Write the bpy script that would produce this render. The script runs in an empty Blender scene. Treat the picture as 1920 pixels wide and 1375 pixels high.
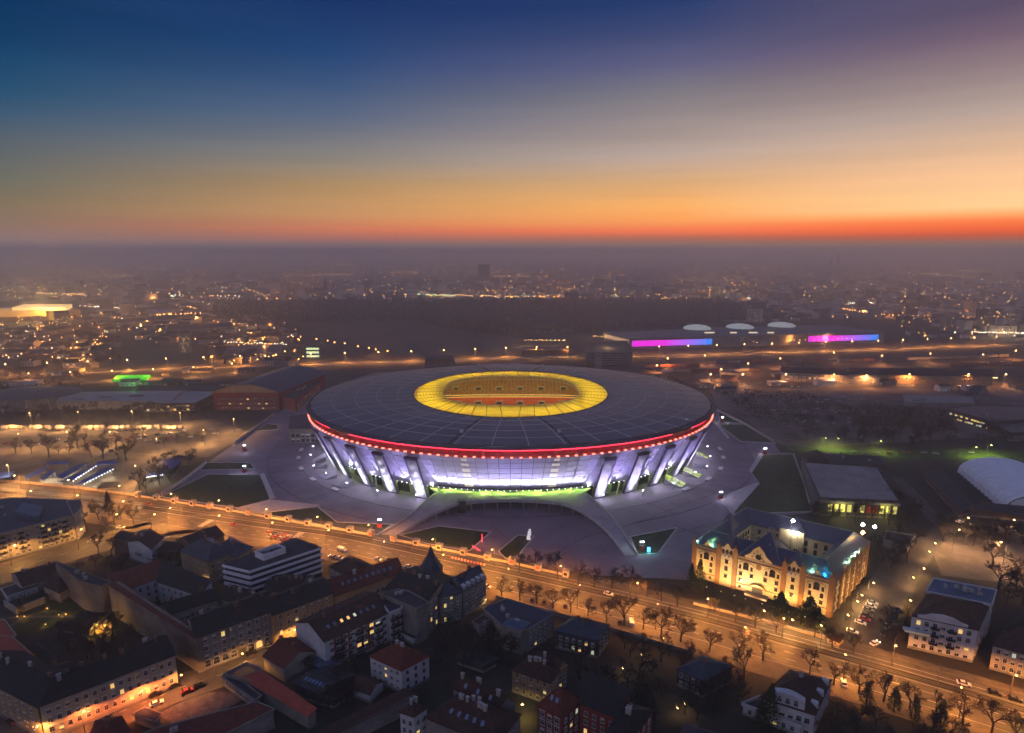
import bpy, bmesh, math, random
from mathutils import Vector, Matrix

random.seed(7)
R = math.radians
SC = bpy.context.scene
COL = SC.collection
PI = math.pi

# ------------------------------------------------------------------ camera
FPX, CAMH = 1100.0, 154.0                      # focal length in photo pixels, camera height in metres
PITCH = math.atan(217.5 / FPX)
cam_d = bpy.data.cameras.new('camera')
cam_d.sensor_width = 36.0
cam_d.lens = 36.0 * FPX / 1920.0
cam_d.clip_start = 1.0
cam_d.clip_end = 80000.0
cam = bpy.data.objects.new('camera', cam_d)
COL.objects.link(cam)
cam.location = (0, 0, CAMH)
cam.rotation_euler = (PI / 2 - PITCH, 0, 0)
SC.camera = cam

# ------------------------------------------------------------------ render / colour
SC.view_settings.view_transform = 'Standard'
SC.view_settings.look = 'None'
SC.view_settings.exposure = 0.0
SC.view_settings.gamma = 1.0
SC.view_settings.use_curve_mapping = False
cy = SC.cycles
cy.max_bounces = 4
cy.diffuse_bounces = 2
cy.glossy_bounces = 2
cy.transmission_bounces = 3
cy.volume_bounces = 2
cy.transparent_max_bounces = 6
cy.sample_clamp_indirect = 3.0
cy.sample_clamp_direct = 0.0
cy.use_denoising = True
cy.caustics_reflective = False
cy.caustics_refractive = False


def lin(c):
    return tuple((v / 255.0 / 12.92) if v <= 10 else ((v / 255.0 + 0.055) / 1.055) ** 2.4 for v in c)


def ray(px, py):
    u, v = (px - 960) / FPX, (687.5 - py) / FPX
    c, s = math.cos(PITCH), math.sin(PITCH)
    return Vector((u, c + v * s, -s + v * c))


def G(px, py, z=0.0):
    """point of the place at height z that the photograph shows at pixel (px, py)"""
    d = ray(px, py)
    t = (z - CAMH) / d.z
    return Vector((d.x * t, d.y * t, z))


def height_at(bx, by, ty):
    """height of a vertical edge standing on ground pixel (bx,by) whose top shows at row ty"""
    g = G(bx, by)
    lo, hi = 0.0, 120.0
    for _ in range(40):
        z = (lo + hi) / 2
        c, s = math.cos(PITCH), math.sin(PITCH)
        dep = g.y * c - (z - CAMH) * s
        up = g.y * s + (z - CAMH) * c
        if 687.5 - FPX * up / dep > ty:
            lo = z
        else:
            hi = z
    return lo


# ------------------------------------------------------------------ world: dusk sky
# sRGB colours of the sky by elevation, for four azimuths from the dark side to the afterglow
SKY = [
    (0, [(0, (6, 52, 92)), (60, (10, 58, 98)), (100, (22, 68, 106)), (170, (38, 80, 112)), (210, (60, 88, 114)), (260, (88, 98, 108)),
         (330, (108, 108, 98)), (380, (128, 112, 90)), (420, (134, 108, 94)), (445, (128, 104, 102)), (462, (120, 102, 106))]),
    (640, [(0, (26, 52, 102)), (100, (38, 70, 118)), (160, (62, 86, 125)), (220, (92, 105, 130)), (300, (140, 132, 122)), (350, (176, 140, 98)),
           (400, (198, 146, 98)), (430, (198, 116, 86)), (448, (158, 102, 94)), (460, (124, 104, 104))]),
    (1280, [(0, (40, 60, 108)), (50, (62, 72, 115)), (120, (98, 96, 128)), (170, (125, 120, 128)), (250, (165, 148, 143)), (290, (188, 166, 155)),
            (340, (218, 170, 122)), (385, (250, 176, 100)), (415, (252, 158, 88)), (432, (242, 118, 76)), (447, (165, 98, 80)), (460, (133, 106, 96))]),
    (1919, [(0, (92, 80, 104)), (60, (120, 98, 115)), (140, (155, 135, 135)), (200, (186, 164, 154)), (260, (218, 180, 150)), (320, (250, 196, 150)),
            (385, (255, 206, 145)), (400, (255, 170, 105)), (412, (255, 128, 72)), (428, (235, 98, 52)), (442, (180, 82, 60)), (456, (133, 100, 84))]),
]
AZ_SUN = R(52)
SKY_STRENGTH = 1.0
w = bpy.data.worlds.new('World')
SC.world = w
w.use_nodes = True
nt = w.node_tree
nt.nodes.clear()


def nd(tree, typ, **kw):
    n = tree.nodes.new(typ)
    for k, v in kw.items():
        setattr(n, k, v)
    return n


tc = nd(nt, 'ShaderNodeTexCoord')
sep = nd(nt, 'ShaderNodeSeparateXYZ')
nt.links.new(tc.outputs['Generated'], sep.inputs[0])
# position on the ramps: sin(elevation) from -0.02 to 1, stretched near the horizon
E0, E1 = -0.02, 1.0


def epos(s):
    return max(0.0, min(1.0, (s - E0) / (E1 - E0))) ** 0.5


m1 = nd(nt, 'ShaderNodeMapRange')
m1.inputs[1].default_value, m1.inputs[2].default_value = E0, E1
nt.links.new(sep.outputs['Z'], m1.inputs[0])
pw = nd(nt, 'ShaderNodeMath', operation='POWER')
pw.inputs[1].default_value = 0.5
nt.links.new(m1.outputs[0], pw.inputs[0])
# azimuth towards the afterglow, as an angle
az = nd(nt, 'ShaderNodeMath', operation='ARCTAN2')
nt.links.new(sep.outputs['X'], az.inputs[0])
nt.links.new(sep.outputs['Y'], az.inputs[1])
sb = nd(nt, 'ShaderNodeMath', operation='SUBTRACT')
sb.inputs[1].default_value = AZ_SUN
nt.links.new(az.outputs[0], sb.inputs[0])
co = nd(nt, 'ShaderNodeMath', operation='COSINE')
nt.links.new(sb.outputs[0], co.inputs[0])
zen = lin((88, 103, 150))
ramps, ts = [], []
for px, rows in SKY:
    cr = nd(nt, 'ShaderNodeValToRGB')
    el = cr.color_ramp.elements
    pts = []
    for py, c in rows:
        d = ray(px, py).normalized()
        # the sky lies beyond the haze layer, which dims it towards the horizon and adds its own veil
        T = max(0.5, math.exp(-0.00034 * 37.0 / max(d.z, 0.004)))
        pts.append((epos(d.z), tuple(max(0.0, (v - 0.8 * hv * (1 - T)) / T) for v, hv in zip(lin(c), (0.13, 0.095, 0.12)))))
    pts.sort()
    pts = pts[:12]
    top = pts[-1]
    pts.append((epos(0.62), tuple(0.35 * a + 0.65 * b for a, b in zip(top[1], zen))))
    pts.append((1.0, zen))
    el[0].position, el[0].color = pts[0][0], (*pts[0][1], 1)
    el[1].position, el[1].color = pts[-1][0], (*pts[-1][1], 1)
    for p, c in pts[1:-1]:
        e = el.new(p)
        e.color = (*c, 1)
    nt.links.new(pw.outputs[0], cr.inputs[0])
    ramps.append(cr)
    d = ray(px, 300)
    ts.append(math.cos(math.atan2(d.x, d.y) - AZ_SUN))
# the side away from the afterglow: lavender twilight arch over a blue grey horizon
cr = nd(nt, 'ShaderNodeValToRGB')
el = cr.color_ramp.elements
rows = [(0.0, (118, 106, 116)), (0.07, (170, 148, 158)), (0.20, (190, 170, 188)), (0.38, (164, 162, 193)), (0.62, (120, 130, 172))]
el[0].position, el[0].color = epos(-0.02), (*lin((90, 84, 98)), 1)
el[1].position, el[1].color = 1.0, (*zen, 1)
for s_, c in rows:
    e = el.new(epos(s_))
    e.color = (*lin(c), 1)
nt.links.new(pw.outputs[0], cr.inputs[0])
ramps.insert(0, cr)
ts.insert(0, -0.95)
prev = ramps[0].outputs[0]
for i in range(1, 5):
    mr = nd(nt, 'ShaderNodeMapRange')
    mr.inputs[1].default_value, mr.inputs[2].default_value = ts[i - 1], ts[i]
    nt.links.new(co.outputs[0], mr.inputs[0])
    mx = nd(nt, 'ShaderNodeMix', data_type='RGBA')
    nt.links.new(mr.outputs[0], mx.inputs[0])
    nt.links.new(prev, mx.inputs[6])
    nt.links.new(ramps[i].outputs[0], mx.inputs[7])
    prev = mx.outputs[2]
bg = nd(nt, 'ShaderNodeBackground')
bg.inputs['Strength'].default_value = SKY_STRENGTH
# faint streaks of high cloud
mpg = nd(nt, 'ShaderNodeMapping')
mpg.inputs['Scale'].default_value = (2.2, 2.2, 42.0)
nt.links.new(tc.outputs['Generated'], mpg.inputs['Vector'])
cn = nd(nt, 'ShaderNodeTexNoise')
cn.inputs['Scale'].default_value = 1.6
cn.inputs['Detail'].default_value = 5
nt.links.new(mpg.outputs[0], cn.inputs['Vector'])
cm = nd(nt, 'ShaderNodeMapRange')
cm.inputs[1].default_value, cm.inputs[2].default_value = 0.3, 0.7
cm.inputs[3].default_value, cm.inputs[4].default_value = 0.965, 1.035
nt.links.new(cn.outputs['Fac'], cm.inputs[0])
cmul = nd(nt, 'ShaderNodeVectorMath', operation='SCALE')
nt.links.new(prev, cmul.inputs[0])
nt.links.new(cm.outputs[0], cmul.inputs['Scale'])
nt.links.new(cmul.outputs[0], bg.inputs['Color'])
wo = nd(nt, 'ShaderNodeOutputWorld')
nt.links.new(bg.outputs[0], wo.inputs['Surface'])

# ------------------------------------------------------------------ materials
_M = {}


def mat(name, col, rough=0.8, noise=0.25, scale=0.25, metal=0.0, emit=None, es=0.0, spec=0.3, alt=None, sample=True, detail=6, alpha=None):
    """Principled material with world-space noise; col/alt in linear base colour"""
    if name in _M:
        return _M[name]
    m = bpy.data.materials.new(name)
    m.use_nodes = True
    t = m.node_tree
    b = t.nodes['Principled BSDF']
    b.inputs['Roughness'].default_value = rough
    b.inputs['Metallic'].default_value = metal
    b.inputs['Specular IOR Level'].default_value = spec
    if noise > 0:
        g = t.nodes.new('ShaderNodeNewGeometry')
        n = t.nodes.new('ShaderNodeTexNoise')
        n.inputs['Scale'].default_value = scale
        n.inputs['Detail'].default_value = detail
        n.inputs['Roughness'].default_value = 0.65
        t.links.new(g.outputs['Position'], n.inputs['Vector'])
        mr = t.nodes.new('ShaderNodeMapRange')
        mr.inputs[1].default_value, mr.inputs[2].default_value = 0.35, 0.65
        t.links.new(n.outputs['Fac'], mr.inputs[0])
        mx = t.nodes.new('ShaderNodeMix')
        mx.data_type = 'RGBA'
        a = alt if alt else tuple(max(0, c * (1 - noise)) for c in col)
        bb = col if alt else tuple(c * (1 + noise) for c in col)
        mx.inputs[6].default_value = (*a, 1)
        mx.inputs[7].default_value = (*bb, 1)
        t.links.new(mr.outputs[0], mx.inputs[0])
        t.links.new(mx.outputs[2], b.inputs['Base Color'])
    else:
        b.inputs['Base Color'].default_value = (*col, 1)
    if emit:
        b.inputs['Emission Color'].default_value = (*emit, 1)
        b.inputs['Emission Strength'].default_value = es
        if not sample:
            m.cycles.emission_sampling = 'NONE'
    if alpha is not None:
        b.inputs['Alpha'].default_value = alpha
    _M[name] = m
    return m


# ------------------------------------------------------------------ helpers
class MB:
    """collects faces and links them as ONE mesh object"""

    def __init__(self):
        self.v, self.f, self.m = [], [], []

    def quad(self, a, b, c, d, mi=0):
        n = len(self.v)
        self.v += [tuple(a), tuple(b), tuple(c), tuple(d)]
        self.f.append((n, n + 1, n + 2, n + 3))
        self.m.append(mi)

    def poly(self, pts, mi=0):
        n = len(self.v)
        self.v += [tuple(p) for p in pts]
        self.f.append(tuple(range(n, n + len(pts))))
        self.m.append(mi)

    def prism(self, pts, z0, z1, mi=0, mtop=None, bottom=True):
        """vertical prism on a plan polygon; z0/z1 numbers"""
        a = sum(pts[i][0] * pts[(i + 1) % len(pts)][1] - pts[(i + 1) % len(pts)][0] * pts[i][1] for i in range(len(pts)))
        if a < 0:
            pts = pts[::-1]
        k, n = len(pts), len(self.v)
        self.v += [(p[0], p[1], z0) for p in pts] + [(p[0], p[1], z1) for p in pts]
        for i in range(k):
            j = (i + 1) % k
            self.f.append((n + i, n + j, n + k + j, n + k + i))
            self.m.append(mi)
        self.f.append(tuple(n + k + i for i in range(k)))
        self.m.append(mi if mtop is None else mtop)
        if bottom:
            self.f.append(tuple(n + k - 1 - i for i in range(k)))
            self.m.append(mi)

    def box(self, cx, cy, cz, sx, sy, sz, mi=0, rz=0.0):
        c, s = math.cos(rz), math.sin(rz)
        pts = []
        for x, y in ((-1, -1), (1, -1), (1, 1), (-1, 1)):
            x, y = x * sx / 2, y * sy / 2
            pts.append((cx + x * c - y * s, cy + x * s + y * c))
        self.prism(pts, cz - sz / 2, cz + sz / 2, mi)

    def hexa(self, p, mi=0):
        """8 points: bottom 4 (ccw seen from above), top 4"""
        n = len(self.v)
        self.v += [tuple(q) for q in p]
        for q in ((3, 2, 1, 0), (4, 5, 6, 7), (0, 1, 5, 4), (1, 2, 6, 5), (2, 3, 7, 6), (3, 0, 4, 7)):
            self.f.append(tuple(n + i for i in q))
            self.m.append(mi)

    def bar(self, a, b, r, mi=0, k=4, r2=None):
        a, b = Vector(a), Vector(b)
        d = b - a
        if d.length < 1e-6:
            return
        d.normalize()
        u = d.cross(Vector((0, 0, 1)))
        if u.length < 1e-3:
            u = Vector((1, 0, 0))
        u.normalize()
        v = d.cross(u)
        r2 = r if r2 is None else r2
        n = len(self.v)
        for p, rr in ((a, r), (b, r2)):
            for i in range(k):
                t = 2 * PI * (i + 0.5) / k
                self.v.append(tuple(p + u * (rr * math.cos(t)) + v * (rr * math.sin(t))))
        for i in range(k):
            j = (i + 1) % k
            self.f.append((n + i, n + j, n + k + j, n + k + i))
            self.m.append(mi)
        self.f.append(tuple(n + k + i for i in range(k)))
        self.m.append(mi)
        self.f.append(tuple(n + k - 1 - i for i in range(k)))
        self.m.append(mi)

    def ball(self, c, r, mi=0, sz=1.0):
        n = len(self.v)
        pts = [(1, 0, 0), (0, 1, 0), (-1, 0, 0), (0, -1, 0), (0, 0, 1), (0, 0, -1)]
        self.v += [(c[0] + p[0] * r, c[1] + p[1] * r, c[2] + p[2] * r * sz) for p in pts]
        for q in ((0, 1, 4), (1, 2, 4), (2, 3, 4), (3, 0, 4), (1, 0, 5), (2, 1, 5), (3, 2, 5), (0, 3, 5)):
            self.f.append(tuple(n + i for i in q))
            self.m.append(mi)

    def mesh(self, name, mats, off=None, smooth=False):
        me = bpy.data.meshes.new(name)
        vs = self.v if off is None else [(x - off[0], y - off[1], z - off[2]) for x, y, z in self.v]
        me.from_pydata(vs, [], self.f)
        for m in (mats if isinstance(mats, (list, tuple)) else [mats]):
            me.materials.append(m)
        me.polygons.foreach_set('material_index', self.m)
        if smooth:
            me.polygons.foreach_set('use_smooth', [True] * len(self.f))
        me.update()
        return me

    def build(self, name, mats, parent=None, smooth=False, off=None):
        if off is None and parent is not None:
            off = parent.get('_o')
            off = tuple(off) if off is not None else None
        o = bpy.data.objects.new(name, self.mesh(name, mats, off, smooth))
        COL.objects.link(o)
        if parent is not None:
            o.parent = parent
        return o


def tag(o, label=None, cat=None, group=None, kind=None):
    if label:
        o['label'] = label
    if cat:
        o['category'] = cat
    if group:
        o['group'] = group
    if kind:
        o['kind'] = kind
    return o


def thing(name, label, cat, loc=(0, 0, 0), rz=0.0, group=None):
    o = bpy.data.objects.new(name, None)
    COL.objects.link(o)
    o.empty_display_size = 0.5
    o.location = loc
    o.rotation_euler = (0, 0, rz)
    o['_o'] = [float(loc[0]), float(loc[1]), float(loc[2])]
    return tag(o, label, cat, group)


def inst(name, me, parent=None, loc=(0, 0, 0), rz=0.0, sc=None):
    """another object on shared mesh data; loc is in the place (identity-rotated parents only)"""
    o = bpy.data.objects.new(name, me)
    COL.objects.link(o)
    if parent is not None:
        o.parent = parent
        q = parent.get('_o')
        if q is not None:
            loc = (loc[0] - q[0], loc[1] - q[1], loc[2] - q[2])
    o.location = loc
    o.rotation_euler = (0, 0, rz)
    if sc:
        o.scale = sc
    return o


_kids = {}


def copy_tree(o, loc, rz, label=None, group=None, sc=None):
    """copy of a thing with its parts, sub-parts and lamps"""
    def rec(src, par):
        c = src.copy()
        COL.objects.link(c)
        if par is not None:
            c.parent = par
        for ch in src.children:
            rec(ch, c)
        return c
    r = rec(o, None)
    r.location = loc
    r.rotation_euler = (0, 0, rz)
    if sc:
        r.scale = (sc, sc, sc)
    if label:
        r['label'] = label
    if group:
        r['group'] = group
    return r


def sheet(name, pts, z, m, holes=None):
    """flat piece of ground; pts are plan points"""
    b = MB()
    b.poly([(p[0], p[1], z) for p in pts])
    o = b.build(name, m)
    o['kind'] = 'structure'
    bm = bmesh.new()
    bm.from_mesh(o.data)
    bmesh.ops.triangulate(bm, faces=bm.faces[:])
    for f in bm.faces:
        if f.normal.z < 0:
            f.normal_flip()
    bm.to_mesh(o.data)
    bm.free()
    return o


def offset_line(pts, d):
    """plan polyline moved sideways by d metres (positive = left of its direction)"""
    out = []
    for i, p in enumerate(pts):
        a = pts[max(0, i - 1)]
        b = pts[min(len(pts) - 1, i + 1)]
        t = Vector((b[0] - a[0], b[1] - a[1], 0)).normalized()
        out.append(Vector((p[0] - t.y * d, p[1] + t.x * d, 0)))
    return out


def resample(pts, step):
    out = [Vector((pts[0][0], pts[0][1], 0))]
    acc = 0.0
    for a, b in zip(pts[:-1], pts[1:]):
        a, b = Vector((a[0], a[1], 0)), Vector((b[0], b[1], 0))
        L = (b - a).length
        t = step - acc
        while t <= L:
            out.append(a + (b - a) * (t / L))
            t += step
        acc = (acc + L) % step
    return out


def smooth_line(pts, n=8):
    """Catmull-Rom through plan points"""
    P = [Vector((p[0], p[1], 0)) for p in pts]
    P = [P[0] * 2 - P[1]] + P + [P[-1] * 2 - P[-2]]
    out = []
    for i in range(1, len(P) - 2):
        for k in range(n):
            t = k / n
            a, b, c, d = P[i - 1], P[i], P[i + 1], P[i + 2]
            out.append(0.5 * ((2 * b) + (c - a) * t + (2 * a - 5 * b + 4 * c - d) * t * t + (3 * b - a - 3 * c + d) * t ** 3))
    out.append(P[-2])
    return out


def ribbon(name, pts, o0, o1, z, m, z1=None):
    """strip between two offsets of a line; with z1 it is a solid of that thickness"""
    A, B = offset_line(pts, o0), offset_line(pts, o1)
    b = MB()
    for i in range(len(pts) - 1):
        q = [A[i], A[i + 1], B[i + 1], B[i]]
        if z1 is None:
            p = [(v.x, v.y, z) for v in q]
            if o1 < o0:
                p = p[::-1]
            b.poly(p)
        else:
            b.prism([(v.x, v.y) for v in q], z, z1)
    o = b.build(name, m)
    o['kind'] = 'structure'
    return o


def point_light(name, loc, power, col, radius=0.3, parent=None, spot=None, aim=None, blend=0.5):
    d = bpy.data.lights.new(name, 'SPOT' if spot else 'POINT')
    d.energy = power
    d.color = col
    d.shadow_soft_size = radius
    o = bpy.data.objects.new(name, d)
    COL.objects.link(o)
    if parent is not None:
        o.parent = parent
        q = parent.get('_o')
        if q is not None:
            loc = (loc[0] - q[0], loc[1] - q[1], loc[2] - q[2])
            if aim is not None:
                aim = (aim[0] - q[0], aim[1] - q[1], aim[2] - q[2])
    o.location = loc
    if spot:
        d.spot_size = spot
        d.spot_blend = blend
        o.rotation_euler = (Vector(aim) - Vector(loc)).to_track_quat('-Z', 'Y').to_euler()
    return o


SODIUM = (1.0, 0.36, 0.06)
_U = ['', 'first', 'second', 'third', 'fourth', 'fifth', 'sixth', 'seventh', 'eighth', 'ninth', 'tenth', 'eleventh', 'twelfth', 'thirteenth', 'fourteenth', 'fifteenth',
      'sixteenth', 'seventeenth', 'eighteenth', 'nineteenth']
_T = ['', '', 'twenty', 'thirty', 'forty', 'fifty', 'sixty', 'seventy', 'eighty', 'ninety']


def ordw(n):
    """1 -> first, 21 -> twenty-first"""
    if n < 20:
        return _U[n]
    if n < 100:
        return _T[n // 10][:-1] + 'ieth' if n % 10 == 0 else _T[n // 10] + '-' + _U[n % 10]
    return 'hundredth' if n == 100 else 'hundred-and-' + ordw(n - 100)


ORD = [ordw(i) for i in range(1, 200)]
# ------------------------------------------------------------------ ground, roads, plaza
m_ground = mat('city_ground', (0.045, 0.040, 0.036), 0.95, alt=(0.018, 0.018, 0.017), scale=0.02, detail=9)
m_garden = mat('garden_soil', (0.055, 0.050, 0.038), 0.95, alt=(0.018, 0.018, 0.015), scale=0.12, detail=8)
m_asph = mat('asphalt', (0.092, 0.083, 0.073), 0.7, alt=(0.034, 0.031, 0.029), scale=0.16, detail=9)
m_asph2 = mat('worn_asphalt', (0.10, 0.09, 0.08), 0.85, alt=(0.055, 0.05, 0.045), scale=0.2, detail=8)
m_pave = mat('pavement_slabs', (0.13, 0.11, 0.09), 0.85, alt=(0.07, 0.06, 0.05), scale=0.35, detail=7)
m_kerb = mat('kerb_stone', (0.32, 0.30, 0.28), 0.8, noise=0.2, scale=0.6)
m_white = mat('road_paint', (0.62, 0.60, 0.56), 0.7, noise=0.2, scale=0.8)
m_lawn = mat('dark_lawn', (0.040, 0.062, 0.024), 0.95, alt=(0.014, 0.022, 0.010), scale=0.2, detail=9)
m_rail = mat('tram_bed', (0.024, 0.022, 0.018), 0.95, noise=0.4, scale=0.3)
m_steel = mat('rail_steel', (0.30, 0.28, 0.26), 0.4, noise=0.1, metal=0.8)
m_waste = mat('waste_ground', (0.19, 0.145, 0.135), 0.95, alt=(0.045, 0.037, 0.038), scale=0.035, detail=11)
m_sand = mat('gravel_lot', (0.19, 0.155, 0.12), 0.95, alt=(0.06, 0.046, 0.036), scale=0.07, detail=10)
m_field = mat('dry_field', (0.075, 0.066, 0.055), 0.95, alt=(0.040, 0.037, 0.032), scale=0.012, detail=8)
m_yard = mat('rail_yard_ballast', (0.085, 0.055, 0.042), 0.95, alt=(0.030, 0.022, 0.02), scale=0.05, detail=9)

# the big sheet, finer near the camera
gb = MB()
ring = [(-400, -600, 2600), (0, 0, 9000), (0, 0, 26000)]
xs = [-26000, -9000, -3000, -1000, 0, 1000, 3000, 9000, 26000]
ys = [-6000, -1500, 0, 400, 800, 1600, 3200, 9000, 26000]
for i in range(len(xs) - 1):
    for j in range(len(ys) - 1):
        gb.quad((xs[i], ys[j], 0), (xs[i + 1], ys[j], 0), (xs[i + 1], ys[j + 1], 0), (xs[i], ys[j + 1], 0))
tag(gb.build('ground', m_ground), kind='structure')


def pg(pts, z=0.0):
    return [G(x, y, z) for x, y in pts]


# dark gardens of the near quarter
sheet('garden_ground', pg([(-300, 1075), (0, 1085), (300, 1000), (640, 1060), (1050, 1135), (1420, 1235), (1990, 1395), (2100, 1560), (-400, 1560)]), 0.02, m_garden)

# avenue along the stadium fence
AV = smooth_line(pg([(-260, 890), (-100, 912), (60, 929), (200, 943), (350, 964), (488, 985), (640, 1005), (859, 1052), (1100, 1106), (1300, 1156), (1380, 1178),
                     (1620, 1244), (1858, 1313), (2080, 1382), (2300, 1455)]), 6)
ribbon('avenue_road', AV, -15.5, 8.0, 0.06, m_asph)
ribbon('tram_median', AV, -2.3, 2.3, 0.10, m_rail)
for k, o in enumerate((-1.9, -0.5, 0.5, 1.9)):
    ribbon('tram_rail', AV, o - 0.09, o + 0.09, 0.16, m_steel)
ribbon('median_kerb', AV, 2.3, 2.55, 0.06, m_kerb, 0.20)
ribbon('median_kerb', AV, -2.55, -2.3, 0.06, m_kerb, 0.20)
ribbon('stadium_pavement', AV, 8.0, 12.5, 0.0, m_pave, 0.16)
ribbon('parking_pavement', AV, -25.0, -15.5, 0.0, m_pave, 0.14)
ribbon('road_marking', AV, 5.1, 5.25, 0.075, m_white)


def dashes(line, off, z, step=9.0, ln=3.5, wd=0.18, name='lane_marking'):
    b = MB()
    L = resample(offset_line(line, off), step)
    for a, c in zip(L[:-1], L[1:]):
        t = (c - a).normalized()
        n = Vector((-t.y, t.x, 0)) * wd / 2
        e = a + t * ln
        b.quad(a - n + Vector((0, 0, z)), e - n + Vector((0, 0, z)), e + n + Vector((0, 0, z)), a + n + Vector((0, 0, z)))
    o = b.build(name, m_white)
    o['kind'] = 'structure'


dashes(AV, -6.6, 0.075)
dashes(AV, -11.0, 0.075)
ribbon('road_marking', AV, -14.9, -14.75, 0.075, m_white)
# worn darker wheel tracks on the avenue
m_track = mat('tyre_polished_asphalt', (0.055, 0.05, 0.044), 0.55, noise=0.2, scale=0.2)
for o in (-4.4, -8.8, -13.0, 3.7):
    ribbon('wheel_track', AV, o - 0.9, o + 0.9, 0.068, m_track)

# junction street on the left
JS = smooth_line(pg([(440, 975), (330, 985), (220, 1010), (100, 1044), (0, 1076), (-120, 1118)]), 6)
ribbon('junction_street', JS, -8, 9, 0.055, m_asph)
dashes(JS, 0.5, 0.07)
ribbon('junction_pavement', JS, 9, 13, 0.0, m_pave, 0.14)
ribbon('junction_pavement', JS, -12, -8, 0.0, m_pave, 0.14)
# zebra crossings and island at the junction
zb = MB()
for cx, cy_, ax in ((392, 978, 0), (560, 1003, 0), (310, 1000, 1)):
    c = G(cx, cy_)
    d = (AV[40] - AV[20]).normalized() if ax == 0 else (JS[12] - JS[6]).normalized()
    n = Vector((-d.y, d.x, 0))
    for i in range(-6, 7):
        p = c + n * (i * 1.1) if ax == 0 else c + n * (i * 1.1)
        q = [p - d * 1.8 - n * 0.28, p + d * 1.8 - n * 0.28, p + d * 1.8 + n * 0.28, p - d * 1.8 + n * 0.28]
        zb.poly([(v.x, v.y, 0.085) for v in q])
tag(zb.build('zebra_crossing', m_white), kind='structure')
sheet('traffic_island', pg([(318, 968), (352, 974), (345, 983), (322, 980)]), 0.18, m_pave)

# side street down the near quarter (bottom left) and its branch
SS = smooth_line(pg([(-90, 1455), (60, 1392), (220, 1338), (330, 1293), (420, 1263), (500, 1226), (575, 1192), (660, 1152), (760, 1106), (850, 1072)]), 6)
ribbon('side_street', SS, -5.2, 5.2, 0.05, m_asph2)
ribbon('side_street_pavement', SS, 5.2, 8.0, 0.0, m_pave, 0.13)
ribbon('side_street_pavement', SS, -7.6, -5.2, 0.0, m_pave, 0.13)
dashes(SS, 0, 0.065, 6, 2.2, 0.14)
BS = smooth_line(pg([(80, 1420), (30, 1360), (-20, 1318), (-90, 1265)]), 5)
ribbon('corner_street', BS, -5, 5, 0.045, m_asph2)

# road beyond the stadium, with the rail yard
KR = smooth_line(pg([(-500, 722), (-200, 714), (0, 706), (230, 697), (520, 686), (800, 678), (1000, 670), (1190, 670), (1500, 661), (1700, 655), (1950, 645), (2300, 630)]), 4)
ribbon('ring_road', KR, -13, 13, 0.08, m_asph2)
ribbon('ring_road_median', KR, -0.6, 0.6, 0.1, m_kerb, 0.5)
KR2 = smooth_line(pg([(-300, 735), (0, 722), (180, 716), (390, 706), (470, 695)]), 4)
ribbon('service_road', KR2, -9, 9, 0.07, m_asph2)
sheet('rail_yard', pg([(1180, 682), (1500, 672), (1950, 655), (2300, 642), (2300, 745), (1900, 727), (1340, 727), (1250, 706)]), 0.04, m_yard)
RY = []
for k in range(9):
    y0 = 684 + k * 4.6
    ln = pg([(1200 + k * 8, y0), (1560, y0 - 9 + k * 0.8), (2250, y0 - 36 + k * 4.0)])
    for o in (-0.8, 0.8):
        ribbon('rail_track', ln, o - 0.12, o + 0.12, 0.22, m_steel)
sheet('station_road', pg([(1290, 716), (1500, 719), (1760, 717), (1900, 714), (1900, 722), (1500, 727), (1300, 724)]), 0.07, m_asph2)
sheet('waste_ground', pg([(1330, 728), (1900, 728), (2050, 760), (1960, 812), (1500, 842), (1460, 832), (1400, 790), (1345, 765)]), 0.03, m_waste)
sheet('grass_field', pg([(560, 606), (760, 602), (1000, 640), (1020, 662), (800, 672), (640, 640)]), 0.03, m_field)
sheet('sports_field', pg([(215, 655), (385, 650), (380, 672), (330, 688), (218, 690)]), 0.05, m_field)

# lots left of the stadium
sheet('gravel_lot', pg([(-200, 812), (-30, 796), (220, 800), (400, 786), (470, 812), (390, 858), (260, 856), (-200, 868)]), 0.05, m_sand)
sheet('access_lane', pg([(-200, 862), (60, 858), (250, 848), (330, 842), (315, 850), (240, 866), (100, 872), (-200, 884)]), 0.08, m_sand)
sheet('bus_park', pg([(-200, 872), (230, 858), (300, 850), (292, 880), (258, 904), (250, 924), (160, 922), (-200, 900)]), 0.07, m_sand)
# park lane behind the sports hall, lit yellow green
sheet('park_lane', pg([(1470, 836), (1640, 846), (1790, 842), (1990, 848), (1990, 866), (1780, 862), (1600, 858), (1480, 846)]), 0.06, mat('park_grass', (0.05, 0.075, 0.02), 0.95, noise=0.5, scale=0.15))
ribbon('hall_lane', smooth_line(pg([(1680, 895), (1725, 940), (1768, 985), (1830, 993), (2020, 990)]), 6), -4, 4, 0.05, m_asph2)
ribbon('palace_lane', smooth_line(pg([(1770, 990), (1735, 1030), (1700, 1085), (1660, 1150), (1612, 1216)]), 6), -4.5, 4.5, 0.055, m_asph2)
sheet('yard_ground', pg([(1640, 1075), (1700, 1000), (1760, 1000), (1720, 1090), (1690, 1180), (1640, 1215)]), 0.025, mat('yard_earth', (0.10, 0.075, 0.055), 0.95, alt=(0.04, 0.032, 0.026), scale=0.15, detail=9))
sheet('car_park', pg([(1600, 1130), (1640, 1075), (1690, 1085), (1668, 1180), (1640, 1215), (1590, 1200)]), 0.065, m_asph2)
sheet('building_site', pg([(1740, 1010), (1990, 1000), (2020, 1120), (1860, 1090), (1765, 1080)]), 0.045, m_sand)
sheet('institute_garden', pg([(1270, 1075), (1300, 1010), (1420, 965), (1690, 1000), (1640, 1075), (1570, 1190), (1330, 1140)]), 0.03, m_garden)

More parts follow.
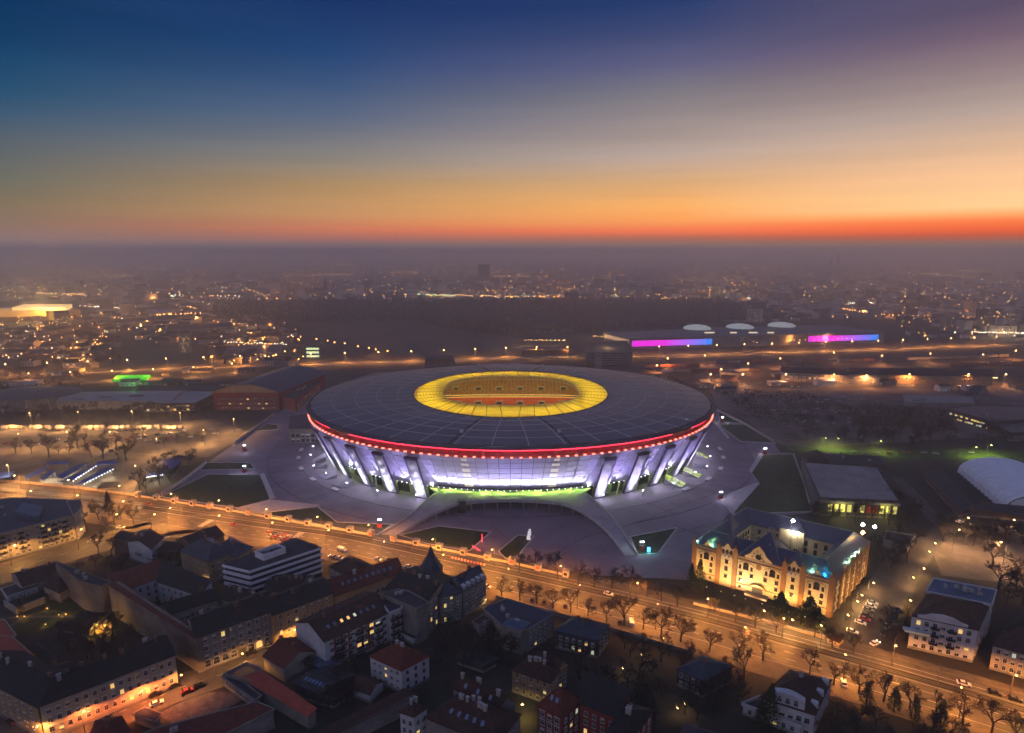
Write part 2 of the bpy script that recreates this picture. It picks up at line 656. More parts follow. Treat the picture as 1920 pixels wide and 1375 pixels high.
# stadium plaza
PLAZA = pg([(300, 938), (318, 926), (384, 872), (440, 832), (515, 778), (592, 735), (700, 700), (957, 680), (1200, 700), (1340, 765), (1395, 797), (1450, 830), (1462, 848),
            (1490, 851), (1512, 915), (1522, 962), (1400, 975), (1330, 1012), (1292, 1088), (1100, 1078), (869, 1036), (690, 1002), (466, 964)])
m_plaza = mat('plaza_concrete', (0.235, 0.192, 0.245), 0.75, alt=(0.135, 0.113, 0.148), scale=0.045, detail=10)
sheet('plaza', PLAZA, 0.05, m_plaza)
m_lawnwall = mat('lawn_edge_concrete', (0.42, 0.40, 0.41), 0.8, noise=0.15, scale=0.4)
LAWNS = [
    [(301, 932), (390, 890), (488, 891), (507, 937), (446, 953)],
    [(388, 868), (470, 868), (478, 880), (374, 882)],
    [(478, 809), (500, 795), (521, 797), (521, 806)],
    [(488, 963), (596, 951), (632, 980), (737, 984), (708, 1003), (690, 1001)],
    [(750, 1004), (823, 987), (920, 998), (880, 1034), (800, 1020)],
    [(935, 1034), (971, 1004), (1001, 1006), (972, 1042), (950, 1050)],
    [(1181, 1007), (1270, 990), (1234, 1038), (1196, 1041)],
    [(1424, 853), (1487, 852), (1509, 911), (1521, 960), (1374, 964), (1348, 935), (1424, 908), (1406, 884)],
    [(1346, 795), (1400, 797), (1455, 832), (1388, 828)],
    [(1346, 772), (1358, 777), (1396, 795), (1350, 791)],
]
for L in LAWNS:
    P = pg(L)
    sheet('lawn', P, 0.14, m_lawn)
    kb = MB()
    for a, b in zip(P, P[1:] + P[:1]):
        t = (b - a).normalized()
        n = Vector((-t.y, t.x, 0)) * 0.3
        kb.prism([(a - n)[:2], (b - n)[:2], (b + n)[:2], (a + n)[:2]], 0.05, 0.32)
    tag(kb.build('lawn_kerb', m_lawnwall), kind='structure')
# sloping concrete aprons along the lawns
for q in ([(488, 891), (507, 936), (516, 934), (495, 888)], [(1424, 850), (1432, 853), (1410, 887), (1404, 883)], [(1374, 964), (1424, 908), (1418, 906), (1346, 935)],
          [(1336, 790), (1346, 795), (1368, 822), (1364, 824)], [(444, 955), (507, 938), (600, 948), (486, 964)]):
    P = pg(q)
    b = MB()
    b.prism([p[:2] for p in P], 0.0, 0.5)
    tag(b.build('concrete_apron', m_lawnwall), kind='structure')
# paving joints of the plaza: long dark lines
m_joint = mat('plaza_joint', (0.05, 0.045, 0.05), 0.8, noise=0.1)
jb = MB()
for q in ([(455, 895), (560, 968), (700, 1000)], [(1262, 985), (1330, 1010)], [(1180, 985), (1340, 925)], [(1090, 1010), (1270, 960)], [(1000, 1060), (1110, 1000)], [(920, 985), (1010, 1058)], [(840, 962), (905, 1000)]):
    P = pg(q)
    for a, b_ in zip(P[:-1], P[1:]):
        jb.bar((a.x, a.y, 0.05), (b_.x, b_.y, 0.05), 0.12, k=4)
for sc_, rr in ((1.045, .16), (1.19, .22), (1.33, .10)):
    pv_ = None
    for i in range(97):
        a_ = 2 * PI * i / 96
        p = Vector((-1 + 157.5 * sc_ * math.cos(a_), 454 + 127 * sc_ * math.sin(a_), 0.05))
        if pv_ is not None and math.sin(a_) < (0.2 if sc_ < 1.2 else -.25) and not (sc_ > 1.1 and -0.42 < math.cos(a_) < .42):
            jb.bar(pv_, p, rr)
        pv_ = p
for i in range(40):
    a_ = R(-172 + 164 * i / 39)
    if abs(math.cos(a_)) > .4:
        jb.bar((-1 + 157.5 * 1.05 * math.cos(a_), 454 + 127 * 1.05 * math.sin(a_), .05), (-1 + 157.5 * 1.19 * math.cos(a_), 454 + 127 * 1.19 * math.sin(a_), .05), .07)
tag(jb.build('plaza_joint', m_joint), kind='structure')
# ------------------------------------------------------------------ the stadium
SX, SY, SA, SB = -1.0, 454.0, 157.5, 127.0
st = thing('stadium', 'huge oval stadium glowing violet below a red light band, with yellow roof ring', 'stadium', (SX, SY, 0))
m_roof = mat('roof_membrane', (0.090, 0.076, 0.092), 0.30, noise=0.13, scale=0.05, spec=0.5, detail=9)
m_roof_deck = mat('roof_joint_dark', (0.03, 0.028, 0.035), 0.7, noise=0.1)
m_rib = mat('roof_rib_metal', (0.55, 0.50, 0.52), 0.5, noise=0.1, metal=0.3)
m_rimdark = mat('rim_cladding', (0.035, 0.030, 0.040), 0.5, noise=0.15, scale=0.3)
m_fac = mat('facade_mesh', (0.50, 0.48, 0.55), 0.55, noise=0.10, scale=0.35)
m_facback = mat('facade_back', (0.03, 0.025, 0.05), 0.7, noise=0.1)
m_redled = mat('red_led', (0.9, 0.1, 0.15), 0.5, noise=0, emit=(1.0, 0.02, 0.05), es=7.5)
m_redash = mat('red_led_dash', (0.9, 0.3, 0.3), 0.5, noise=0, emit=(1.0, 0.20, 0.12), es=4.0)
m_redwall = mat('red_recess', (0.62, 0.05, 0.05), 0.6, noise=0.3, scale=0.4)
m_bulb = mat('white_bulb', (1, 1, 1), 0.5, noise=0, emit=(0.85, 0.85, 1.0), es=7.0, sample=False)
m_black = mat('black_metal', (0.015, 0.015, 0.018), 0.5, noise=0.1)
m_steelgrey = mat('grey_steel', (0.18, 0.17, 0.19), 0.5, noise=0.1, metal=0.5)
m_white_pan = mat('white_panel', (0.62, 0.60, 0.64), 0.6, noise=0.1, scale=0.6)
m_frame = mat('pylon_frame', (0.10, 0.085, 0.19), 0.5, noise=0.1, metal=0.3)
m_gl_dark = mat('dark_glass', (0.02, 0.022, 0.028), 0.15, noise=0.1, spec=0.6)
m_greenwall = mat('ground_floor_wall', (0.40, 0.46, 0.30), 0.6, noise=0.25, scale=0.3)
m_conc = mat('concrete', (0.34, 0.32, 0.33), 0.8, noise=0.18, scale=0.15, detail=9)


def EL(s, th, z):
    return Vector((SX + SA * s * math.cos(th), SY + SB * s * math.sin(th), z))


def tan_n(th):
    n = Vector((math.cos(th) / SA, math.sin(th) / SB, 0)).normalized()
    return Vector((-n.y, n.x, 0)), n


def rim(th):
    return EL(0.985, th, 41.4)


def yel(th):
    return Vector((SX + 76.5 * math.cos(th), 455 + 77.4 * math.sin(th), 44.4))


def opening(th, k=1.0, z=46.0, n=2.7):
    c, s = math.cos(th), math.sin(th)
    e = 2.0 / n
    return Vector((SX + 53 * k * math.copysign(abs(c) ** e, c), 453 + 49 * k * math.copysign(abs(s) ** e, s), z))


NS = 44


def sec_th(i, f=0.0):
    return 2 * PI * (i + f) / NS - PI / 2 + PI / NS


def roofp(th, t):
    a, b = rim(th), yel(th)
    p = a.lerp(b, t)
    p.z += 1.3 * math.sin(PI * t)
    return p


# deck under the roof panels, then panels one by one
b = MB()
for i in range(88):
    t0, t1 = 2 * PI * i / 88, 2 * PI * (i + 1) / 88
    for k in range(6):
        q = [roofp(t0, k / 6), roofp(t1, k / 6), roofp(t1, (k + 1) / 6), roofp(t0, (k + 1) / 6)]
        b.poly([v - Vector((0, 0, 0.45)) for v in q])
b.build('roof_deck', m_roof_deck, st)
RT = [0.015, 0.215, 0.43, 0.64, 0.84, 0.995]
for i in range(NS):
    for k in range(5):
        b = MB()
        g0 = 0.006
        A, B_ = sec_th(i, 0.012), sec_th(i, 0.988)
        mid = sec_th(i, 0.5)
        r0, r1 = RT[k] + 0.004, RT[k + 1] - 0.004
        lo = [roofp(t, r) for t, r in ((A, r0), (mid, r0), (B_, r0), (B_, r1), (mid, r1), (A, r1))]
        n = len(b.v)
        dz = Vector((0, 0, 0.12))
        b.quad(lo[0], lo[1], lo[4], lo[5])
        b.quad(lo[1], lo[2], lo[3], lo[4])
        for u, v in ((0, 1), (1, 2), (2, 3), (3, 4), (4, 5), (5, 0)):
            b.quad(lo[v], lo[u], lo[u] - Vector((0, 0, 0.4)), lo[v] - Vector((0, 0, 0.4)))
        b.build('roof_panel', m_roof, st)
for i in range(NS):
    b = MB()
    th = sec_th(i)
    for k in range(4):
        b.bar(roofp(th, 0.01 + 0.247 * k) + Vector((0, 0, 0.1)), roofp(th, 0.01 + 0.247 * (k + 1)) + Vector((0, 0, 0.14)), 0.30)
    b.build('roof_rib', m_rib, st)
for r in RT[1:5]:
    b = MB()
    for i in range(132):
        b.bar(roofp(2 * PI * i / 132, r) + Vector((0, 0, 0.08)), roofp(2 * PI * (i + 1) / 132, r) + Vector((0, 0, 0.12)), 0.24)
    b.build('roof_ring_seam', m_rib, st)
for th in (R(-103.5), R(-76.5), R(104), R(76)):
    b = MB()
    t, n = tan_n(th)
    for k in range(4):
        p, q = roofp(th, k / 4 + 0.005), roofp(th, (k + 1) / 4 - 0.002)
        u = Vector((0, 0, 0.25))
        b.hexa([p - t * 0.8, q - t * 0.8, q + t * 0.8, p + t * 0.8, p - t * 0.8 + u, q - t * 0.8 + u, q + t * 0.8 + u, p + t * 0.8 + u][::1])
    b.build('roof_walkway', m_black, st)
    c = roofp(th, 0.33)
    b = MB()
    b.box(c.x, c.y, c.z + 0.7, 2.6, 1.6, 1.0, 0, th)
    b.box(c.x, c.y, c.z + 1.25, 2.9, 1.9, 0.15, 0, th)
    b.build('roof_hatch', m_white_pan, st)
# rim: outer rounded edge
b = MB()
prof = [(0.985, 41.35), (0.993, 41.2), (0.999, 40.7), (1.0, 40.0), (0.997, 39.3), (0.985, 39.0), (0.972, 38.9)]
NR = 176
for i in range(NR):
    t0, t1 = 2 * PI * i / NR, 2 * PI * (i + 1) / NR
    for (s0, z0), (s1, z1) in zip(prof[:-1], prof[1:]):
        b.quad(EL(s0, t0, z0), EL(s1, t0, z1), EL(s1, t1, z1), EL(s0, t1, z0))
b.build('roof_rim', m_rimdark, st, smooth=True)
# red light recess under the rim
b = MB()
for i in range(NR):
    t0, t1 = 2 * PI * i / NR, 2 * PI * (i + 1) / NR
    b.quad(EL(0.955, t0, 33.6), EL(0.955, t1, 33.6), EL(0.962, t1, 38.9), EL(0.962, t0, 38.9))
    b.quad(EL(0.955, t0, 33.6), EL(0.990, t0, 33.9), EL(0.990, t1, 33.9), EL(0.955, t1, 33.6))
b.build('red_recess_wall', m_redwall, st)
b = MB()
for i in range(NR):
    t0, t1 = 2 * PI * i / NR, 2 * PI * (i + 1) / NR
    b.quad(EL(0.992, t0, 38.55), EL(0.992, t1, 38.55), EL(0.993, t1, 38.95), EL(0.993, t0, 38.95))
b.build('red_light_strip', m_redled, st)
b = MB()
for i in range(176):
    t0 = 2 * PI * i / 176
    t1 = t0 + 0.0105
    b.hexa([EL(0.9925, t0, 34.0), EL(0.9925, t1, 34.0), EL(0.985, t1, 34.0), EL(0.985, t0, 34.0),
            EL(0.9925, t0, 34.6), EL(0.9925, t1, 34.6), EL(0.985, t1, 34.6), EL(0.985, t0, 34.6)])
tag(b.build('red_light_dashes', m_redash, st), kind='stuff')
b = MB()
for i in range(88):
    t0, t1 = 2 * PI * i / 88, 2 * PI * (i + 0.5) / 88
    t2 = 2 * PI * (i + 1) / 88
    b.bar(EL(0.972, t0, 34), EL(0.972, t1, 38.8), 0.16)
    b.bar(EL(0.972, t1, 38.8), EL(0.972, t2, 34), 0.16)
tag(b.build('rim_truss', m_steelgrey, st), kind='stuff')
b = MB()
for i in range(22):
    t0 = 2 * PI * i / 22 + 0.03
    t1 = t0 + 0.012
    b.hexa([EL(0.984, t0, 34.0), EL(0.984, t1, 34.0), EL(0.96, t1, 34.0), EL(0.96, t0, 34.0),
            EL(0.988, t0, 38.8), EL(0.988, t1, 38.8), EL(0.962, t1, 38.8), EL(0.962, t0, 38.8)])
b.build('rim_bracket', m_redwall, st)

# facade: backing, then panels
FZ0, FZ1, FS0, FS1 = 9.7, 33.9, 0.894, 0.986


def facp(th, t, out=0.0):
    return EL(FS0 + (FS1 - FS0) * (t ** 1.12) + out / 140.0, th, FZ0 + (FZ1 - FZ0) * t)


b = MB()
for i in range(NR):
    t0, t1 = 2 * PI * i / NR, 2 * PI * (i + 1) / NR
    for k in range(4):
        b.quad(facp(t0, k / 4, -0.5), facp(t1, k / 4, -0.5), facp(t1, (k + 1) / 4, -0.5), facp(t0, (k + 1) / 4, -0.5))
b.build('facade_backing', m_facback, st)
NC, NRW = 138, 6
rest = MB()
for i in range(NC):
    c0 = 2 * PI * (i + 0.024) / NC - PI / 2
    c1 = 2 * PI * (i + 0.976) / NC - PI / 2
    front = math.sin((c0 + c1) / 2) < -0.42
    for k in range(NRW):
        r0, r1 = (k + 0.025) / NRW, (k + 0.975) / NRW
        pb = MB() if front else rest
        q = [facp(c0, r0), facp(c1, r0), facp(c1, r1), facp(c0, r1)]
        jit = random.uniform(-0.04, 0.04)
        q = [facp(t, r, jit) for t, r in ((c0, r0), (c1, r0), (c1, r1), (c0, r1))]
        i_ = [facp(t, r, -0.4) for t, r in ((c0, r0), (c1, r0), (c1, r1), (c0, r1))]
        pb.poly(q)
        for u, v in ((0, 1), (1, 2), (2, 3), (3, 0)):
            pb.quad(q[v], q[u], i_[u], i_[v])
        if front:
            pb.build('facade_panel', m_fac, st)
tag(rest.build('facade_panels', m_fac, st), kind='stuff')
# lit stair shafts behind the facade
m_stair = mat('lit_stair_glass', (0.7, 0.7, 0.6), 0.4, noise=0, emit=(1.0, 0.84, 0.52), es=0.42)
for th in (R(-100.4), R(-79.6)):
    for r0, r1, wd in ((0.03, 0.14, 0.018), (0.19, 0.31, 0.018), (0.36, 0.47, 0.017), (0.52, 0.62, 0.016), (0.72, 0.79, 0.016), (0.88, 0.95, 0.011)):
        b = MB()
        b.poly([facp(th - wd, r0, 0.12), facp(th + wd, r0, 0.12), facp(th + wd, r1, 0.12), facp(th - wd, r1, 0.12)])
        b.build('stair_window', m_stair, st)
# ledge with bulbs
b = MB()
for i in range(NR):
    t0, t1 = 2 * PI * i / NR, 2 * PI * (i + 1) / NR
    b.hexa([EL(0.872, t0, 8.9), EL(0.872, t1, 8.9), EL(0.906, t1, 8.9), EL(0.906, t0, 8.9), EL(0.872, t0, 9.5), EL(0.872, t1, 9.5), EL(0.906, t1, 9.5), EL(0.906, t0, 9.5)])
b.build('ledge', m_steelgrey, st)
b = MB()
for i in range(236):
    t0 = 2 * PI * i / 236
    p = EL(0.908, t0, 9.25)
    b.ball(p, 0.34)
tag(b.build('ledge_bulbs', m_bulb, st), kind='stuff')
# ground floor wall, doors and slanted columns
b = MB()
for i in range(NR):
    t0, t1 = 2 * PI * i / NR, 2 * PI * (i + 1) / NR
    b.quad(EL(0.862, t0, 0), EL(0.862, t1, 0), EL(0.872, t1, 9), EL(0.872, t0, 9), 1 if i % 5 in (1, 2) else 0)
b.build('ground_floor_wall', [m_greenwall, m_gl_dark], st)
for i in range(52):
    th = 2 * PI * i / 52 - PI / 2 + 0.03
    b = MB()
    b.bar(EL(0.885, th, 0), EL(0.896, th + 0.012, 9.2), 0.45, k=6)
    b.build('column', m_conc, st)

# pylons
PYL = [R(a) for a in (-113, -122.3, -131.8, -142.6, -151.8, -163, -67, -57.6, -48.2, -37.4, -28.2, -17, 22, 36, 50, 65, 115, 130, 144, 158)]
wr, hr = 4.1, 29.6
for th in PYL:
    t, n = tan_n(th)
    b0, b1 = EL(0.905, th, 0.0), EL(0.990, th, hr)
    up = (b1 - b0)

    def pp(u, v, d):
        return b0 + up * v + t * (u * (wr - 0.35 * (1 - v))) - n * d
    b = MB()
    for u in (-1, 1):
        q = [pp(u * 0.93, 0, 2.0), pp(u * 0.93, 0, 0), pp(u, 0, 0), pp(u, 0, 2.0), pp(u * 0.93, 1, 2.0), pp(u * 0.93, 1, 0), pp(u, 1, 0), pp(u, 1, 2.0)]
        b.hexa(q)
    for v0, v1 in ((0, 0.03), (0.965, 1.0)):
        q = [pp(-0.93, v0, 2.0), pp(-0.93, v0, 0), pp(0.93, v0, 0), pp(0.93, v0, 2.0), pp(-0.93, v1, 2.0), pp(-0.93, v1, 0), pp(0.93, v1, 0), pp(0.93, v1, 2.0)]
        b.hexa(q)
    frame = b.build('pylon_frame', m_frame, st)
    b = MB()
    b.quad(pp(-0.93, 0.03, 1.8), pp(0.93, 0.03, 1.8), pp(0.93, 0.965, 1.8), pp(-0.93, 0.965, 1.8))
    b.build('back_panel', m_white_pan, frame, off=(SX, SY, 0))
    b = MB()
    b.hexa([pp(-1.02, 1.0, 2.1), pp(-1.02, 1.0, -0.1), pp(1.02, 1.0, -0.1), pp(1.02, 1.0, 2.1), pp(-1.02, 1.035, 2.1), pp(-1.02, 1.035, -0.1), pp(1.02, 1.035, -0.1), pp(1.02, 1.035, 2.1)])
    b.build('pylon_cap', m_black, frame, off=(SX, SY, 0))
    # lattice: crossing thin bars
    b = MB()
    asp = up.length / (2 * wr)
    N = 9
    for i in range(-int(N * asp) - 1, N + 1):
        for sg in (1, -1):
            # line u = -1 + 2*(i/N) + 2*v*asp, clipped
            u0 = -1 + 2 * i / N
            v0, v1 = max(0.03, (-0.93 - u0) / (2 * asp)), min(0.965, (0.93 - u0) / (2 * asp))
            if v1 - v0 > 0.01:
                b.bar(pp(sg * (u0 + 2 * v0 * asp), v0, 0.15), pp(sg * (u0 + 2 * v1 * asp), v1, 0.15), 0.17, k=3)
    tag(b.build('screen_lattice', m_white_pan, frame, off=(SX, SY, 0)), kind='stuff')
    # swept fins joining the pylon to the facade
    for sg in (-1, 1):
        b = MB()
        for k in range(6):
            v0, v1 = k / 6, (k + 1) / 6
            z0, z1 = 9.7 + (hr - 9.7) * v0, 9.7 + (hr - 9.7) * v1

            def edge(z):
                return pp(sg, z / hr, 1.5)

            def wall(z):
                f = (z - 9.7) / (hr - 9.7)
                return facp(th + sg * (0.030 + 0.05 * (1 - f) ** 1.3), (z - FZ0) / (FZ1 - FZ0), 0.12)
            b.quad(edge(z0), wall(z0), wall(z1), edge(z1))
        b.build('pylon_fin', m_fac, frame, off=(SX, SY, 0), smooth=True)
    if math.sin(th) < -0.2:
        for v, pwr in ((0.14, 2600), (0.27, 4200), (0.42, 3000), (0.6, 1500), (0.8, 600)):
            point_light('pylon_lamp', pp(0, v, 0.35), pwr, (0.80, 0.78, 1.0), 1.4, st)
        point_light('pylon_uplight', pp(0, 0.02, -6.5), 17000, (0.52, 0.46, 1.0), 0.3, st, spot=R(70), aim=pp(0, 0.6, 0))

# facade uplights and added violet fill (visible arc densely, far side sparsely)
for i in range(66):
    th = R(-158 + 136 * i / 65)
    if any(abs(th - a) < 0.022 for a in PYL):
        continue
    inwin = R(-109) < th < R(-71)
    point_light('facade_uplight', EL(0.910, th, 9.8), 8200 if inwin else 6200, (0.70, 0.66, 1.0), 0.15, st, spot=R(105), aim=facp(th, 0.8), blend=0.8)
for i in range(24):
    th = R(-162 + 144 * i / 23)
    point_light('facade_fill', EL(0.985, th, 5), 11500, (0.36, 0.25, 1.0), 0.3, st, spot=R(80), aim=facp(th, 0.7), blend=1.0)  # fill added for the upper facade, where the uplights fall off
for i in range(10):
    th = R(10 + 160 * i / 9)
    point_light('facade_fill', EL(0.98, th, 9), 20000, (0.45, 0.34, 1.0), 0.3, st, spot=R(110), aim=facp(th, 0.4), blend=1.0)
for i in range(34):
    th = R(-165 + 150 * i / 33)
    point_light('ground_floor_lamp', EL(0.882, th, 8.2), 2900 if R(-112) < th < R(-68) else 800, (0.60, 1.0, 0.14), 0.2, st)

# yellow translucent ring round the opening
m_mem = bpy.data.materials.new('yellow_membrane')
m_mem.use_nodes = True
t_ = m_mem.node_tree
pb_ = t_.nodes['Principled BSDF']
pb_.inputs['Base Color'].default_value = (0.50, 0.44, 0.12, 1)
pb_.inputs['Roughness'].default_value = 0.5
tr = t_.nodes.new('ShaderNodeBsdfTranslucent')
tr.inputs['Color'].default_value = (0.92, 0.84, 0.20, 1)
mxs = t_.nodes.new('ShaderNodeMixShader')
mxs.inputs[0].default_value = 0.80
t_.links.new(pb_.outputs[0], mxs.inputs[1])
t_.links.new(tr.outputs[0], mxs.inputs[2])
t_.links.new(mxs.outputs[0], t_.nodes['Material Output'].inputs['Surface'])


def memp(th, t):
    p = yel(th).lerp(opening(th), t)
    return p


for i in range(NS):
    b = MB()
    for k in range(6):
        for j in range(2):
            a0, a1 = sec_th(i, 0.01 + 0.49 * j), sec_th(i, 0.01 + 0.49 * (j + 1))
            b.quad(memp(a0, k / 6), memp(a1, k / 6), memp(a1, (k + 1) / 6), memp(a0, (k + 1) / 6))
    b.build('membrane_panel', m_mem, st)
m_mframe = mat('membrane_frame', (0.10, 0.09, 0.05), 0.6, noise=0.1)
b = MB()
for i in range(NS):
    for j, rr in ((0, 0.34), (0.5, 0.14)):
        b.bar(memp(sec_th(i, j), 0) + Vector((0, 0, -0.1)), memp(sec_th(i, j), 1) + Vector((0, 0, -0.1)), rr)
for k in range(1, 9):
    for i in range(NS * 2):
        b.bar(memp(sec_th(i / 2), k / 9), memp(sec_th((i + 1) / 2), k / 9), 0.13)
tag(b.build('membrane_frame', m_mframe, st), kind='stuff')
b = MB()
for i in range(NS * 2):
    a0, a1 = sec_th(i / 2), sec_th((i + 1) / 2)
    b.bar(yel(a0), yel(a1), 0.5, k=6)
b.build('membrane_edge_tube', m_rimdark, st)
b = MB()
m_ringy = mat('opening_ring', (0.55, 0.50, 0.25), 0.6, noise=0.1)
for i in range(NS * 2):
    a0, a1 = sec_th(i / 2), sec_th((i + 1) / 2)
    b.bar(opening(a0), opening(a1), 0.5, k=6)
    b.bar(opening(a0, 1.015, 43.2), opening(a1, 1.015, 43.2), 0.3, k=4)
    b.bar(opening(a0), opening(a1, 1.015, 43.2), 0.16, k=3)
    b.bar(opening(a0, 1.015, 43.2), opening(a1), 0.16, k=3)
b.build('opening_ring_truss', m_ringy, st)

# seating bowl
m_seat_hi = bpy.data.materials.new('upper_seats')
m_seat_lo = mat('lower_seats', (0.66, 0.12, 0.03), 0.7, noise=0.25, scale=0.6)
m_seat_hi.use_nodes = True
t_ = m_seat_hi.node_tree
gn = t_.nodes.new('ShaderNodeNewGeometry')
nz_ = t_.nodes.new('ShaderNodeTexNoise')
nz_.inputs['Scale'].default_value = 0.9
t_.links.new(gn.outputs['Position'], nz_.inputs['Vector'])
crr = t_.nodes.new('ShaderNodeValToRGB')
crr.color_ramp.elements[0].color = (0.20, 0.07, 0.02, 1)
crr.color_ramp.elements[0].position = 0.4
crr.color_ramp.elements[1].color = (0.55, 0.27, 0.06, 1)
crr.color_ramp.elements[1].position = 0.6
t_.links.new(nz_.outputs['Fac'], crr.inputs[0])
t_.links.new(crr.outputs[0], t_.nodes['Principled BSDF'].inputs['Base Color'])
m_aisle = mat('aisle_steps', (0.5, 0.46, 0.34), 0.7, noise=0.1)
m_pitch = mat('pitch_grass', (0.03, 0.08, 0.02), 0.9, noise=0.2, scale=0.4)


def bowl(th, a, b_, z, n=4.0):
    c, s = math.cos(th), math.sin(th)
    e = 2.0 / n
    return Vector((SX + a * math.copysign(abs(c) ** e, c), SY + b_ * math.copysign(abs(s) ** e, s), z))


def tier(name, a0, b0, z0, a1, b1, z1, steps, m):
    b = MB()
    for k in range(steps):
        f0, f1 = k / steps, (k + 1) / steps
        for i in range(80):
            t0, t1 = 2 * PI * i / 80, 2 * PI * (i + 1) / 80
            A0, A1 = (a0 + (a1 - a0) * f0, a0 + (a1 - a0) * f1)
            B0, B1 = (b0 + (b1 - b0) * f0, b0 + (b1 - b0) * f1)
            zz = z0 + (z1 - z0) * f0
            z2 = z0 + (z1 - z0) * f1
            b.quad(bowl(t0, A0, B0, zz), bowl(t1, A0, B0, zz), bowl(t1, A1, B1, zz), bowl(t0, A1, B1, zz))
            b.quad(bowl(t0, A1, B1, zz), bowl(t1, A1, B1, zz), bowl(t1, A1, B1, z2), bowl(t0, A1, B1, z2))
    return b.build(name, m, st)


tier('lower_stand', 68, 48, 1.5, 100, 80, 19.4, 17, m_seat_lo)
tier('upper_stand', 101, 81, 21.0, 133, 106, 39.5, 18, m_seat_hi)
b = MB()
for i in range(96):
    t0, t1 = 2 * PI * i / 96, 2 * PI * (i + 1) / 96
    b.quad(bowl(t0, 100, 80, 19.4), bowl(t1, 100, 80, 19.4), bowl(t1, 103, 83, 19.4), bowl(t0, 103, 83, 19.4))
    b.quad(bowl(t0, 103, 83, 19.4), bowl(t1, 103, 83, 19.4), bowl(t1, 103, 83, 20.6), bowl(t0, 103, 83, 20.6))
b.build('box_level', m_gl_dark, st)
m_balc = mat('balcony_lights', (0.9, 0.8, 0.4), 0.5, noise=0, emit=(1.0, 0.62, 0.12), es=1.1)
for zz, a, b_ in ((19.8, 99.6, 79.6), (21.3, 100.6, 80.6)):
    b = MB()
    for i in range(96):
        t0, t1 = 2 * PI * i / 96, 2 * PI * (i + 1) / 96
        b.quad(bowl(t0, a, b_, zz - 0.42), bowl(t1, a, b_, zz - 0.42), bowl(t1, a, b_, zz), bowl(t0, a, b_, zz))
    b.build('balcony_front', m_balc, st)
b = MB()
for i in range(-24, 25):
    x = SX + i * 3.6
    f = lambda y_, z_: Vector((x, y_, z_))
    b.hexa([f(SY + 81.3, 21.3) - Vector((.2, 0, 0)), f(SY + 81.3, 21.3) + Vector((.2, 0, 0)), f(SY + 105, 38.8) + Vector((.2, 0, 0)), f(SY + 105, 38.8) - Vector((.2, 0, 0)),
            f(SY + 81.3, 21.9) - Vector((.2, 0, 0)), f(SY + 81.3, 21.9) + Vector((.2, 0, 0)), f(SY + 105, 39.4) + Vector((.2, 0, 0)), f(SY + 105, 39.4) - Vector((.2, 0, 0))])
tag(b.build('stand_aisles', m_aisle, st), kind='stuff')
sheet_p = MB()
sheet_p.poly([bowl(2 * PI * i / 48, 68, 48, 0.8) for i in range(48)])
sheet_p.build('pitch', m_pitch, st)
# vomitories: dark doorway boxes with pale parapets
for row, (px_list, py, dep) in enumerate((([855, 897, 936, 975, 1014, 1056], 728, 86), ([860, 897, 936, 975, 1015, 1052], 755, 72.2))):
    for px in px_list:
        d = ray(px, py)
        tt = (SY + dep - 0) / d.y
        zz = CAMH + d.z * tt
        xx = d.x * tt
        b = MB()
        b.box(xx, SY + dep, zz, 4.4, 3.0, 2.6, 0)
        b.box(xx, SY + dep - 1.2, zz + 1.6, 6.2, 1.0, 0.8, 1)
        b.box(xx - 3.2, SY + dep - 0.4, zz - 0.6, 1.6, 2.2, 1.2, 2)
        b.box(xx + 3.2, SY + dep - 0.4, zz - 0.6, 1.6, 2.2, 1.2, 2)
        b.build('vomitory', [m_black, m_white_pan, m_aisle], st)
for i in range(26):
    th = 2 * PI * (i + 0.5) / 26
    p = memp(th, 0.42)
    point_light('roof_ring_lamp', (p.x, p.y, 36.5), 4600, (1.0, 0.70, 0.025), 1.2, st)

# ------------------------------------------------------------------ raised walkway in front
wk = thing('footbridge', 'curved concrete footbridge with two ramps in front of the violet stadium', 'footbridge', (SX, 330, 0))
LO = [(819, 923.5, 6), (795, 944, 5.4), (770, 966.6, 3.8), (742, 986, 1.6), (716, 1003, 0.12)]
LI = [(862, 944, 6), (835, 955, 5.4), (808, 967, 3.8), (777, 985, 1.6), (748, 1004, 0.12)]
RO = [(1095, 923.5, 6), (1119, 944, 5.6), (1144, 967, 4.2), (1168, 999, 2.1), (1195, 1041, 0.12)]
RI = [(1052, 945, 6), (1079, 955, 5.6), (1108, 972, 4.2), (1141, 1001, 2.1), (1170, 1041, 0.12)]


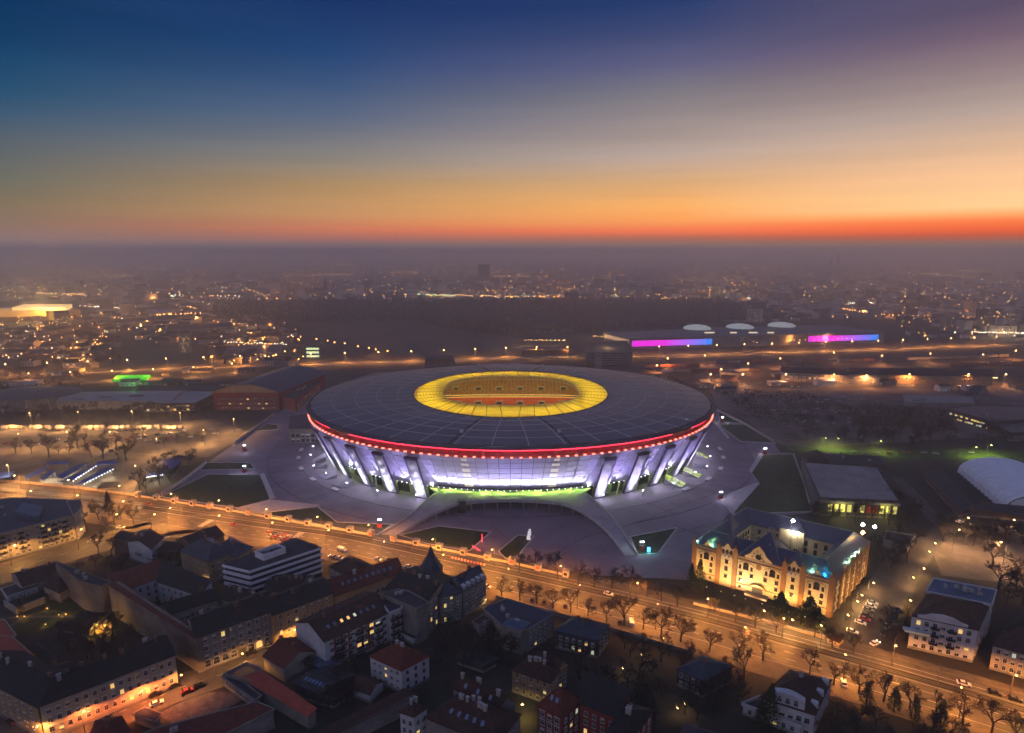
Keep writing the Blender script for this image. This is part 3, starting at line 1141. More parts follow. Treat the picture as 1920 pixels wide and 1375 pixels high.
def ramp(o, i_):
    b = MB()
    A, B_ = [G(*p) for p in o], [G(*p) for p in i_]
    A, B_ = [Vector(v) for v in A], [Vector(v) for v in B_]

    def cr(P):
        out = []
        Q = [P[0] * 2 - P[1]] + P + [P[-1] * 2 - P[-2]]
        for k in range(1, len(Q) - 2):
            for s in range(5):
                t = s / 5
                a, bb, c, d = Q[k - 1], Q[k], Q[k + 1], Q[k + 2]
                out.append(0.5 * ((2 * bb) + (c - a) * t + (2 * a - 5 * bb + 4 * c - d) * t * t + (3 * bb - a - 3 * c + d) * t ** 3))
        return out + [P[-1]]
    A, B_ = cr(A), cr(B_)
    dz = Vector((0, 0, 0.9))
    for k in range(len(A) - 1):
        q = [A[k], A[k + 1], B_[k + 1], B_[k]]
        lowp = [Vector((v.x, v.y, max(0.0, v.z - 0.9))) for v in q]
        b.hexa(lowp + q)
    b.build('ramp_deck', m_conc, wk)
    for P, sg in ((A, 1), (B_, -1)):
        b = MB()
        for k in range(len(P) - 1):
            t = (P[k + 1] - P[k])
            n = Vector((-t.y, t.x, 0)).normalized() * 0.22
            lo = [P[k] - n, P[k + 1] - n, P[k + 1] + n, P[k] + n]
            b.hexa([v - Vector((0, 0, 0.5)) for v in lo] + [v + Vector((0, 0, 1.1)) for v in lo])
        b.build('parapet', m_lawnwall, wk)
    return A, B_


LA = ramp(LO, LI)
RA = ramp(RO, RI)
# terrace between the ramps, hugging the stadium
b = MB()
NT = 26
inner = [EL(0.872, R(-112 + 44 * k / NT), 6) for k in range(NT + 1)]
Li, Ri = G(862, 944, 6), G(1052, 945, 6)
edge = []
for k in range(NT + 1):
    f = k / NT
    a = Vector(G(819, 923.5, 6)).lerp(Vector(G(862, 944, 6)), min(1, f / 0.2)) if f < 0.2 else (
        Vector(G(1052, 945, 6)).lerp(Vector(G(1095, 923.5, 6)), (f - 0.8) / 0.2) if f > 0.8 else None)
    if a is None:
        g = (f - 0.2) / 0.6
        x = 862 + 190 * g
        a = G(x, 938.6 + 5.9 * abs(2 * g - 1) ** 2.2, 6)
    edge.append(Vector(a))
for k in range(NT):
    q = [edge[k], edge[k + 1], inner[k + 1], inner[k]]
    b.hexa([v - Vector((0, 0, 1.0)) for v in q] + q)
b.build('terrace_deck', m_conc, wk)
b = MB()
for k in range(5, NT - 5):
    t = (edge[k + 1] - edge[k])
    n = Vector((-t.y, t.x, 0)).normalized() * 0.2
    lo = [edge[k] - n, edge[k + 1] - n, edge[k + 1] + n, edge[k] + n]
    b.hexa([v - Vector((0, 0, 1.2)) for v in lo] + [v + Vector((0, 0, 0.9)) for v in lo])
b.build('parapet', m_lawnwall, wk)
m_greenfloor = mat('terrace_floor', (0.42, 0.44, 0.36), 0.8, noise=0.1)
b = MB()
for k in range(2, NT - 2):
    i0, i1 = inner[k], inner[k + 1]
    o0, o1 = EL(0.917, R(-112 + 44 * k / NT), 6.06), EL(0.917, R(-112 + 44 * (k + 1) / NT), 6.06)
    b.quad(i0 + Vector((0, 0, 0.06)), i1 + Vector((0, 0, 0.06)), o1, o0)
b.build('terrace_paving', m_greenfloor, wk)
for k in range(3, NT - 2, 2):
    p = edge[k].lerp(inner[k], 0.12)
    b = MB()
    b.bar((p.x, p.y, 0), (p.x, p.y, 5.1), 0.42, k=8)
    b.build('column', m_conc, wk)
for A_, B_ in (LA, RA):
    for k in (3, 7, 11):
        for P, o in ((A_, B_), (B_, A_)):
            p = P[k].lerp(o[k], 0.15)
            b = MB()
            b.bar((p.x, p.y, 0), (p.x, p.y, p.z - 0.8), 0.35, k=8)
            b.build('column', m_conc, wk)
b = MB()
for k in range(NT):
    p, q = edge[k].lerp(inner[k], 0.75), edge[k + 1].lerp(inner[k + 1], 0.75)
    b.quad((p.x, p.y, 0), (q.x, q.y, 0), (q.x, q.y, 5), (p.x, p.y, 5))
b.build('undercroft_wall', m_gl_dark, wk)
g = G(866, 962)
lt = thing('lift_tower', 'black lift tower in front of the terrace of the stadium', 'lift tower', (g.x, g.y, 0))
b = MB()
b.box(g.x, g.y + 1.5, 3.7, 5.0, 3.6, 7.4)
b.build('shaft', m_black, lt)
b = MB()
b.box(g.x, g.y + 1.5, 7.65, 5.4, 4.0, 0.3)
b.build('cap', m_steelgrey, lt)
b = MB()
b.box(g.x, g.y - 0.35, 1.2, 1.6, 0.12, 1.8)
b.build('door', m_gl_dark, lt)

# white roof lights round the plaza, and the glass stair roofs beside the stadium
WS = [(1350, 843), (1356, 859.5), (1351, 880), (1328, 899.5), (1286, 918.5), (565, 845), (560, 860), (565, 880), (587, 900), (629, 919)]
for k, (px, py) in enumerate(WS):
    g = G(px, py)
    th = math.atan2((g.y - SY) / SB, (g.x - SX) / SA)
    t, n = tan_n(th)
    ang = math.atan2(t.y, t.x)
    lab = ['topmost', 'second from top', 'middle', 'second from bottom', 'bottommost'][k % 5]
    o = thing('bench_slab', 'white slab bench, %s of the five on the %s of the stadium' % (lab, 'east side' if k < 5 else 'west side'), 'bench', (g.x, g.y, 0.05),
              0, 'white slab benches round the stadium')
    o['label'] = 'white slab bench on the plaza %s the stadium, %s of five' % ('right of' if k < 5 else 'left of', lab)
    b = MB()
    b.box(g.x, g.y, 0.75, 6.6, 2.9, 0.3, 0, ang)
    b.build('slab', m_white_pan, o)
    b = MB()
    b.box(g.x, g.y, 0.33, 5.8, 2.0, 0.55, 0, ang)
    b.build('base', m_steelgrey, o)
m_gg = bpy.data.materials.new('green_lit_glass')
m_gg.use_nodes = True
t_ = m_gg.node_tree
gn = t_.nodes.new('ShaderNodeNewGeometry')
nz_ = t_.nodes.new('ShaderNodeTexNoise')
nz_.inputs['Scale'].default_value = 0.42
nz_.inputs['Detail'].default_value = 3
t_.links.new(gn.outputs['Position'], nz_.inputs['Vector'])
crr = t_.nodes.new('ShaderNodeValToRGB')
crr.color_ramp.elements[0].color = (0.12, 0.20, 0.02, 1)
crr.color_ramp.elements[0].position = 0.42
crr.color_ramp.elements[1].color = (0.72, 0.85, 0.14, 1)
crr.color_ramp.elements[1].position = 0.58
t_.links.new(nz_.outputs['Fac'], crr.inputs[0])
t_.links.new(crr.outputs[0], t_.nodes['Principled BSDF'].inputs['Emission Color'])
t_.nodes['Principled BSDF'].inputs['Emission Strength'].default_value = 0.9
t_.nodes['Principled BSDF'].inputs['Base Color'].default_value = (0.1, 0.12, 0.05, 1)
m_vio = mat('violet_slab', (0.22, 0.20, 0.26), 0.6, noise=0.15, scale=0.3)


def slab(q, z0, z1, m, label, nm='stair_roof'):
    P = [G(x, y, z) for (x, y), z in zip(q, (z1, z0, z0, z1))]
    c = sum((Vector(p) for p in P), Vector()) / 4
    o = thing(nm, label, 'stair roof', (c.x, c.y, 0.05), 0, 'sloping stair roofs beside the stadium')
    b = MB()
    b.hexa([(p.x, p.y, 0.05) for p in P] + [tuple(p) for p in P])
    b.build('plinth', m_vio, o)
    # glass bays
    for k in range(3):
        for j in range(2):
            def bl(u, v):
                a = P[0].lerp(P[1], u)
                d = P[3].lerp(P[2], u)
                return a.lerp(d, v) + Vector((0, 0, 0.06))
            b = MB()
            u0, u1, v0, v1 = k / 3 + 0.015, (k + 1) / 3 - 0.015, j / 2 + 0.03, (j + 1) / 2 - 0.03
            b.poly([bl(u0, v0), bl(u1, v0), bl(u1, v1), bl(u0, v1)])
            b.build('glass_panel', m, o)


slab([(1248.5, 888), (1288, 907), (1278, 914.6), (1246, 898.5)], 0.5, 3.2, m_gg, 'glowing yellow green stair roof nearest the front pylons right of the stadium')
slab([(1283.5, 875), (1317, 890), (1310, 896.5), (1280.6, 882.5)], 0.5, 3.2, m_gg, 'glowing yellow green stair roof in the middle right of the stadium')
slab([(1306, 846), (1329, 856), (1326.5, 860), (1304.7, 850.4)], 0.5, 3.2, m_gg, 'small glowing yellow green stair roof farthest along the right of the stadium')
slab([(1301, 860.6), (1327, 872), (1326, 878), (1299.6, 868)], 0.6, 4.2, m_vio, 'unlit violet grey stair roof between two glowing ones right of the stadium')
slab([(610, 848), (588, 861), (590, 865), (611, 856)], 0.6, 4.0, m_vio, 'unlit stair roof farthest along the left of the stadium')
slab([(613, 863), (588, 874), (591, 878), (613, 870)], 0.6, 4.0, m_vio, 'second unlit stair roof along the left of the stadium')
slab([(628, 880), (598, 893), (612, 899), (632, 889)], 0.5, 3.0, m_vio, 'third unlit stair roof along the left of the stadium')
slab([(650, 893), (622, 909), (640, 914), (662, 902)], 0.5, 3.0, m_vio, 'unlit stair roof nearest the front pylons left of the stadium')

# plaza lamp posts
lp = None
m_lampw = mat('lamp_white', (1, 1, 1), 0.5, noise=0, emit=(0.80, 0.80, 1.0), es=14.0, sample=False)
m_pole = mat('lamp_pole', (0.10, 0.10, 0.11), 0.5, noise=0.1, metal=0.4)
PLL = [(781, 940), (708, 932), (651, 917), (612, 898), (589, 884), (583, 863), (588, 847), (1131, 940), (1205, 932), (1263, 918), (1303, 897), (1325, 885), (1331, 866), (1326, 847), (1316, 832)]
for k, (px, py) in enumerate(PLL):
    g = G(px, py)
    lab = 'slim plaza lamp with white head at the %s of the stadium, %s from the footbridge' % ('left' if k < 7 else 'right', ORD[k if k < 7 else k - 7])
    if lp is None:
        lp = thing('plaza_lamp', lab, 'lamp', (0, 0, 0), 0, 'lamps round the stadium plaza')
        b = MB()
        b.bar((0, 0, 0), (0, 0, 4.2), 0.12, k=6)
        b.build('pole', m_pole, lp)
        b = MB()
        b.box(0, 0, 4.3, 1.3, 0.5, 0.22)
        b.build('lamp_head', m_lampw, lp)
        point_light('lamp_light', (0, 0, 3.9), 420, (0.72, 0.68, 1.0), 0.3, lp)
        lp.location = (g.x, g.y, 0.05)
    else:
        copy_tree(lp, (g.x, g.y, 0.05), random.uniform(0, 3), lab)
# ------------------------------------------------------------------ building kit
m_pane = mat('window_pane', (0.012, 0.014, 0.02), 0.12, noise=0.2, scale=0.5, spec=0.6)
m_wframe = mat('window_frame_white', (0.55, 0.52, 0.48), 0.6, noise=0.15, scale=0.8)
m_wframe_d = mat('window_frame_dark', (0.09, 0.07, 0.06), 0.6, noise=0.15, scale=0.8)
m_lit = [mat('lit_pane_amber', (0.6, 0.4, 0.15), 0.4, noise=0, emit=(1.0, 0.56, 0.16), es=1.15, sample=False),
         mat('lit_pane_yellow', (0.6, 0.5, 0.2), 0.4, noise=0, emit=(1.0, 0.72, 0.20), es=0.9, sample=False),
         mat('lit_pane_white', (0.6, 0.6, 0.5), 0.4, noise=0, emit=(0.9, 0.95, 0.65), es=0.6, sample=False)]
m_skyl = mat('skylight_glass', (0.10, 0.17, 0.28), 0.12, noise=0.15, spec=0.8)
m_chim = mat('chimney_brick', (0.20, 0.11, 0.075), 0.9, noise=0.3, scale=1.2)
m_chimw = mat('chimney_plaster', (0.36, 0.33, 0.30), 0.9, noise=0.25, scale=1.0)
m_r_black = mat('roof_black_tile', (0.036, 0.031, 0.028), 0.8, alt=(0.015, 0.014, 0.014), scale=0.5, detail=10)
m_r_brown = mat('roof_brown_tile', (0.090, 0.042, 0.030), 0.85, alt=(0.036, 0.020, 0.016), scale=0.5, detail=10)
m_r_red = mat('roof_red_tile', (0.18, 0.045, 0.028), 0.85, alt=(0.085, 0.026, 0.018), scale=0.5, detail=10)
m_r_bred = mat('roof_bright_red', (0.36, 0.075, 0.045), 0.8, noise=0.15, scale=0.4)
m_r_slate = mat('roof_blue_slate', (0.052, 0.066, 0.095), 0.5, alt=(0.026, 0.032, 0.046), scale=0.4, detail=10)
m_r_grey = mat('roof_grey_bitumen', (0.065, 0.065, 0.070), 0.9, alt=(0.030, 0.030, 0.034), scale=0.25, detail=10)
m_r_tin = mat('roof_tin_blue', (0.10, 0.17, 0.25), 0.45, alt=(0.05, 0.085, 0.13), scale=0.3, metal=0.2, detail=9)
m_w_cream = mat('wall_cream', (0.46, 0.40, 0.31), 0.9, alt=(0.30, 0.26, 0.20), scale=0.22, detail=10)
m_w_white = mat('wall_white', (0.62, 0.61, 0.62), 0.85, alt=(0.46, 0.45, 0.46), scale=0.2, detail=10)
m_w_grey = mat('wall_grey_render', (0.30, 0.28, 0.25), 0.95, alt=(0.16, 0.145, 0.13), scale=0.16, detail=11)
m_w_old = mat('wall_old_brick', (0.26, 0.21, 0.165), 0.95, alt=(0.13, 0.105, 0.085), scale=0.14, detail=11)
m_w_tan = mat('wall_tan', (0.42, 0.29, 0.155), 0.9, alt=(0.30, 0.20, 0.105), scale=0.2, detail=10)
m_w_brown = mat('wall_brown', (0.21, 0.13, 0.085), 0.9, alt=(0.12, 0.078, 0.055), scale=0.2, detail=10)
m_w_brick = mat('wall_red_brick', (0.26, 0.060, 0.040), 0.9, alt=(0.17, 0.042, 0.03), scale=0.5, detail=9)
m_w_dark = mat('wall_dark', (0.075, 0.070, 0.066), 0.9, noise=0.3, scale=0.3)

_WM = {}


def win_mesh(w_, h_, kind='plain', lit=None, dark=False):
    key = (round(w_, 2), round(h_, 2), kind, lit, dark)
    if key in _WM:
        return _WM[key]
    b = MB()
    t = 0.11
    b.box(-w_ / 2, 0.03, 0, t, 0.16, h_, 0)
    b.box(w_ / 2, 0.03, 0, t, 0.16, h_, 0)
    b.box(0, 0.03, h_ / 2, w_ + t, 0.16, t, 0)
    b.box(0, 0.07, -h_ / 2, w_ + 0.35, 0.30, t, 0)
    if kind != 'slit':
        b.box(0, 0.03, h_ * 0.18, w_ - t, 0.10, 0.07, 0)
        b.box(0, 0.03, -h_ * 0.16, 0.07, 0.10, h_ * 0.66, 0)
    if kind == 'hood':
        b.box(0, 0.12, h_ / 2 + 0.3, w_ + 0.6, 0.36, 0.14, 0)
    if kind == 'blind':
        b.quad((w_ * .44, .022, h_ * .02), (-w_ * .44, .022, h_ * .02), (-w_ * .44, .022, h_ * .46), (w_ * .44, .022, h_ * .46), 0)
    if kind == 'arch':
        n = 8
        pts = [(w_ / 2 * math.cos(PI * i / n), h_ / 2 + w_ / 2 * math.sin(PI * i / n)) for i in range(n + 1)]
        b.poly([(x, 0.015, z) for x, z in pts][::-1], 1)
        for p, q in zip(pts[:-1], pts[1:]):
            b.bar((p[0] * 1.08, 0.05, p[1]), (q[0] * 1.08, 0.05, q[1]), 0.1, 0)
    b.quad((w_ / 2, 0.012, -h_ / 2), (-w_ / 2, 0.012, -h_ / 2), (-w_ / 2, 0.012, h_ / 2), (w_ / 2, 0.012, h_ / 2), 1)
    pane = m_pane if lit is None else m_lit[lit]
    _WM[key] = b.mesh('window', [m_wframe_d if dark else m_wframe, pane])
    return _WM[key]


def skylight_mesh(lit=None):
    key = ('sky', lit)
    if key not in _WM:
        b = MB()
        b.box(0, 0, 0.08, 1.25, 1.7, 0.16, 0)
        b.quad((-.5, -.72, .17), (.5, -.72, .17), (.5, .72, .17), (-.5, .72, .17), 1)
        _WM[key] = b.mesh('skylight', [m_wframe_d, m_skyl if lit is None else m_lit[lit]])
    return _WM[key]


def edge_frame(A, B, cen):
    d = Vector((B[0] - A[0], B[1] - A[1], 0))
    L = d.length
    d /= L
    n = Vector((-d.y, d.x, 0))
    mid = (Vector((A[0], A[1], 0)) + Vector((B[0], B[1], 0))) / 2
    if n.dot(mid - cen) < 0:
        n = -n
    x = Vector((n.y, -n.x, 0))
    return d, n, L, math.atan2(x.y, x.x)


def facade_windows(par, A, B, cen, spec, rng):
    """rows x cols of window parts on the wall from A to B"""
    d, n, L, rz = edge_frame(A, B, cen)
    rows, cols = spec['rows'], spec['cols']
    w_, h_ = spec.get('w', 1.15), spec.get('h', 1.75)
    z0, dz = spec.get('z0', 1.9), spec.get('dz', 3.3)
    u0, u1 = spec.get('u0', 0.05), spec.get('u1', 0.95)
    for r in range(rows):
        for c in range(cols):
            if rng.random() < spec.get('skip', 0.0):
                continue
            u = u0 + (u1 - u0) * ((c + 0.5) / cols)
            p = Vector((A[0], A[1], 0)) + d * (L * u) + n * 0.02
            lit = None
            if rng.random() < spec.get('lit', 0.04):
                lit = rng.choice((0, 0, 1, 1, 2))
            kind = spec.get('kind', 'plain')
            if kind in ('plain', 'hood') and not spec.get('dark') and rng.random() < .3:
                kind = 'blind'
            hh = h_
            if r == 0 and spec.get('door') is not None and c in spec['door']:
                b = MB()
                b.box(0, 0.04, 0, 2.4, 0.2, 3.2, 0)
                key = ('door',)
                if key not in _WM:
                    _WM[key] = b.mesh('door', [m_w_dark])
                inst('door', _WM[key], par, (p.x, p.y, 1.6), rz)
                continue
            inst('window', win_mesh(w_, hh, kind, lit, spec.get('dark', False)), par, (p.x, p.y, z0 + dz * r), rz)
            if spec.get('balcony') and c in spec['balcony'] and r >= spec.get('balrow', 1):
                key = ('balcony', spec.get('balw', 2.6))
                if key not in _WM:
                    bw = spec.get('balw', 2.6)
                    b = MB()
                    b.box(0, 0.65, 0, bw, 1.3, 0.16, 0)
                    b.box(0, 1.28, 0.55, bw, 0.06, 1.0, 1)
                    b.box(-bw / 2, 0.65, 0.55, 0.06, 1.3, 1.0, 1)
                    b.box(bw / 2, 0.65, 0.55, 0.06, 1.3, 1.0, 1)
                    _WM[key] = b.mesh('balcony', [m_conc, m_black])
                inst('balcony', _WM[key], par, (p.x, p.y, z0 + dz * r - hh / 2 - 0.3), rz)


def building(name, label, cat, P, h, roof='gable', rise=3.0, wall=None, rmat=None, win=(), ridge=0, chim=0, sky=0, over=0.45, hipin=0.9, group=None,
             parapet=0.5, seed=1, base=0.0, chm=None, skylit=0.0, plinth=True, cornice=True, dormers=None, lowedge=None):
    """P: eave corners in order (plan points); returns the thing"""
    rng = random.Random(seed * 77 + 5)
    P = [Vector((p[0], p[1], 0)) for p in P]
    cen = sum(P, Vector()) / len(P)
    t = thing(name, label, cat, (cen.x, cen.y, 0), 0, group)
    wall, rmat = wall or m_w_grey, rmat or m_r_black
    b = MB()
    b.prism([(p.x, p.y) for p in P], base, h, bottom=False)
    z = lambda p, zz: Vector((p.x, p.y, zz))
    k = len(P)
    rp = None
    if roof in ('gable', 'hip') and k == 4:
        Q = P if ridge == 0 else P[1:] + P[:1]      # ridge runs along Q0->Q1
        mA, mB = (Q[3] + Q[0]) / 2, (Q[1] + Q[2]) / 2
        ax = (mB - mA)
        if roof == 'hip':
            ins = min((Q[0] - Q[3]).length / 2 * hipin, ax.length * 0.49)
            rA, rB = mA + ax.normalized() * ins, mB - ax.normalized() * ins
        else:
            rA, rB = mA, mB
            b.poly([z(Q[3], h), z(Q[0], h), z(mA, h + rise)])
            b.poly([z(Q[1], h), z(Q[2], h), z(mB, h + rise)])
        rp = (rA, rB, Q)
    b.build('wall', wall, t)
    # expanded eaves
    O = []
    for i in range(k):
        a, c, e = P[i - 1], P[i], P[(i + 1) % k]
        v = (c - a).normalized() + (c - e).normalized()
        if (c - cen).dot(v) < 0:
            v = -v
        O.append(c + v.normalized() * over * 1.3)
    r = MB()
    roofobj = None
    if rp:
        rA, rB, Q = rp
        OQ = O if ridge == 0 else O[1:] + O[:1]
        he = h - 0.12
        if roof == 'gable':
            ext = (rB - rA).normalized() * over * 0.6
            rA, rB = rA - ext, rB + ext
        up = Vector((0, 0, 0.16))
        for q in ([z(OQ[0], he), z(OQ[1], he), z(rB, h + rise), z(rA, h + rise)], [z(OQ[2], he), z(OQ[3], he), z(rA, h + rise), z(rB, h + rise)]):
            r.hexa([v - Vector((0, 0, 0.1)) for v in q] + [v + up for v in q])
        if roof == 'hip':
            for q in ([z(OQ[1], he), z(OQ[2], he), z(rB, h + rise)], [z(OQ[3], he), z(OQ[0], he), z(rA, h + rise)]):
                r.poly([v + up for v in q])
                r.quad(q[0], q[1], q[1] + up, q[0] + up)
        roofobj = r.build('roof', rmat, t)
        rb = MB()
        rb.bar(z(rA, h + rise + 0.16), z(rB, h + rise + 0.16), 0.16)
        if roof == 'hip':
            for a_, q in ((rA, OQ[0]), (rA, OQ[3]), (rB, OQ[1]), (rB, OQ[2])):
                rb.bar(z(a_, h + rise + 0.16), z(q, he + 0.16), 0.13)
        rb.build('ridge', rmat, roofobj, off=(cen.x, cen.y, 0))
        # patched tiles and an aerial
        for i in range(4):
            u, v, s_ = rng.uniform(.08, .8), rng.uniform(.1, .7), rng.choice((0, 1))
            e0, e1, t0, t1 = (OQ[0], OQ[1], rA, rB) if s_ == 0 else (OQ[2], OQ[3], rB, rA)
            fp = lambda a, c: z(e0, he).lerp(z(e1, he), a).lerp(z(t0, h + rise).lerp(z(t1, h + rise), a), c) + Vector((0, 0, .2))
            pbm = MB()
            du, dv = rng.uniform(.05, .14), rng.uniform(.1, .25)
            pbm.quad(fp(u, v), fp(u + du, v), fp(u + du, v + dv), fp(u, v + dv))
            pbm.build('tile_patch', rng.choice((m_r_brown, m_r_black, m_r_red, m_r_grey)), roofobj, off=(cen.x, cen.y, 0))
        ab = MB()
        p = rA.lerp(rB, rng.uniform(.2, .8))
        ab.bar(z(p, h + rise), z(p, h + rise + 2.6), .05, 0, 3)
        ab.bar(z(p, h + rise + 2.4) - Vector((.6, 0, 0)), z(p, h + rise + 2.4) + Vector((.6, 0, 0)), .04, 0, 3)
        ab.build('aerial', m_steelgrey, roofobj, off=(cen.x, cen.y, 0))
        for i in range(chim):
            f = (i + 0.5 + rng.uniform(-.25, .25)) / chim
            p = rA.lerp(rB, f)
            side = (OQ[0] - OQ[3]).normalized() * rng.uniform(-1.5, 1.5)
            cb = MB()
            cw = rng.uniform(0.8, 1.7)
            ang = math.atan2((rB - rA).y, (rB - rA).x)
            cb.box(p.x + side.x, p.y + side.y, h + rise + 0.3, cw, 0.75, 2.2, 0, ang)
            cb.box(p.x + side.x, p.y + side.y, h + rise + 1.45, cw + 0.25, 0.95, 0.18, 0, ang)
            cb.build('chimney', chm or (m_chim if rng.random() < 0.6 else m_chimw), roofobj, off=(cen.x, cen.y, 0))
        for i in range(sky):
            # skylights on the slope above edge Q0Q1
            f = (i + 0.5) / sky
            a0, a1 = z(OQ[0], he).lerp(z(OQ[1], he), 0.12 + 0.76 * f), z(rA, h + rise).lerp(z(rB, h + rise), 0.12 + 0.76 * f)
            if lowedge == 1:
                a0, a1 = z(OQ[3], he).lerp(z(OQ[2], he), 0.12 + 0.76 * f), a1
            p = a0.lerp(a1, 0.5) + Vector((0, 0, 0.2))
            e1 = (OQ[1] - OQ[0]).normalized()
            e2 = (a1 - a0).normalized()
            nn = e1.cross(e2)
            if nn.z < 0:
                nn = -nn
                e1 = -e1
            o = bpy.data.objects.new('skylight', skylight_mesh(rng.choice((0, 2)) if rng.random() < skylit else None))
            COL.objects.link(o)
            o.parent = roofobj
            M_ = Matrix((e1, e2, nn)).transposed().to_4x4()
            M_.translation = p - Vector((cen.x, cen.y, 0))
            o.matrix_local = M_
    elif roof == 'shed':
        # ridge: index of the high edge
        hi = {ridge, (ridge + 1) % k}
        q = [z(O[i], h + (rise if i in hi else -0.1)) for i in range(k)]
        r.hexa([v - Vector((0, 0, 0.15)) for v in q] + q) if k == 4 else r.poly(q)
        wb = MB()
        for i in range(k):
            j = (i + 1) % k
            zi, zj = h + (rise if i in hi else 0) - 0.1, h + (rise if j in hi else 0) - 0.1
            if i in hi or j in hi:
                wb.quad(z(P[i], h), z(P[j], h), z(P[j], zj), z(P[i], zi))
        wb.build('upper_wall', wall, t)
        roofobj = r.build('roof', rmat, t)
    else:
        r.prism([(p.x, p.y) for p in P], h - 0.05, h + 0.12)
        roofobj = r.build('roof', rmat, t)
        if parapet > 0:
            pbm = MB()
            for i in range(k):
                A, B_ = O[i], O[(i + 1) % k]
                d = (B_ - A).normalized()
                nn = Vector((-d.y, d.x, 0)) * 0.17
                pbm.prism([(A - nn)[:2], (B_ - nn)[:2], (B_ + nn)[:2], (A + nn)[:2]], h - 0.3, h + parapet)
            pbm.build('parapet', wall, t)
        for i in range(chim):
            u, v = rng.uniform(0.2, 0.8), rng.uniform(0.2, 0.8)
            p = P[0].lerp(P[1], u).lerp(P[-1].lerp(P[-2], u), v)
            cb = MB()
            cb.box(p.x, p.y, h + 0.75, rng.uniform(0.8, 2), rng.uniform(0.7, 1.4), 1.4, 0, rng.uniform(0, 3))
            cb.build('roof_vent', m_chimw, roofobj, off=(cen.x, cen.y, 0))
    if cornice and roof != 'flat':
        cb = MB()
        for i in range(k):
            A, B_ = P[i], P[(i + 1) % k]
            d, n, L, rz = edge_frame(A, B_, cen)
            m_ = (A + B_) / 2 + n * 0.12
            cb.box(m_.x, m_.y, h - 0.35, L + 0.2, 0.26, 0.3, 0, math.atan2(d.y, d.x))
        cb.build('cornice', wall, t)
    if plinth:
        cb = MB()
        for i in range(k):
            A, B_ = P[i], P[(i + 1) % k]
            d, n, L, rz = edge_frame(A, B_, cen)
            m_ = (A + B_) / 2 + n * 0.05
            cb.box(m_.x, m_.y, base + 0.5, L + 0.1, 0.14, 1.0, 0, math.atan2(d.y, d.x))
        cb.build('plinth', m_w_grey, t)
    for s in win:
        i = s['e']
        facade_windows(t, P[i], P[(i + 1) % k], cen, s, rng)
    if dormers:
        e, cnt = dormers
        A, B_ = P[e], P[(e + 1) % k]
        d, n, L, rz = edge_frame(A, B_, cen)
        for i in range(cnt):
            p = A + d * (L * (i + 0.5) / cnt) - n * 1.1
            db = MB()
            db.box(p.x, p.y, h + 1.0, 1.7, 2.0, 2.0, 0, math.atan2(d.y, d.x))
            dz_ = db.build('dormer', m_w_white, roofobj, off=(cen.x, cen.y, 0))
            q = p + n * 1.02
            o = inst('window', win_mesh(1.0, 1.2), t, (q.x, q.y, h + 1.0), rz)
    return t


def EV(pts, h):
    return [G(x, y, h) for x, y in pts]


def rect_from(A, B, depth, side=1):
    """plan rectangle: front edge A->B, extending depth metres to its left (side=1) or right"""
    A, B = Vector((A[0], A[1], 0)), Vector((B[0], B[1], 0))
    d = (B - A).normalized()
    n = Vector((-d.y, d.x, 0)) * side * depth
    return [A, B, B + n, A + n]
# ------------------------------------------------------------------ buildings of the near quarter
W = lambda e, rows, cols, **k: dict(e=e, rows=rows, cols=cols, **k)
H = height_at

# long three storey block bottom left with its corner wing
h = 12.5
P = EV([(74, 1325), (328, 1228), (300, 1194), (136, 1262)], h)
building('corner_tenement', 'long three storey tenement with dark roof along the red lit street, at its corner', 'building', P, h, 'gable', 4.2, m_w_cream, m_r_black,
         [W(0, 3, 15, z0=2.9, dz=3.5, kind='hood', lit=0.07, u0=0.02, u1=0.98)], chim=6, seed=3)
P = EV([(-40, 1268), (46, 1324), (74, 1325), (136, 1262), (60, 1225)], h)
P = EV([(-60, 1258), (70, 1326), (130, 1263), (40, 1222)], h - 0.3)
building('corner_tenement', 'short black roofed wing of the corner tenement beside the parked cars', 'building', P, h - 0.3, 'gable', 4.0, m_w_tan, m_r_black,
         [W(0, 3, 9, z0=2.9, dz=3.4, kind='hood', lit=0.02)], chim=4, seed=4)
# grey four storey house
h = 14.5
building('grey_tenement', 'pale grey four storey tenement with black roof and arched ground floor on the side street', 'building',
         EV([(367, 1196), (511, 1145), (497, 1107), (352, 1160)], h), h, 'gable', 3.6, m_w_grey, m_r_black,
         [W(0, 3, 8, z0=5.2, dz=3.5, w=1.3, h=2.0, kind='hood', lit=0.06), W(0, 1, 8, z0=1.9, w=2.2, h=1.7, kind='arch', door=[4], lit=0.2)], chim=3, seed=5)
building('tan_tenement', 'tan four storey tenement half lit by a street lamp, next to the grey one', 'building',
         EV([(511, 1154), (624, 1112), (592, 1085), (486, 1128)], 14), 14, 'gable', 3.4, m_w_tan, m_r_black,
         [W(0, 4, 7, z0=2.1, dz=3.3, lit=0.10)], chim=3, seed=6)
building('orange_tenement', 'long orange lit house with red roof and a row of dark solar panels', 'building',
         EV([(626, 1118), (755, 1073), (737, 1050), (607, 1090)], 11), 11, 'gable', 4.2, m_w_tan, m_r_red,
         [W(0, 2, 12, z0=2.2, dz=4.0, kind='arch', w=1.5, h=1.8, lit=0.03)], chim=2, sky=9, seed=7)
building('low_house', 'low yellowish house with brown hipped roof beside the avenue, next to the striped office', 'building',
         EV([(618, 1063), (668, 1086), (706, 1063), (655, 1042)], 7.5), 7.5, 'hip', 3.2, m_w_cream, m_r_brown, [W(0, 2, 6, z0=1.8, dz=3.2)], chim=1, seed=8)
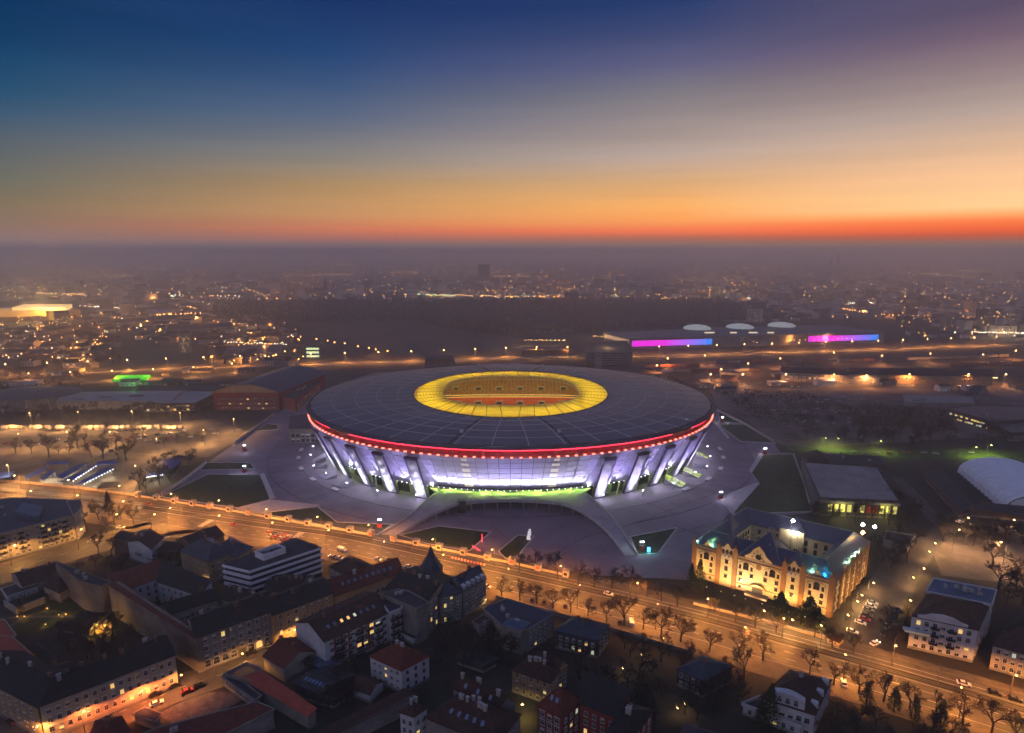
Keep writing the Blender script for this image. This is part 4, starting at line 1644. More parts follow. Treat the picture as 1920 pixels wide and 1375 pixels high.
building('shed', 'small blue tin shed behind the brown hipped house', 'shed', EV([(612, 1089), (631, 1096), (645, 1086), (626, 1079)], 3.2), 3.2, 'shed', 0.8, m_w_grey, m_r_tin, seed=9,
         cornice=False)

# modern office with white bands
L_, F_, R_, K_ = G(416, 1059, 15), G(467, 1071, 15), G(604, 1026, 15), G(556, 1008, 15)
offP = [Vector((p.x, p.y, 0)) for p in (L_, F_, R_, K_)]
cen = sum(offP, Vector()) / 4
of = thing('office_block', 'modern flat roofed office block with white and blue horizontal bands', 'building', (cen.x, cen.y, 0))
m_band = mat('office_band_white', (0.82, 0.81, 0.83), 0.6, noise=0.08, scale=0.4)
m_offglass = mat('office_glass', (0.018, 0.022, 0.05), 0.12, noise=0.15, spec=0.7)


def scaled(P, s):
    c = sum(P, Vector()) / len(P)
    return [c + (p - c) * s for p in P]


b = MB()
b.prism([p[:2] for p in scaled(offP, 0.955)], 0, 14.6)
b.build('core', m_offglass, of)
for k in range(5):
    b = MB()
    z0 = 2.2 + k * 2.9
    ins = 1.0 if k > 0 else 0.99
    b.prism([p[:2] for p in scaled(offP, ins)], z0, z0 + 1.25)
    b.build('white_band', m_band, of)
    # mullions of the glass strip above
    if k < 4:
        for e in range(4):
            A, B_ = scaled(offP, 0.965)[e], scaled(offP, 0.965)[(e + 1) % 4]
            n_ = int((B_ - A).length / 3)
            mb = MB()
            for i in range(1, n_):
                p = A.lerp(B_, i / n_)
                mb.box(p.x, p.y, z0 + 2.07, 0.14, 0.14, 1.64)
            tag(mb.build('mullions', m_black, of), kind='stuff')
b = MB()
b.prism([p[:2] for p in scaled(offP, 0.985)], 15.05, 15.2)
ro = b.build('roof', m_r_grey, of)
PH = [Vector((p.x, p.y, 0)) for p in (G(478, 1034, 18), G(494, 1041, 18), G(535, 1027, 18), G(519, 1020, 18))]
b = MB()
for i in range(4):
    A, B_ = PH[i], PH[(i + 1) % 4]
    d = (B_ - A).normalized()
    nn = Vector((-d.y, d.x, 0)) * 0.15
    b.prism([(A - nn)[:2], (B_ - nn)[:2], (B_ + nn)[:2], (A + nn)[:2]], 15.2, 18.2)
b.build('plant_screen', m_band, of)
b = MB()
b.prism([p[:2] for p in scaled(PH, 0.97)], 15.2, 16.4)
b.build('plant_room', m_r_grey, of)
for i in range(7):
    b = MB()
    p = PH[0].lerp(PH[1], random.uniform(.2, .8)).lerp(PH[3].lerp(PH[2], random.uniform(.2, .8)), random.uniform(.1, .9))
    b.box(p.x, p.y, 17, 1.6, 1.2, 1.2)
    b.build('cooling_unit', m_steelgrey, of)

# red and white apartment block
h = 13
P = EV([(608, 1203), (731, 1148), (684, 1110), (554, 1168)], h)
ap = building('apartment_block', 'white and red brick apartment block with skylights in its dark roof', 'apartment block', P, h, 'gable', 4.0, m_w_white, m_r_brown,
              [W(0, 4, 9, z0=2.0, dz=3.05, w=1.7, h=1.5, lit=0.13, balcony=[1, 4, 7], balw=3.0, balrow=0)], chim=2, sky=8, skylit=0.25, seed=11)
d, n, L, rz = edge_frame(P[0], P[1], (P[0] + P[1] + P[2] + P[3]) / 4)
for f0, f1 in ((0.13, 0.30), (0.34, 0.40), (0.50, 0.57), (0.60, 0.72)):
    b = MB()
    q = Vector((P[0].x, P[0].y, 0)) + d * L * (f0 + f1) / 2
    b.box(q.x + n.x * 0.006, q.y + n.y * 0.006, 6.8, L * (f1 - f0), 0.012, 11.2, 0, math.atan2(d.y, d.x))
    b.build('brick_panel', m_w_brick, ap)
building('balcony_tower', 'white end block with dark balconies joined to the red brick apartments', 'apartment block', EV([(731, 1149), (752, 1140), (735, 1118), (715, 1126)], 14), 14, 'flat', 0, m_w_white, m_r_grey,
         [W(0, 4, 2, z0=2, dz=3.2, w=1.4, balcony=[0, 1], balrow=0), W(1, 4, 1, z0=2, dz=3.2)], seed=12)
# white villa with red hipped roof
h = 9.5
building('white_house', 'white cubic house with red hipped roof and yellow lit windows', 'house', EV([(694, 1231), (753, 1257), (804, 1231), (745, 1207)], h), h, 'hip', 4.4, m_w_white, m_r_red,
         [W(0, 3, 5, z0=1.8, dz=2.9, w=1.1, h=1.3, lit=0.35), W(1, 3, 3, z0=1.8, dz=2.9, w=0.8, h=1.2, lit=0.1, dark=True)], chim=2, seed=13, chm=m_chimw)
# grey fire wall block
building('firewall_block', 'tall windowless grey block with pale end wall behind the apartments', 'building', EV([(716, 1114), (781, 1141), (801, 1130), (767, 1111), (745, 1107)], 16), 16, 'flat', 0, m_w_grey, m_r_grey,
         [], chim=2, seed=14, parapet=0.35)
building('garden_wall_annex', 'low pale annex below the tall windowless block', 'building', EV([(738, 1179), (776, 1198), (784, 1192), (748, 1172)], 3), 3, 'shed', 0.6, m_w_white, m_r_grey, seed=15)
# corner building with the pointed roof
h = 15
P = EV([(700, 1118), (790, 1150), (842, 1108), (760, 1078)], h)
P = EV([(722, 1104), (800, 1130), (850, 1082), (780, 1062)], h)
cb_ = building('corner_house', 'dark corner house at the avenue carrying a steep pointed slate tower roof', 'building', P, h, 'gable', 2.6, m_w_grey, m_r_black,
               [W(1, 4, 5, z0=2.2, dz=3.4, lit=0.25), W(0, 4, 4, z0=2.2, dz=3.4, lit=0.05)], ridge=0, chim=5, seed=16)
g = G(808, 1062, 16)
b = MB()
s_ = 5.4
for k in range(8):
    a0, a1 = 2 * PI * k / 8 + .2, 2 * PI * (k + 1) / 8 + .2
    for (r0, z0), (r1, z1) in (((5.6, 15.5), (4.2, 17.4)), ((4.2, 17.4), (1.7, 22.0)), ((1.7, 22.0), (0.15, 26.0))):
        b.quad((g.x + r0 * math.cos(a0), g.y + r0 * math.sin(a0), z0), (g.x + r0 * math.cos(a1), g.y + r0 * math.sin(a1), z0),
               (g.x + r1 * math.cos(a1), g.y + r1 * math.sin(a1), z1), (g.x + r1 * math.cos(a0), g.y + r1 * math.sin(a0), z1))
b.build('tower_roof', m_r_slate, cb_)
b = MB()
b.prism([(g.x + 5.2 * math.cos(2 * PI * k / 8 + .2), g.y + 5.2 * math.sin(2 * PI * k / 8 + .2)) for k in range(8)], 0, 15.6)
b.build('tower', m_w_grey, cb_)
building('mansard_house', 'pale house with black mansard roof and white dormers facing the avenue trees', 'building', EV([(868, 1109), (911, 1085), (886, 1068), (838, 1090)], 12.5), 12.5, 'gable', 4.2, m_w_grey, m_r_slate,
         [W(0, 3, 6, z0=2.2, dz=3.3, lit=0.04), W(3, 3, 2, z0=2.2, dz=3.3, lit=0.4)], chim=2, seed=17, dormers=(0, 5))
building('tower_wing', 'blue hipped roof wing with yellow lit stair windows beside the mansard house', 'building', EV([(826, 1120), (866, 1110), (842, 1090), (815, 1101)], 13), 13, 'hip', 3.0, m_w_grey, m_r_slate,
         [W(0, 4, 3, z0=2.2, dz=3.2, lit=0.2), W(3, 4, 2, z0=2.2, dz=3.2, lit=0.9)], seed=18)

# left: curved five storey block
h = 14.5
P = EV([(-60, 1015), (60, 986), (138, 966), (128, 938), (20, 934), (-70, 952)], h)
building('curved_block', 'pale five storey block with balconies and bluish roof on the junction', 'apartment block', P, h, 'flat', 0, m_w_cream, m_r_slate,
         [W(0, 5, 9, z0=1.8, dz=2.75, w=1.2, h=1.4, lit=0.10, balcony=[1, 4, 7]), W(1, 5, 7, z0=1.8, dz=2.75, w=1.2, h=1.4, lit=0.10, balcony=[1, 3, 5])], chim=7, seed=20, parapet=0.3)
building('block_end', 'narrow end wing of the pale five storey block, lit orange by the street', 'apartment block', EV([(138, 967), (154, 950), (150, 938), (126, 939)], 14.8), 14.8, 'flat', 0, m_w_cream, m_r_slate,
         [W(0, 5, 4, z0=1.8, dz=2.75, w=1.1, h=1.4, lit=0.05)], seed=21, parapet=0.3)
building('roof_house', 'blue tin attic box on top of the pale five storey block', 'attic', EV([(30, 960), (70, 968), (80, 951), (42, 943)], 17.5), 17.5, 'flat', 0, m_r_tin, m_r_tin, [], seed=22, base=14.6, plinth=False, parapet=0.15)
# low houses in the hollow behind the junction street
building('red_house', 'low house with dark red roof behind the junction street', 'house', EV([(22, 1076), (98, 1056), (120, 1078), (42, 1098)], 5), 5, 'gable', 3, m_w_cream, m_r_brown, [W(3, 1, 2)], chim=2, seed=23)
building('red_house', 'dark red hipped roof beside the long firewall building', 'house', EV([(82, 1098), (112, 1112), (144, 1092), (104, 1060)], 5), 5, 'hip', 3, m_w_cream, m_r_brown, [], chim=1, seed=24)
building('white_annex', 'small white flat roofed annex in the walled yard', 'house', EV([(14, 1118), (44, 1108), (30, 1096), (4, 1104)], 3.4), 3.4, 'flat', 0, m_w_white, m_r_grey, [W(0, 1, 2, z0=1.7, w=1.0, h=1.1)], seed=25, parapet=0.2)
building('white_annex', 'low white annex with two small windows beside the flat roofed one', 'house', EV([(46, 1108), (70, 1100), (62, 1092), (38, 1099)], 3.4), 3.4, 'shed', 0.5, m_w_white, m_r_grey, [W(0, 1, 2, z0=1.7, w=0.8, h=0.9)], seed=26)
for q, lab in ((((16, 1142), (34, 1151), (86, 1130), (86, 1128)), 'pale yard wall with lit garden path before it'),):
    pass


def wall_run(name, label, pts, hh, th_, m, cap=True):
    P = [G(x, y) for x, y in pts]
    c = sum(P, Vector()) / len(P)
    t = thing(name, label, 'wall', (c.x, c.y, 0))
    for k, (a, b2) in enumerate(zip(P[:-1], P[1:])):
        d = (b2 - a).normalized()
        n_ = Vector((-d.y, d.x, 0)) * th_ / 2
        b = MB()
        b.prism([(a - n_)[:2], (b2 - n_)[:2], (b2 + n_)[:2], (a + n_)[:2]], 0, hh + 0.003 * k)
        b.build('wall_panel', m, t)
        if cap:
            n2 = n_ * 1.5
            b = MB()
            b.prism([(a - n2)[:2], (b2 - n2)[:2], (b2 + n2)[:2], (a + n2)[:2]], hh + 0.003 * k, hh + 0.15 + 0.003 * k)
            b.build('coping', m_kerb, t)
    return t


wall_run('yard_wall', 'pale angled yard wall above the lit garden paths', [(9, 1137), (32, 1152), (86, 1131), (90, 1127), (146, 1110)], 3.0, 0.35, m_w_cream)
# firewall building: long roof slab and tall bare wall
building('firewall_house', 'tall house with bare pale firewall and grey one-sided roof, left of the courtyard block', 'building',
         EV([(150, 1088), (190, 1100), (205, 1092), (103, 1053)], 14), 14, 'flat', 0, m_w_old, m_r_grey, [], chim=3, seed=27, parapet=0.3)
building('courtyard_firewall_wing', 'long wing with grey patched firewall and red one-sided roof, left side of the courtyard', 'building',
         EV([(203, 1096), (367, 1197), (380, 1192), (222, 1090)], 14.5), 14.5, 'shed', 0.2, m_w_old, m_r_red, [], ridge=0, seed=28)
building('courtyard_back_wing', 'red brown roofed wing at the back of the courtyard block', 'building', EV([(222, 1112), (300, 1083), (300, 1065), (204, 1094)], 11), 11, 'shed', 4.0, m_w_white, m_r_red,
         [W(0, 3, 5, z0=2, dz=3.2)], ridge=2, chim=3, seed=29)
building('courtyard_right_wing', 'black roofed wing on the right of the courtyard block, ending at a brick chimney', 'building', EV([(296, 1090), (372, 1116), (398, 1102), (304, 1064)], 11), 11, 'shed', 3.5, m_w_white, m_r_black,
         [W(0, 3, 6, z0=2, dz=3.2)], ridge=2, chim=4, seed=30)
building('courtyard_inner_house', 'inner courtyard house with black gable roof and pale lit gallery', 'building', EV([(320, 1150), (408, 1124), (396, 1108), (296, 1138)], 9.5), 9.5, 'gable', 3.0, m_w_cream, m_r_black,
         [W(0, 2, 8, z0=2.4, dz=3.6, w=1.4, h=2.0)], chim=2, seed=31)
building('courtyard_link', 'low dark roofed link between inner courtyard house and the striped office', 'building', EV([(412, 1122), (470, 1138), (500, 1118), (440, 1098)], 9), 9, 'gable', 2.6, m_w_grey, m_r_black, [W(0, 2, 5)], chim=5, seed=32)
building('black_roof_house', 'wide black roof behind the tan tenement, in front of the striped office', 'building', EV([(486, 1120), (560, 1102), (588, 1080), (520, 1076)], 8), 8, 'gable', 2.5, m_w_grey, m_r_black, [], chim=6, seed=33)
# small house near junction
building('firewall_cottage', 'small house with pale blue firewall and dark red roof by the junction', 'house', EV([(239, 1015), (284, 1030), (306, 1008), (262, 996)], 10), 10, 'gable', 2.5, m_w_white, m_r_brown, [W(1, 3, 3)], ridge=1, chim=2, seed=34)
building('brick_house', 'bare brown brick house joined to the pale blue firewall', 'house', EV([(212, 1010), (237, 1015), (250, 1000), (226, 996)], 10), 10, 'flat', 0, m_w_brown, m_r_brown, [], seed=35, parapet=0.2)
building('brick_house', 'bare brown wall block between firewall cottage and slate villa', 'house', EV([(286, 1031), (330, 1034), (338, 1019), (302, 1014)], 7), 7, 'flat', 0, m_w_brown, m_r_brown, [], seed=36, parapet=0.2)
P = EV([(338, 1033), (390, 1054), (440, 1035), (395, 1008)], 11.5)
sv = building('slate_villa', 'large villa with complicated blue slate hipped roof beside the striped office', 'villa', P, 11.5, 'hip', 5.0, m_w_tan, m_r_slate,
              [W(0, 3, 5, z0=2, dz=3.3, lit=0.02), W(1, 3, 4, z0=2, dz=3.3, lit=0.05)], chim=3, seed=37, hipin=0.8)
building('slate_villa', 'rear wing of the slate roofed villa with glazed attic', 'villa', EV([(400, 1030), (442, 1046), (474, 1026), (432, 1008)], 10.5), 10.5, 'hip', 3.6, m_w_tan, m_r_slate, [W(0, 3, 4), W(1, 3, 3)], chim=3, seed=38)
building('dark_house', 'dark gabled house beside the avenue trees behind the slate villa', 'house', EV([(330, 1012), (392, 992), (420, 1003), (362, 1026)], 8), 8, 'gable', 3.4, m_w_brown, m_r_black, [W(3, 2, 2)], chim=1, seed=39)

# bottom left: red roofs and yard huts
building('red_roof_house', 'bright red flat pitched roof with pale blue edge at the left frame edge', 'house', EV([(-60, 1200), (-30, 1212), (27, 1192), (6, 1164), (-60, 1158)], 9), 9, 'flat', 0, m_w_cream, m_r_bred, [], seed=40, parapet=0.15)
building('red_roof_house', 'larger pink red pitched roof below the first red one', 'house', EV([(-60, 1240), (10, 1234), (62, 1230), (18, 1194), (-60, 1192)], 10), 10, 'flat', 0, m_w_tan, m_r_bred, [], chim=2, seed=41, parapet=0.15)
building('slate_annex', 'small slate roof annex with two skylights beside the pink red roof', 'house', EV([(38, 1246), (70, 1270), (96, 1254), (60, 1232)], 8), 8, 'gable', 2, m_w_grey, m_r_grey, [], sky=2, seed=42)
building('mossy_shed', 'low mossy greenish hut behind the corner tenement', 'shed', EV([(98, 1262), (129, 1250), (126, 1240), (98, 1250)], 4), 4, 'shed', 0.6, m_w_cream, m_r_black, [], seed=43)
sh = building('lit_terrace', 'open pavilion with glowing amber terrace in the dark inner garden', 'pavilion', EV([(160, 1176), (196, 1160), (216, 1174), (182, 1190)], 0.5), 0.5, 'flat', 0, m_w_tan, mat('terrace_boards', (0.32, 0.2, 0.09), 0.8, noise=0.3, scale=0.8), [], seed=44,
              parapet=0, plinth=False)
for q in ((172, 1177), (182, 1171), (191, 1166), (196, 1174)):
    g = G(*q, 3.0)
    b = MB()
    b.bar((g.x, g.y, 0.6), (g.x, g.y, 3.0), 0.06)
    b.ball((g.x, g.y, 3.0), 0.3, 1)
    b.build('garden_lantern', [m_black, m_lit[1]], sh)
    point_light('lantern_light', (g.x, g.y, 2.6), 700, (1.0, 0.55, 0.10), 0.2, sh)
building('garden_pavilion', 'dark low garden pavilion beside the glowing terrace', 'pavilion', EV([(120, 1172), (166, 1180), (200, 1150), (150, 1148)], 3.5), 3.5, 'hip', 1.5, m_w_dark, m_r_black, [], seed=45)
building('yard_house', 'dark house with amber lit courtyard wall left of the inner garden', 'house', EV([(60, 1216), (96, 1240), (106, 1232), (70, 1206)], 5), 5, 'shed', 0.6, m_w_tan, m_r_black, [], seed=46)
sheet('garden_lawn', pg([(36, 1152), (90, 1132), (150, 1112), (200, 1140), (190, 1150), (130, 1168), (60, 1190), (20, 1186)]), 0.06, mat('garden_lawn', (0.035, 0.05, 0.015), 0.95, noise=0.4, scale=0.3))
ribbon('garden_path', pg([(-20, 1160), (60, 1157), (110, 1156), (165, 1157)]), -0.8, 0.8, 0.09, m_pave)
ribbon('garden_path', pg([(12, 1182), (40, 1160), (88, 1145)]), -0.6, 0.6, 0.10, m_pave)
for k, q in enumerate(((33, 1160), (46, 1160), (89, 1145), (111, 1157), (124, 1156), (145, 1157), (86, 1175))):
    g = G(*q)
    t = thing('bollard_light', 'small amber bollard light on the inner garden paths, %s from the left' % ORD[k], 'lamp', (g.x, g.y, 0.05), 0, 'garden bollard lights')
    b = MB()
    b.bar((g.x, g.y, 0), (g.x, g.y, 0.9), 0.1, 0, 6)
    b.build('post', m_black, t)
    b = MB()
    b.bar((g.x, g.y, 0.9), (g.x, g.y, 1.15), 0.16, 0, 6)
    b.build('lamp_head', m_lit[0], t)
    point_light('bollard_glow', (g.x, g.y, 1.4), 170, (1.0, 0.5, 0.10), 0.15, t)

# yard between street and sheds
sheet('rubble_yard', pg([(296, 1340), (330, 1362), (395, 1345), (455, 1312), (440, 1296), (380, 1300), (330, 1322)]), 0.06, mat('yard_snowy_gravel', (0.22, 0.17, 0.15), 0.95, alt=(0.06, 0.05, 0.045), scale=0.4, detail=10))
building('street_shed', 'roofless narrow yard building along the rubble yard', 'shed', EV([(418, 1268), (478, 1312), (487, 1306), (430, 1262)], 4), 4, 'flat', 0, m_w_grey, m_r_grey, [W(0, 1, 8, w=1.6, h=1.6, z0=2)], seed=47, parapet=0.4)
building('roofless_shell', 'roofless shell of a low house by the side street', 'shed', EV([(424, 1266), (470, 1278), (489, 1258), (462, 1246)], 4.5), 4.5, 'flat', 0, m_w_grey, m_w_dark, [], seed=48, parapet=0.9)
building('long_red_shed', 'long shed with pinkish red one-sided roof running down from the side street', 'shed', EV([(452, 1270), (578, 1342), (592, 1336), (490, 1266)], 5), 5, 'shed', 1.6, m_w_grey, m_r_bred, [], ridge=2, seed=49)
building('brown_barn', 'barn with red brown gable roof and pale gable end by the apartment block', 'barn', EV([(494, 1230), (532, 1252), (593, 1222), (556, 1196)], 6), 6, 'gable', 3.4, m_w_cream, m_r_red, [W(3, 1, 3, w=0.8, h=1)], ridge=0, chim=2, seed=50)
building('blue_tin_roof', 'low blue tin roofed hall in the yard below the apartments', 'hall', EV([(572, 1244), (610, 1256), (645, 1242), (605, 1228)], 4.5), 4.5, 'shed', 0.6, m_w_dark, m_r_tin, [], seed=51)
building('glass_roof_hall', 'wide dark hall with glazed grid roof in the lower yard', 'hall', EV([(552, 1280), (600, 1300), (665, 1266), (612, 1250)], 5), 5, 'gable', 1.0, m_w_dark, m_r_grey, [], seed=52, sky=6)
building('dark_canopy', 'small dark canopy with corner lights below the glazed hall', 'canopy', EV([(600, 1306), (626, 1312), (646, 1298), (620, 1290)], 3.5), 3.5, 'flat', 0, m_w_dark, m_r_grey, [], seed=53)
building('garden_hut', 'small hut with brown gable roof beside the white cubic house', 'hut', EV([(662, 1290), (694, 1302), (718, 1279), (680, 1265)], 3.6), 3.6, 'gable', 2.0, m_w_white, m_r_brown, [W(1, 1, 2, w=0.7, h=0.8, z0=1.6)], ridge=0, seed=54)
building('long_wall_roof', 'long narrow brown roof over a bare wall, bottom of the yard', 'shed', EV([(618, 1380), (778, 1303), (758, 1296), (600, 1374)], 6), 6, 'shed', 0.8, m_w_grey, m_r_brown, [], ridge=2, seed=55)
building('stair_tower', 'pale square house with dark hipped roof beside the long narrow roof', 'house', EV([(750, 1335), (776, 1343), (800, 1328), (772, 1318)], 11), 11, 'hip', 2.5, m_w_white, m_r_brown, [W(0, 3, 2, dz=3), W(1, 3, 2, dz=3)], chim=2, seed=56, chm=m_chimw)
building('skylight_house', 'big dark roofed house with blue skylights at the bottom edge', 'house', EV([(798, 1345), (930, 1400), (975, 1340), (862, 1300)], 10), 10, 'hip', 5, m_w_grey, m_r_brown, [W(1, 3, 5)], chim=6, sky=5, seed=57, chm=m_chimw)
building('skylight_house', 'rear red brown hip of the house with blue skylights', 'house', EV([(850, 1290), (935, 1330), (965, 1318), (868, 1272)], 11), 11, 'gable', 3.4, m_w_grey, m_r_brown, [], chim=3, sky=3, seed=58, chm=m_chimw)
building('brown_roof_house', 'wide red brown roof at the bottom edge below the rubble yard', 'house', EV([(150, 1420), (330, 1420), (512, 1330), (480, 1318), (300, 1366)], 7), 7, 'flat', 0, m_w_grey, m_r_red, [], chim=4, seed=59, parapet=0.12)
building('brown_roof_house', 'dark red gable roof hidden behind the street at the bottom left', 'house', EV([(160, 1400), (250, 1380), (226, 1345), (180, 1352)], 6), 6, 'hip', 3, m_w_grey, m_r_red, [], chim=3, seed=60)
building('flat_cabin', 'small grey flat roofed cabin with blue lamp at the rubble yard corner', 'cabin', EV([(252, 1338), (292, 1352), (300, 1340), (270, 1328)], 3.6), 3.6, 'flat', 0, m_w_grey, m_r_grey, [], seed=61, parapet=0.1)
# bottom centre villas
building('brown_villa', 'brown villa with dark flat hip roof and amber lit veranda below', 'villa', EV([(960, 1256), (1032, 1280), (1048, 1258), (990, 1236)], 9), 9, 'hip', 3.4, m_w_tan, m_r_brown, [W(0, 3, 5, z0=1.8, dz=2.9, lit=0.03), W(1, 3, 2, z0=1.8, dz=2.9)], chim=4, seed=62, chm=m_chimw)
building('brown_villa', 'rear wing of the brown villa with curved pale gable', 'villa', EV([(1000, 1240), (1046, 1256), (1064, 1246), (1012, 1228)], 9), 9, 'gable', 2.6, m_w_tan, m_r_brown, [W(1, 2, 2)], chim=1, seed=63)
building('yellow_window_villa', 'dark villa with slate roof and two yellow lit windows', 'villa', EV([(1042, 1182), (1122, 1200), (1142, 1172), (1075, 1157)], 8), 8, 'hip', 3.8, m_w_dark, m_r_slate, [W(0, 2, 6, z0=2, dz=3.2, lit=0.3), W(1, 2, 3, z0=2, dz=3.2)], chim=3, seed=64)
building('slate_roof_block', 'grey block with irregular slate roof beside the mansard house', 'building', EV([(945, 1174), (988, 1180), (1038, 1152), (950, 1124), (908, 1142)], 10), 10, 'flat', 0, m_w_grey, m_r_slate, [W(1, 3, 5), W(0, 3, 3)], chim=4, seed=65, parapet=0.4)
building('slate_roof_block', 'small grey stair block in front of the irregular slate roof', 'building', EV([(888, 1166), (898, 1172), (918, 1160), (906, 1154)], 9), 9, 'flat', 0, m_w_grey, m_r_brown, [W(1, 3, 1)], seed=66, parapet=0.2)
building('blue_roof_annex', 'blue tin roofed annex between the grey stair block and slate roof', 'annex', EV([(944, 1172), (978, 1182), (990, 1168), (956, 1160)], 10.8), 10.8, 'flat', 0, m_w_grey, m_r_tin, [W(0, 3, 2)], seed=67, parapet=0.1)
building('flat_garage', 'low flat garage roof among the dark gardens', 'garage', EV([(857, 1232), (906, 1248), (930, 1236), (880, 1218)], 3.2), 3.2, 'flat', 0, m_w_dark, m_r_grey, [], seed=68)
# red tower house at the bottom
h = 13.5
rt = building('red_tower_house', 'red brick town house with pointed red hip roof at the bottom edge', 'house', EV([(1008, 1322), (1054, 1345), (1088, 1316), (1050, 1296)], h), h, 'hip', 6.0, m_w_brick, m_r_red,
              [W(0, 4, 3, z0=2, dz=3.1, w=1.5, h=1.9, kind='hood'), W(1, 4, 3, z0=2, dz=3.1, w=1.2)], hipin=1.0, seed=69, sky=2, skylit=0.1)
building('red_tower_house', 'black roofed middle part of the red brick town house with pale ridge', 'house', EV([(1088, 1318), (1158, 1345), (1180, 1308), (1092, 1272)], h + 1), h + 1, 'shed', 3.0, m_w_brick, m_r_black,
              [W(0, 4, 4, z0=2, dz=3.1)], ridge=2, chim=2, seed=70)
building('red_tower_house', 'right wing of the red brick town house with moss dark roof', 'house', EV([(1135, 1378), (1180, 1392), (1224, 1332), (1176, 1318)], h), h, 'hip', 4.0, m_w_brick, m_r_black, [W(1, 4, 4, z0=2, dz=3.1)], chim=3, seed=71)
building('grey_roof_villa', 'pale slate hip roof among dark trees right of the brick town house', 'villa', EV([(1270, 1254), (1320, 1276), (1372, 1248), (1318, 1230)], 7), 7, 'hip', 2.6, m_w_dark, m_r_slate, [W(0, 2, 4)], chim=2, seed=72)
building('grey_roof_villa', 'greenish grey hip roof at the bottom edge among the trees', 'villa', EV([(1262, 1390), (1310, 1400), (1350, 1378), (1290, 1360)], 7), 7, 'hip', 2.6, m_w_dark, m_r_slate, [], chim=1, seed=73)
# villa with white front and terrace
h = 9
wv = building('terrace_villa', 'dark roofed villa with white front gable and terrace, lower right', 'villa', EV([(1426, 1308), (1528, 1340), (1558, 1276), (1482, 1258)], h), h, 'hip', 5.2, m_w_white, m_r_brown,
              [W(0, 2, 6, z0=2.2, dz=3.6, w=1.5, h=2.0), W(1, 2, 4, z0=2.2, dz=3.6)], chim=2, seed=74, dormers=(1, 3))
Pq = EV([(1426, 1308), (1528, 1340), (1558, 1276), (1482, 1258)], h)
cen = sum(Pq, Vector()) / 4
d, n, L, rz = edge_frame(Pq[0], Pq[1], Vector((cen.x, cen.y, 0)))
b = MB()
q = Vector((Pq[0].x, Pq[0].y, 0)) + d * L * 0.5 - n * 1.2
b.box(q.x, q.y, h + 1.4, 10, 2.4, 3.4, 0, math.atan2(d.y, d.x))
c0 = q
for k in range(8):
    x0, x1 = -5 + 10 * k / 8, -5 + 10 * (k + 1) / 8
    z0, z1 = h + 3.1 + 1.3 * math.sin(PI * k / 8), h + 3.1 + 1.3 * math.sin(PI * (k + 1) / 8)
    p0, p1 = c0 + d * x0, c0 + d * x1
    b.hexa([(p0 + n * 1.2).to_tuple()[:2] + (h + 3.05,), (p1 + n * 1.2).to_tuple()[:2] + (h + 3.05,), (p1 - n * 1.2).to_tuple()[:2] + (h + 3.05,), (p0 - n * 1.2).to_tuple()[:2] + (h + 3.05,),
            (p0 + n * 1.2).to_tuple()[:2] + (z0,), (p1 + n * 1.2).to_tuple()[:2] + (z1,), (p1 - n * 1.2).to_tuple()[:2] + (z1,), (p0 - n * 1.2).to_tuple()[:2] + (z0,)])
b.build('front_gable', m_w_white, wv)
for x in (-2.4, 0, 2.4):
    p = c0 + d * x + n * 1.22
    inst('window', win_mesh(1.3, 1.5, 'arch'), wv, (p.x, p.y, h + 1.5), rz)
building('villa_terrace', 'flat white terrace block at the front of the terrace villa', 'terrace', EV([(1394, 1322), (1500, 1362), (1528, 1342), (1426, 1310)], 3.8), 3.8, 'flat', 0, m_w_white, m_r_grey, [W(0, 1, 6)], seed=75, parapet=0.9)
# white corner villa
h = 14
P = EV([(1710, 1155), (1833, 1181), (1856, 1133), (1742, 1112)], h)
wc = building('white_villa', 'large white villa with dark red hipped roof and curved gable by the car park', 'villa', P, h, 'hip', 4.4, m_w_white, m_r_brown,
              [W(0, 4, 7, z0=2.2, dz=3.2, w=1.4, h=1.9, lit=0.10, kind='plain', balcony=[2, 4]), W(1, 4, 4, z0=2.2, dz=3.2)], seed=76, hipin=0.7)
cen = sum(P, Vector()) / 4
d, n, L, rz = edge_frame(P[0], P[1], Vector((cen.x, cen.y, 0)))
b = MB()
c0 = Vector((P[0].x, P[0].y, 0)) + d * L * 0.47
prof = [(-8, 0), (-8, 1.0), (-6, 1.4), (-3.5, 2.6), (0, 3.1), (3.5, 2.6), (6, 1.4), (8, 1.0), (8, 0)]
for (x0, z0), (x1, z1) in zip(prof[:-1], prof[1:]):
    if x1 == x0:
        continue
    p0, p1 = c0 + d * x0, c0 + d * x1
    i0, o0, i1, o1 = p0 - n * 0.3, p0 + n * 0.3, p1 - n * 0.3, p1 + n * 0.3
    b.hexa([(o0.x, o0.y, h - .1), (o1.x, o1.y, h - .1), (i1.x, i1.y, h - .1), (i0.x, i0.y, h - .1), (o0.x, o0.y, h + z0), (o1.x, o1.y, h + z1), (i1.x, i1.y, h + z1), (i0.x, i0.y, h + z0)])
b.build('front_gable', m_w_white, wc)
b = MB()
for u in (0.02, 0.09):
    p = P[0].lerp(P[1], u)
b.prism([(P[0].x + n.x * 2.2 - d.x * 2, P[0].y + n.y * 2.2 - d.y * 2), (P[0].x + n.x * 2.2 + d.x * 6, P[0].y + n.y * 2.2 + d.y * 6), (P[0].x + d.x * 6.5, P[0].y + d.y * 6.5), (P[0].x - d.x * 2.5, P[0].y - d.y * 2.5)], 7.8, 8.9)
b.build('corner_balcony', m_w_white, wc)
b = MB()
for i in range(14):
    p = P[0] + n * 2.35 + d * (-2 + 8 * i / 13)
    b.ball((p.x, p.y, 8.4), 0.16)
tag(b.build('fairy_lights', m_lit[1], wc), kind='stuff')
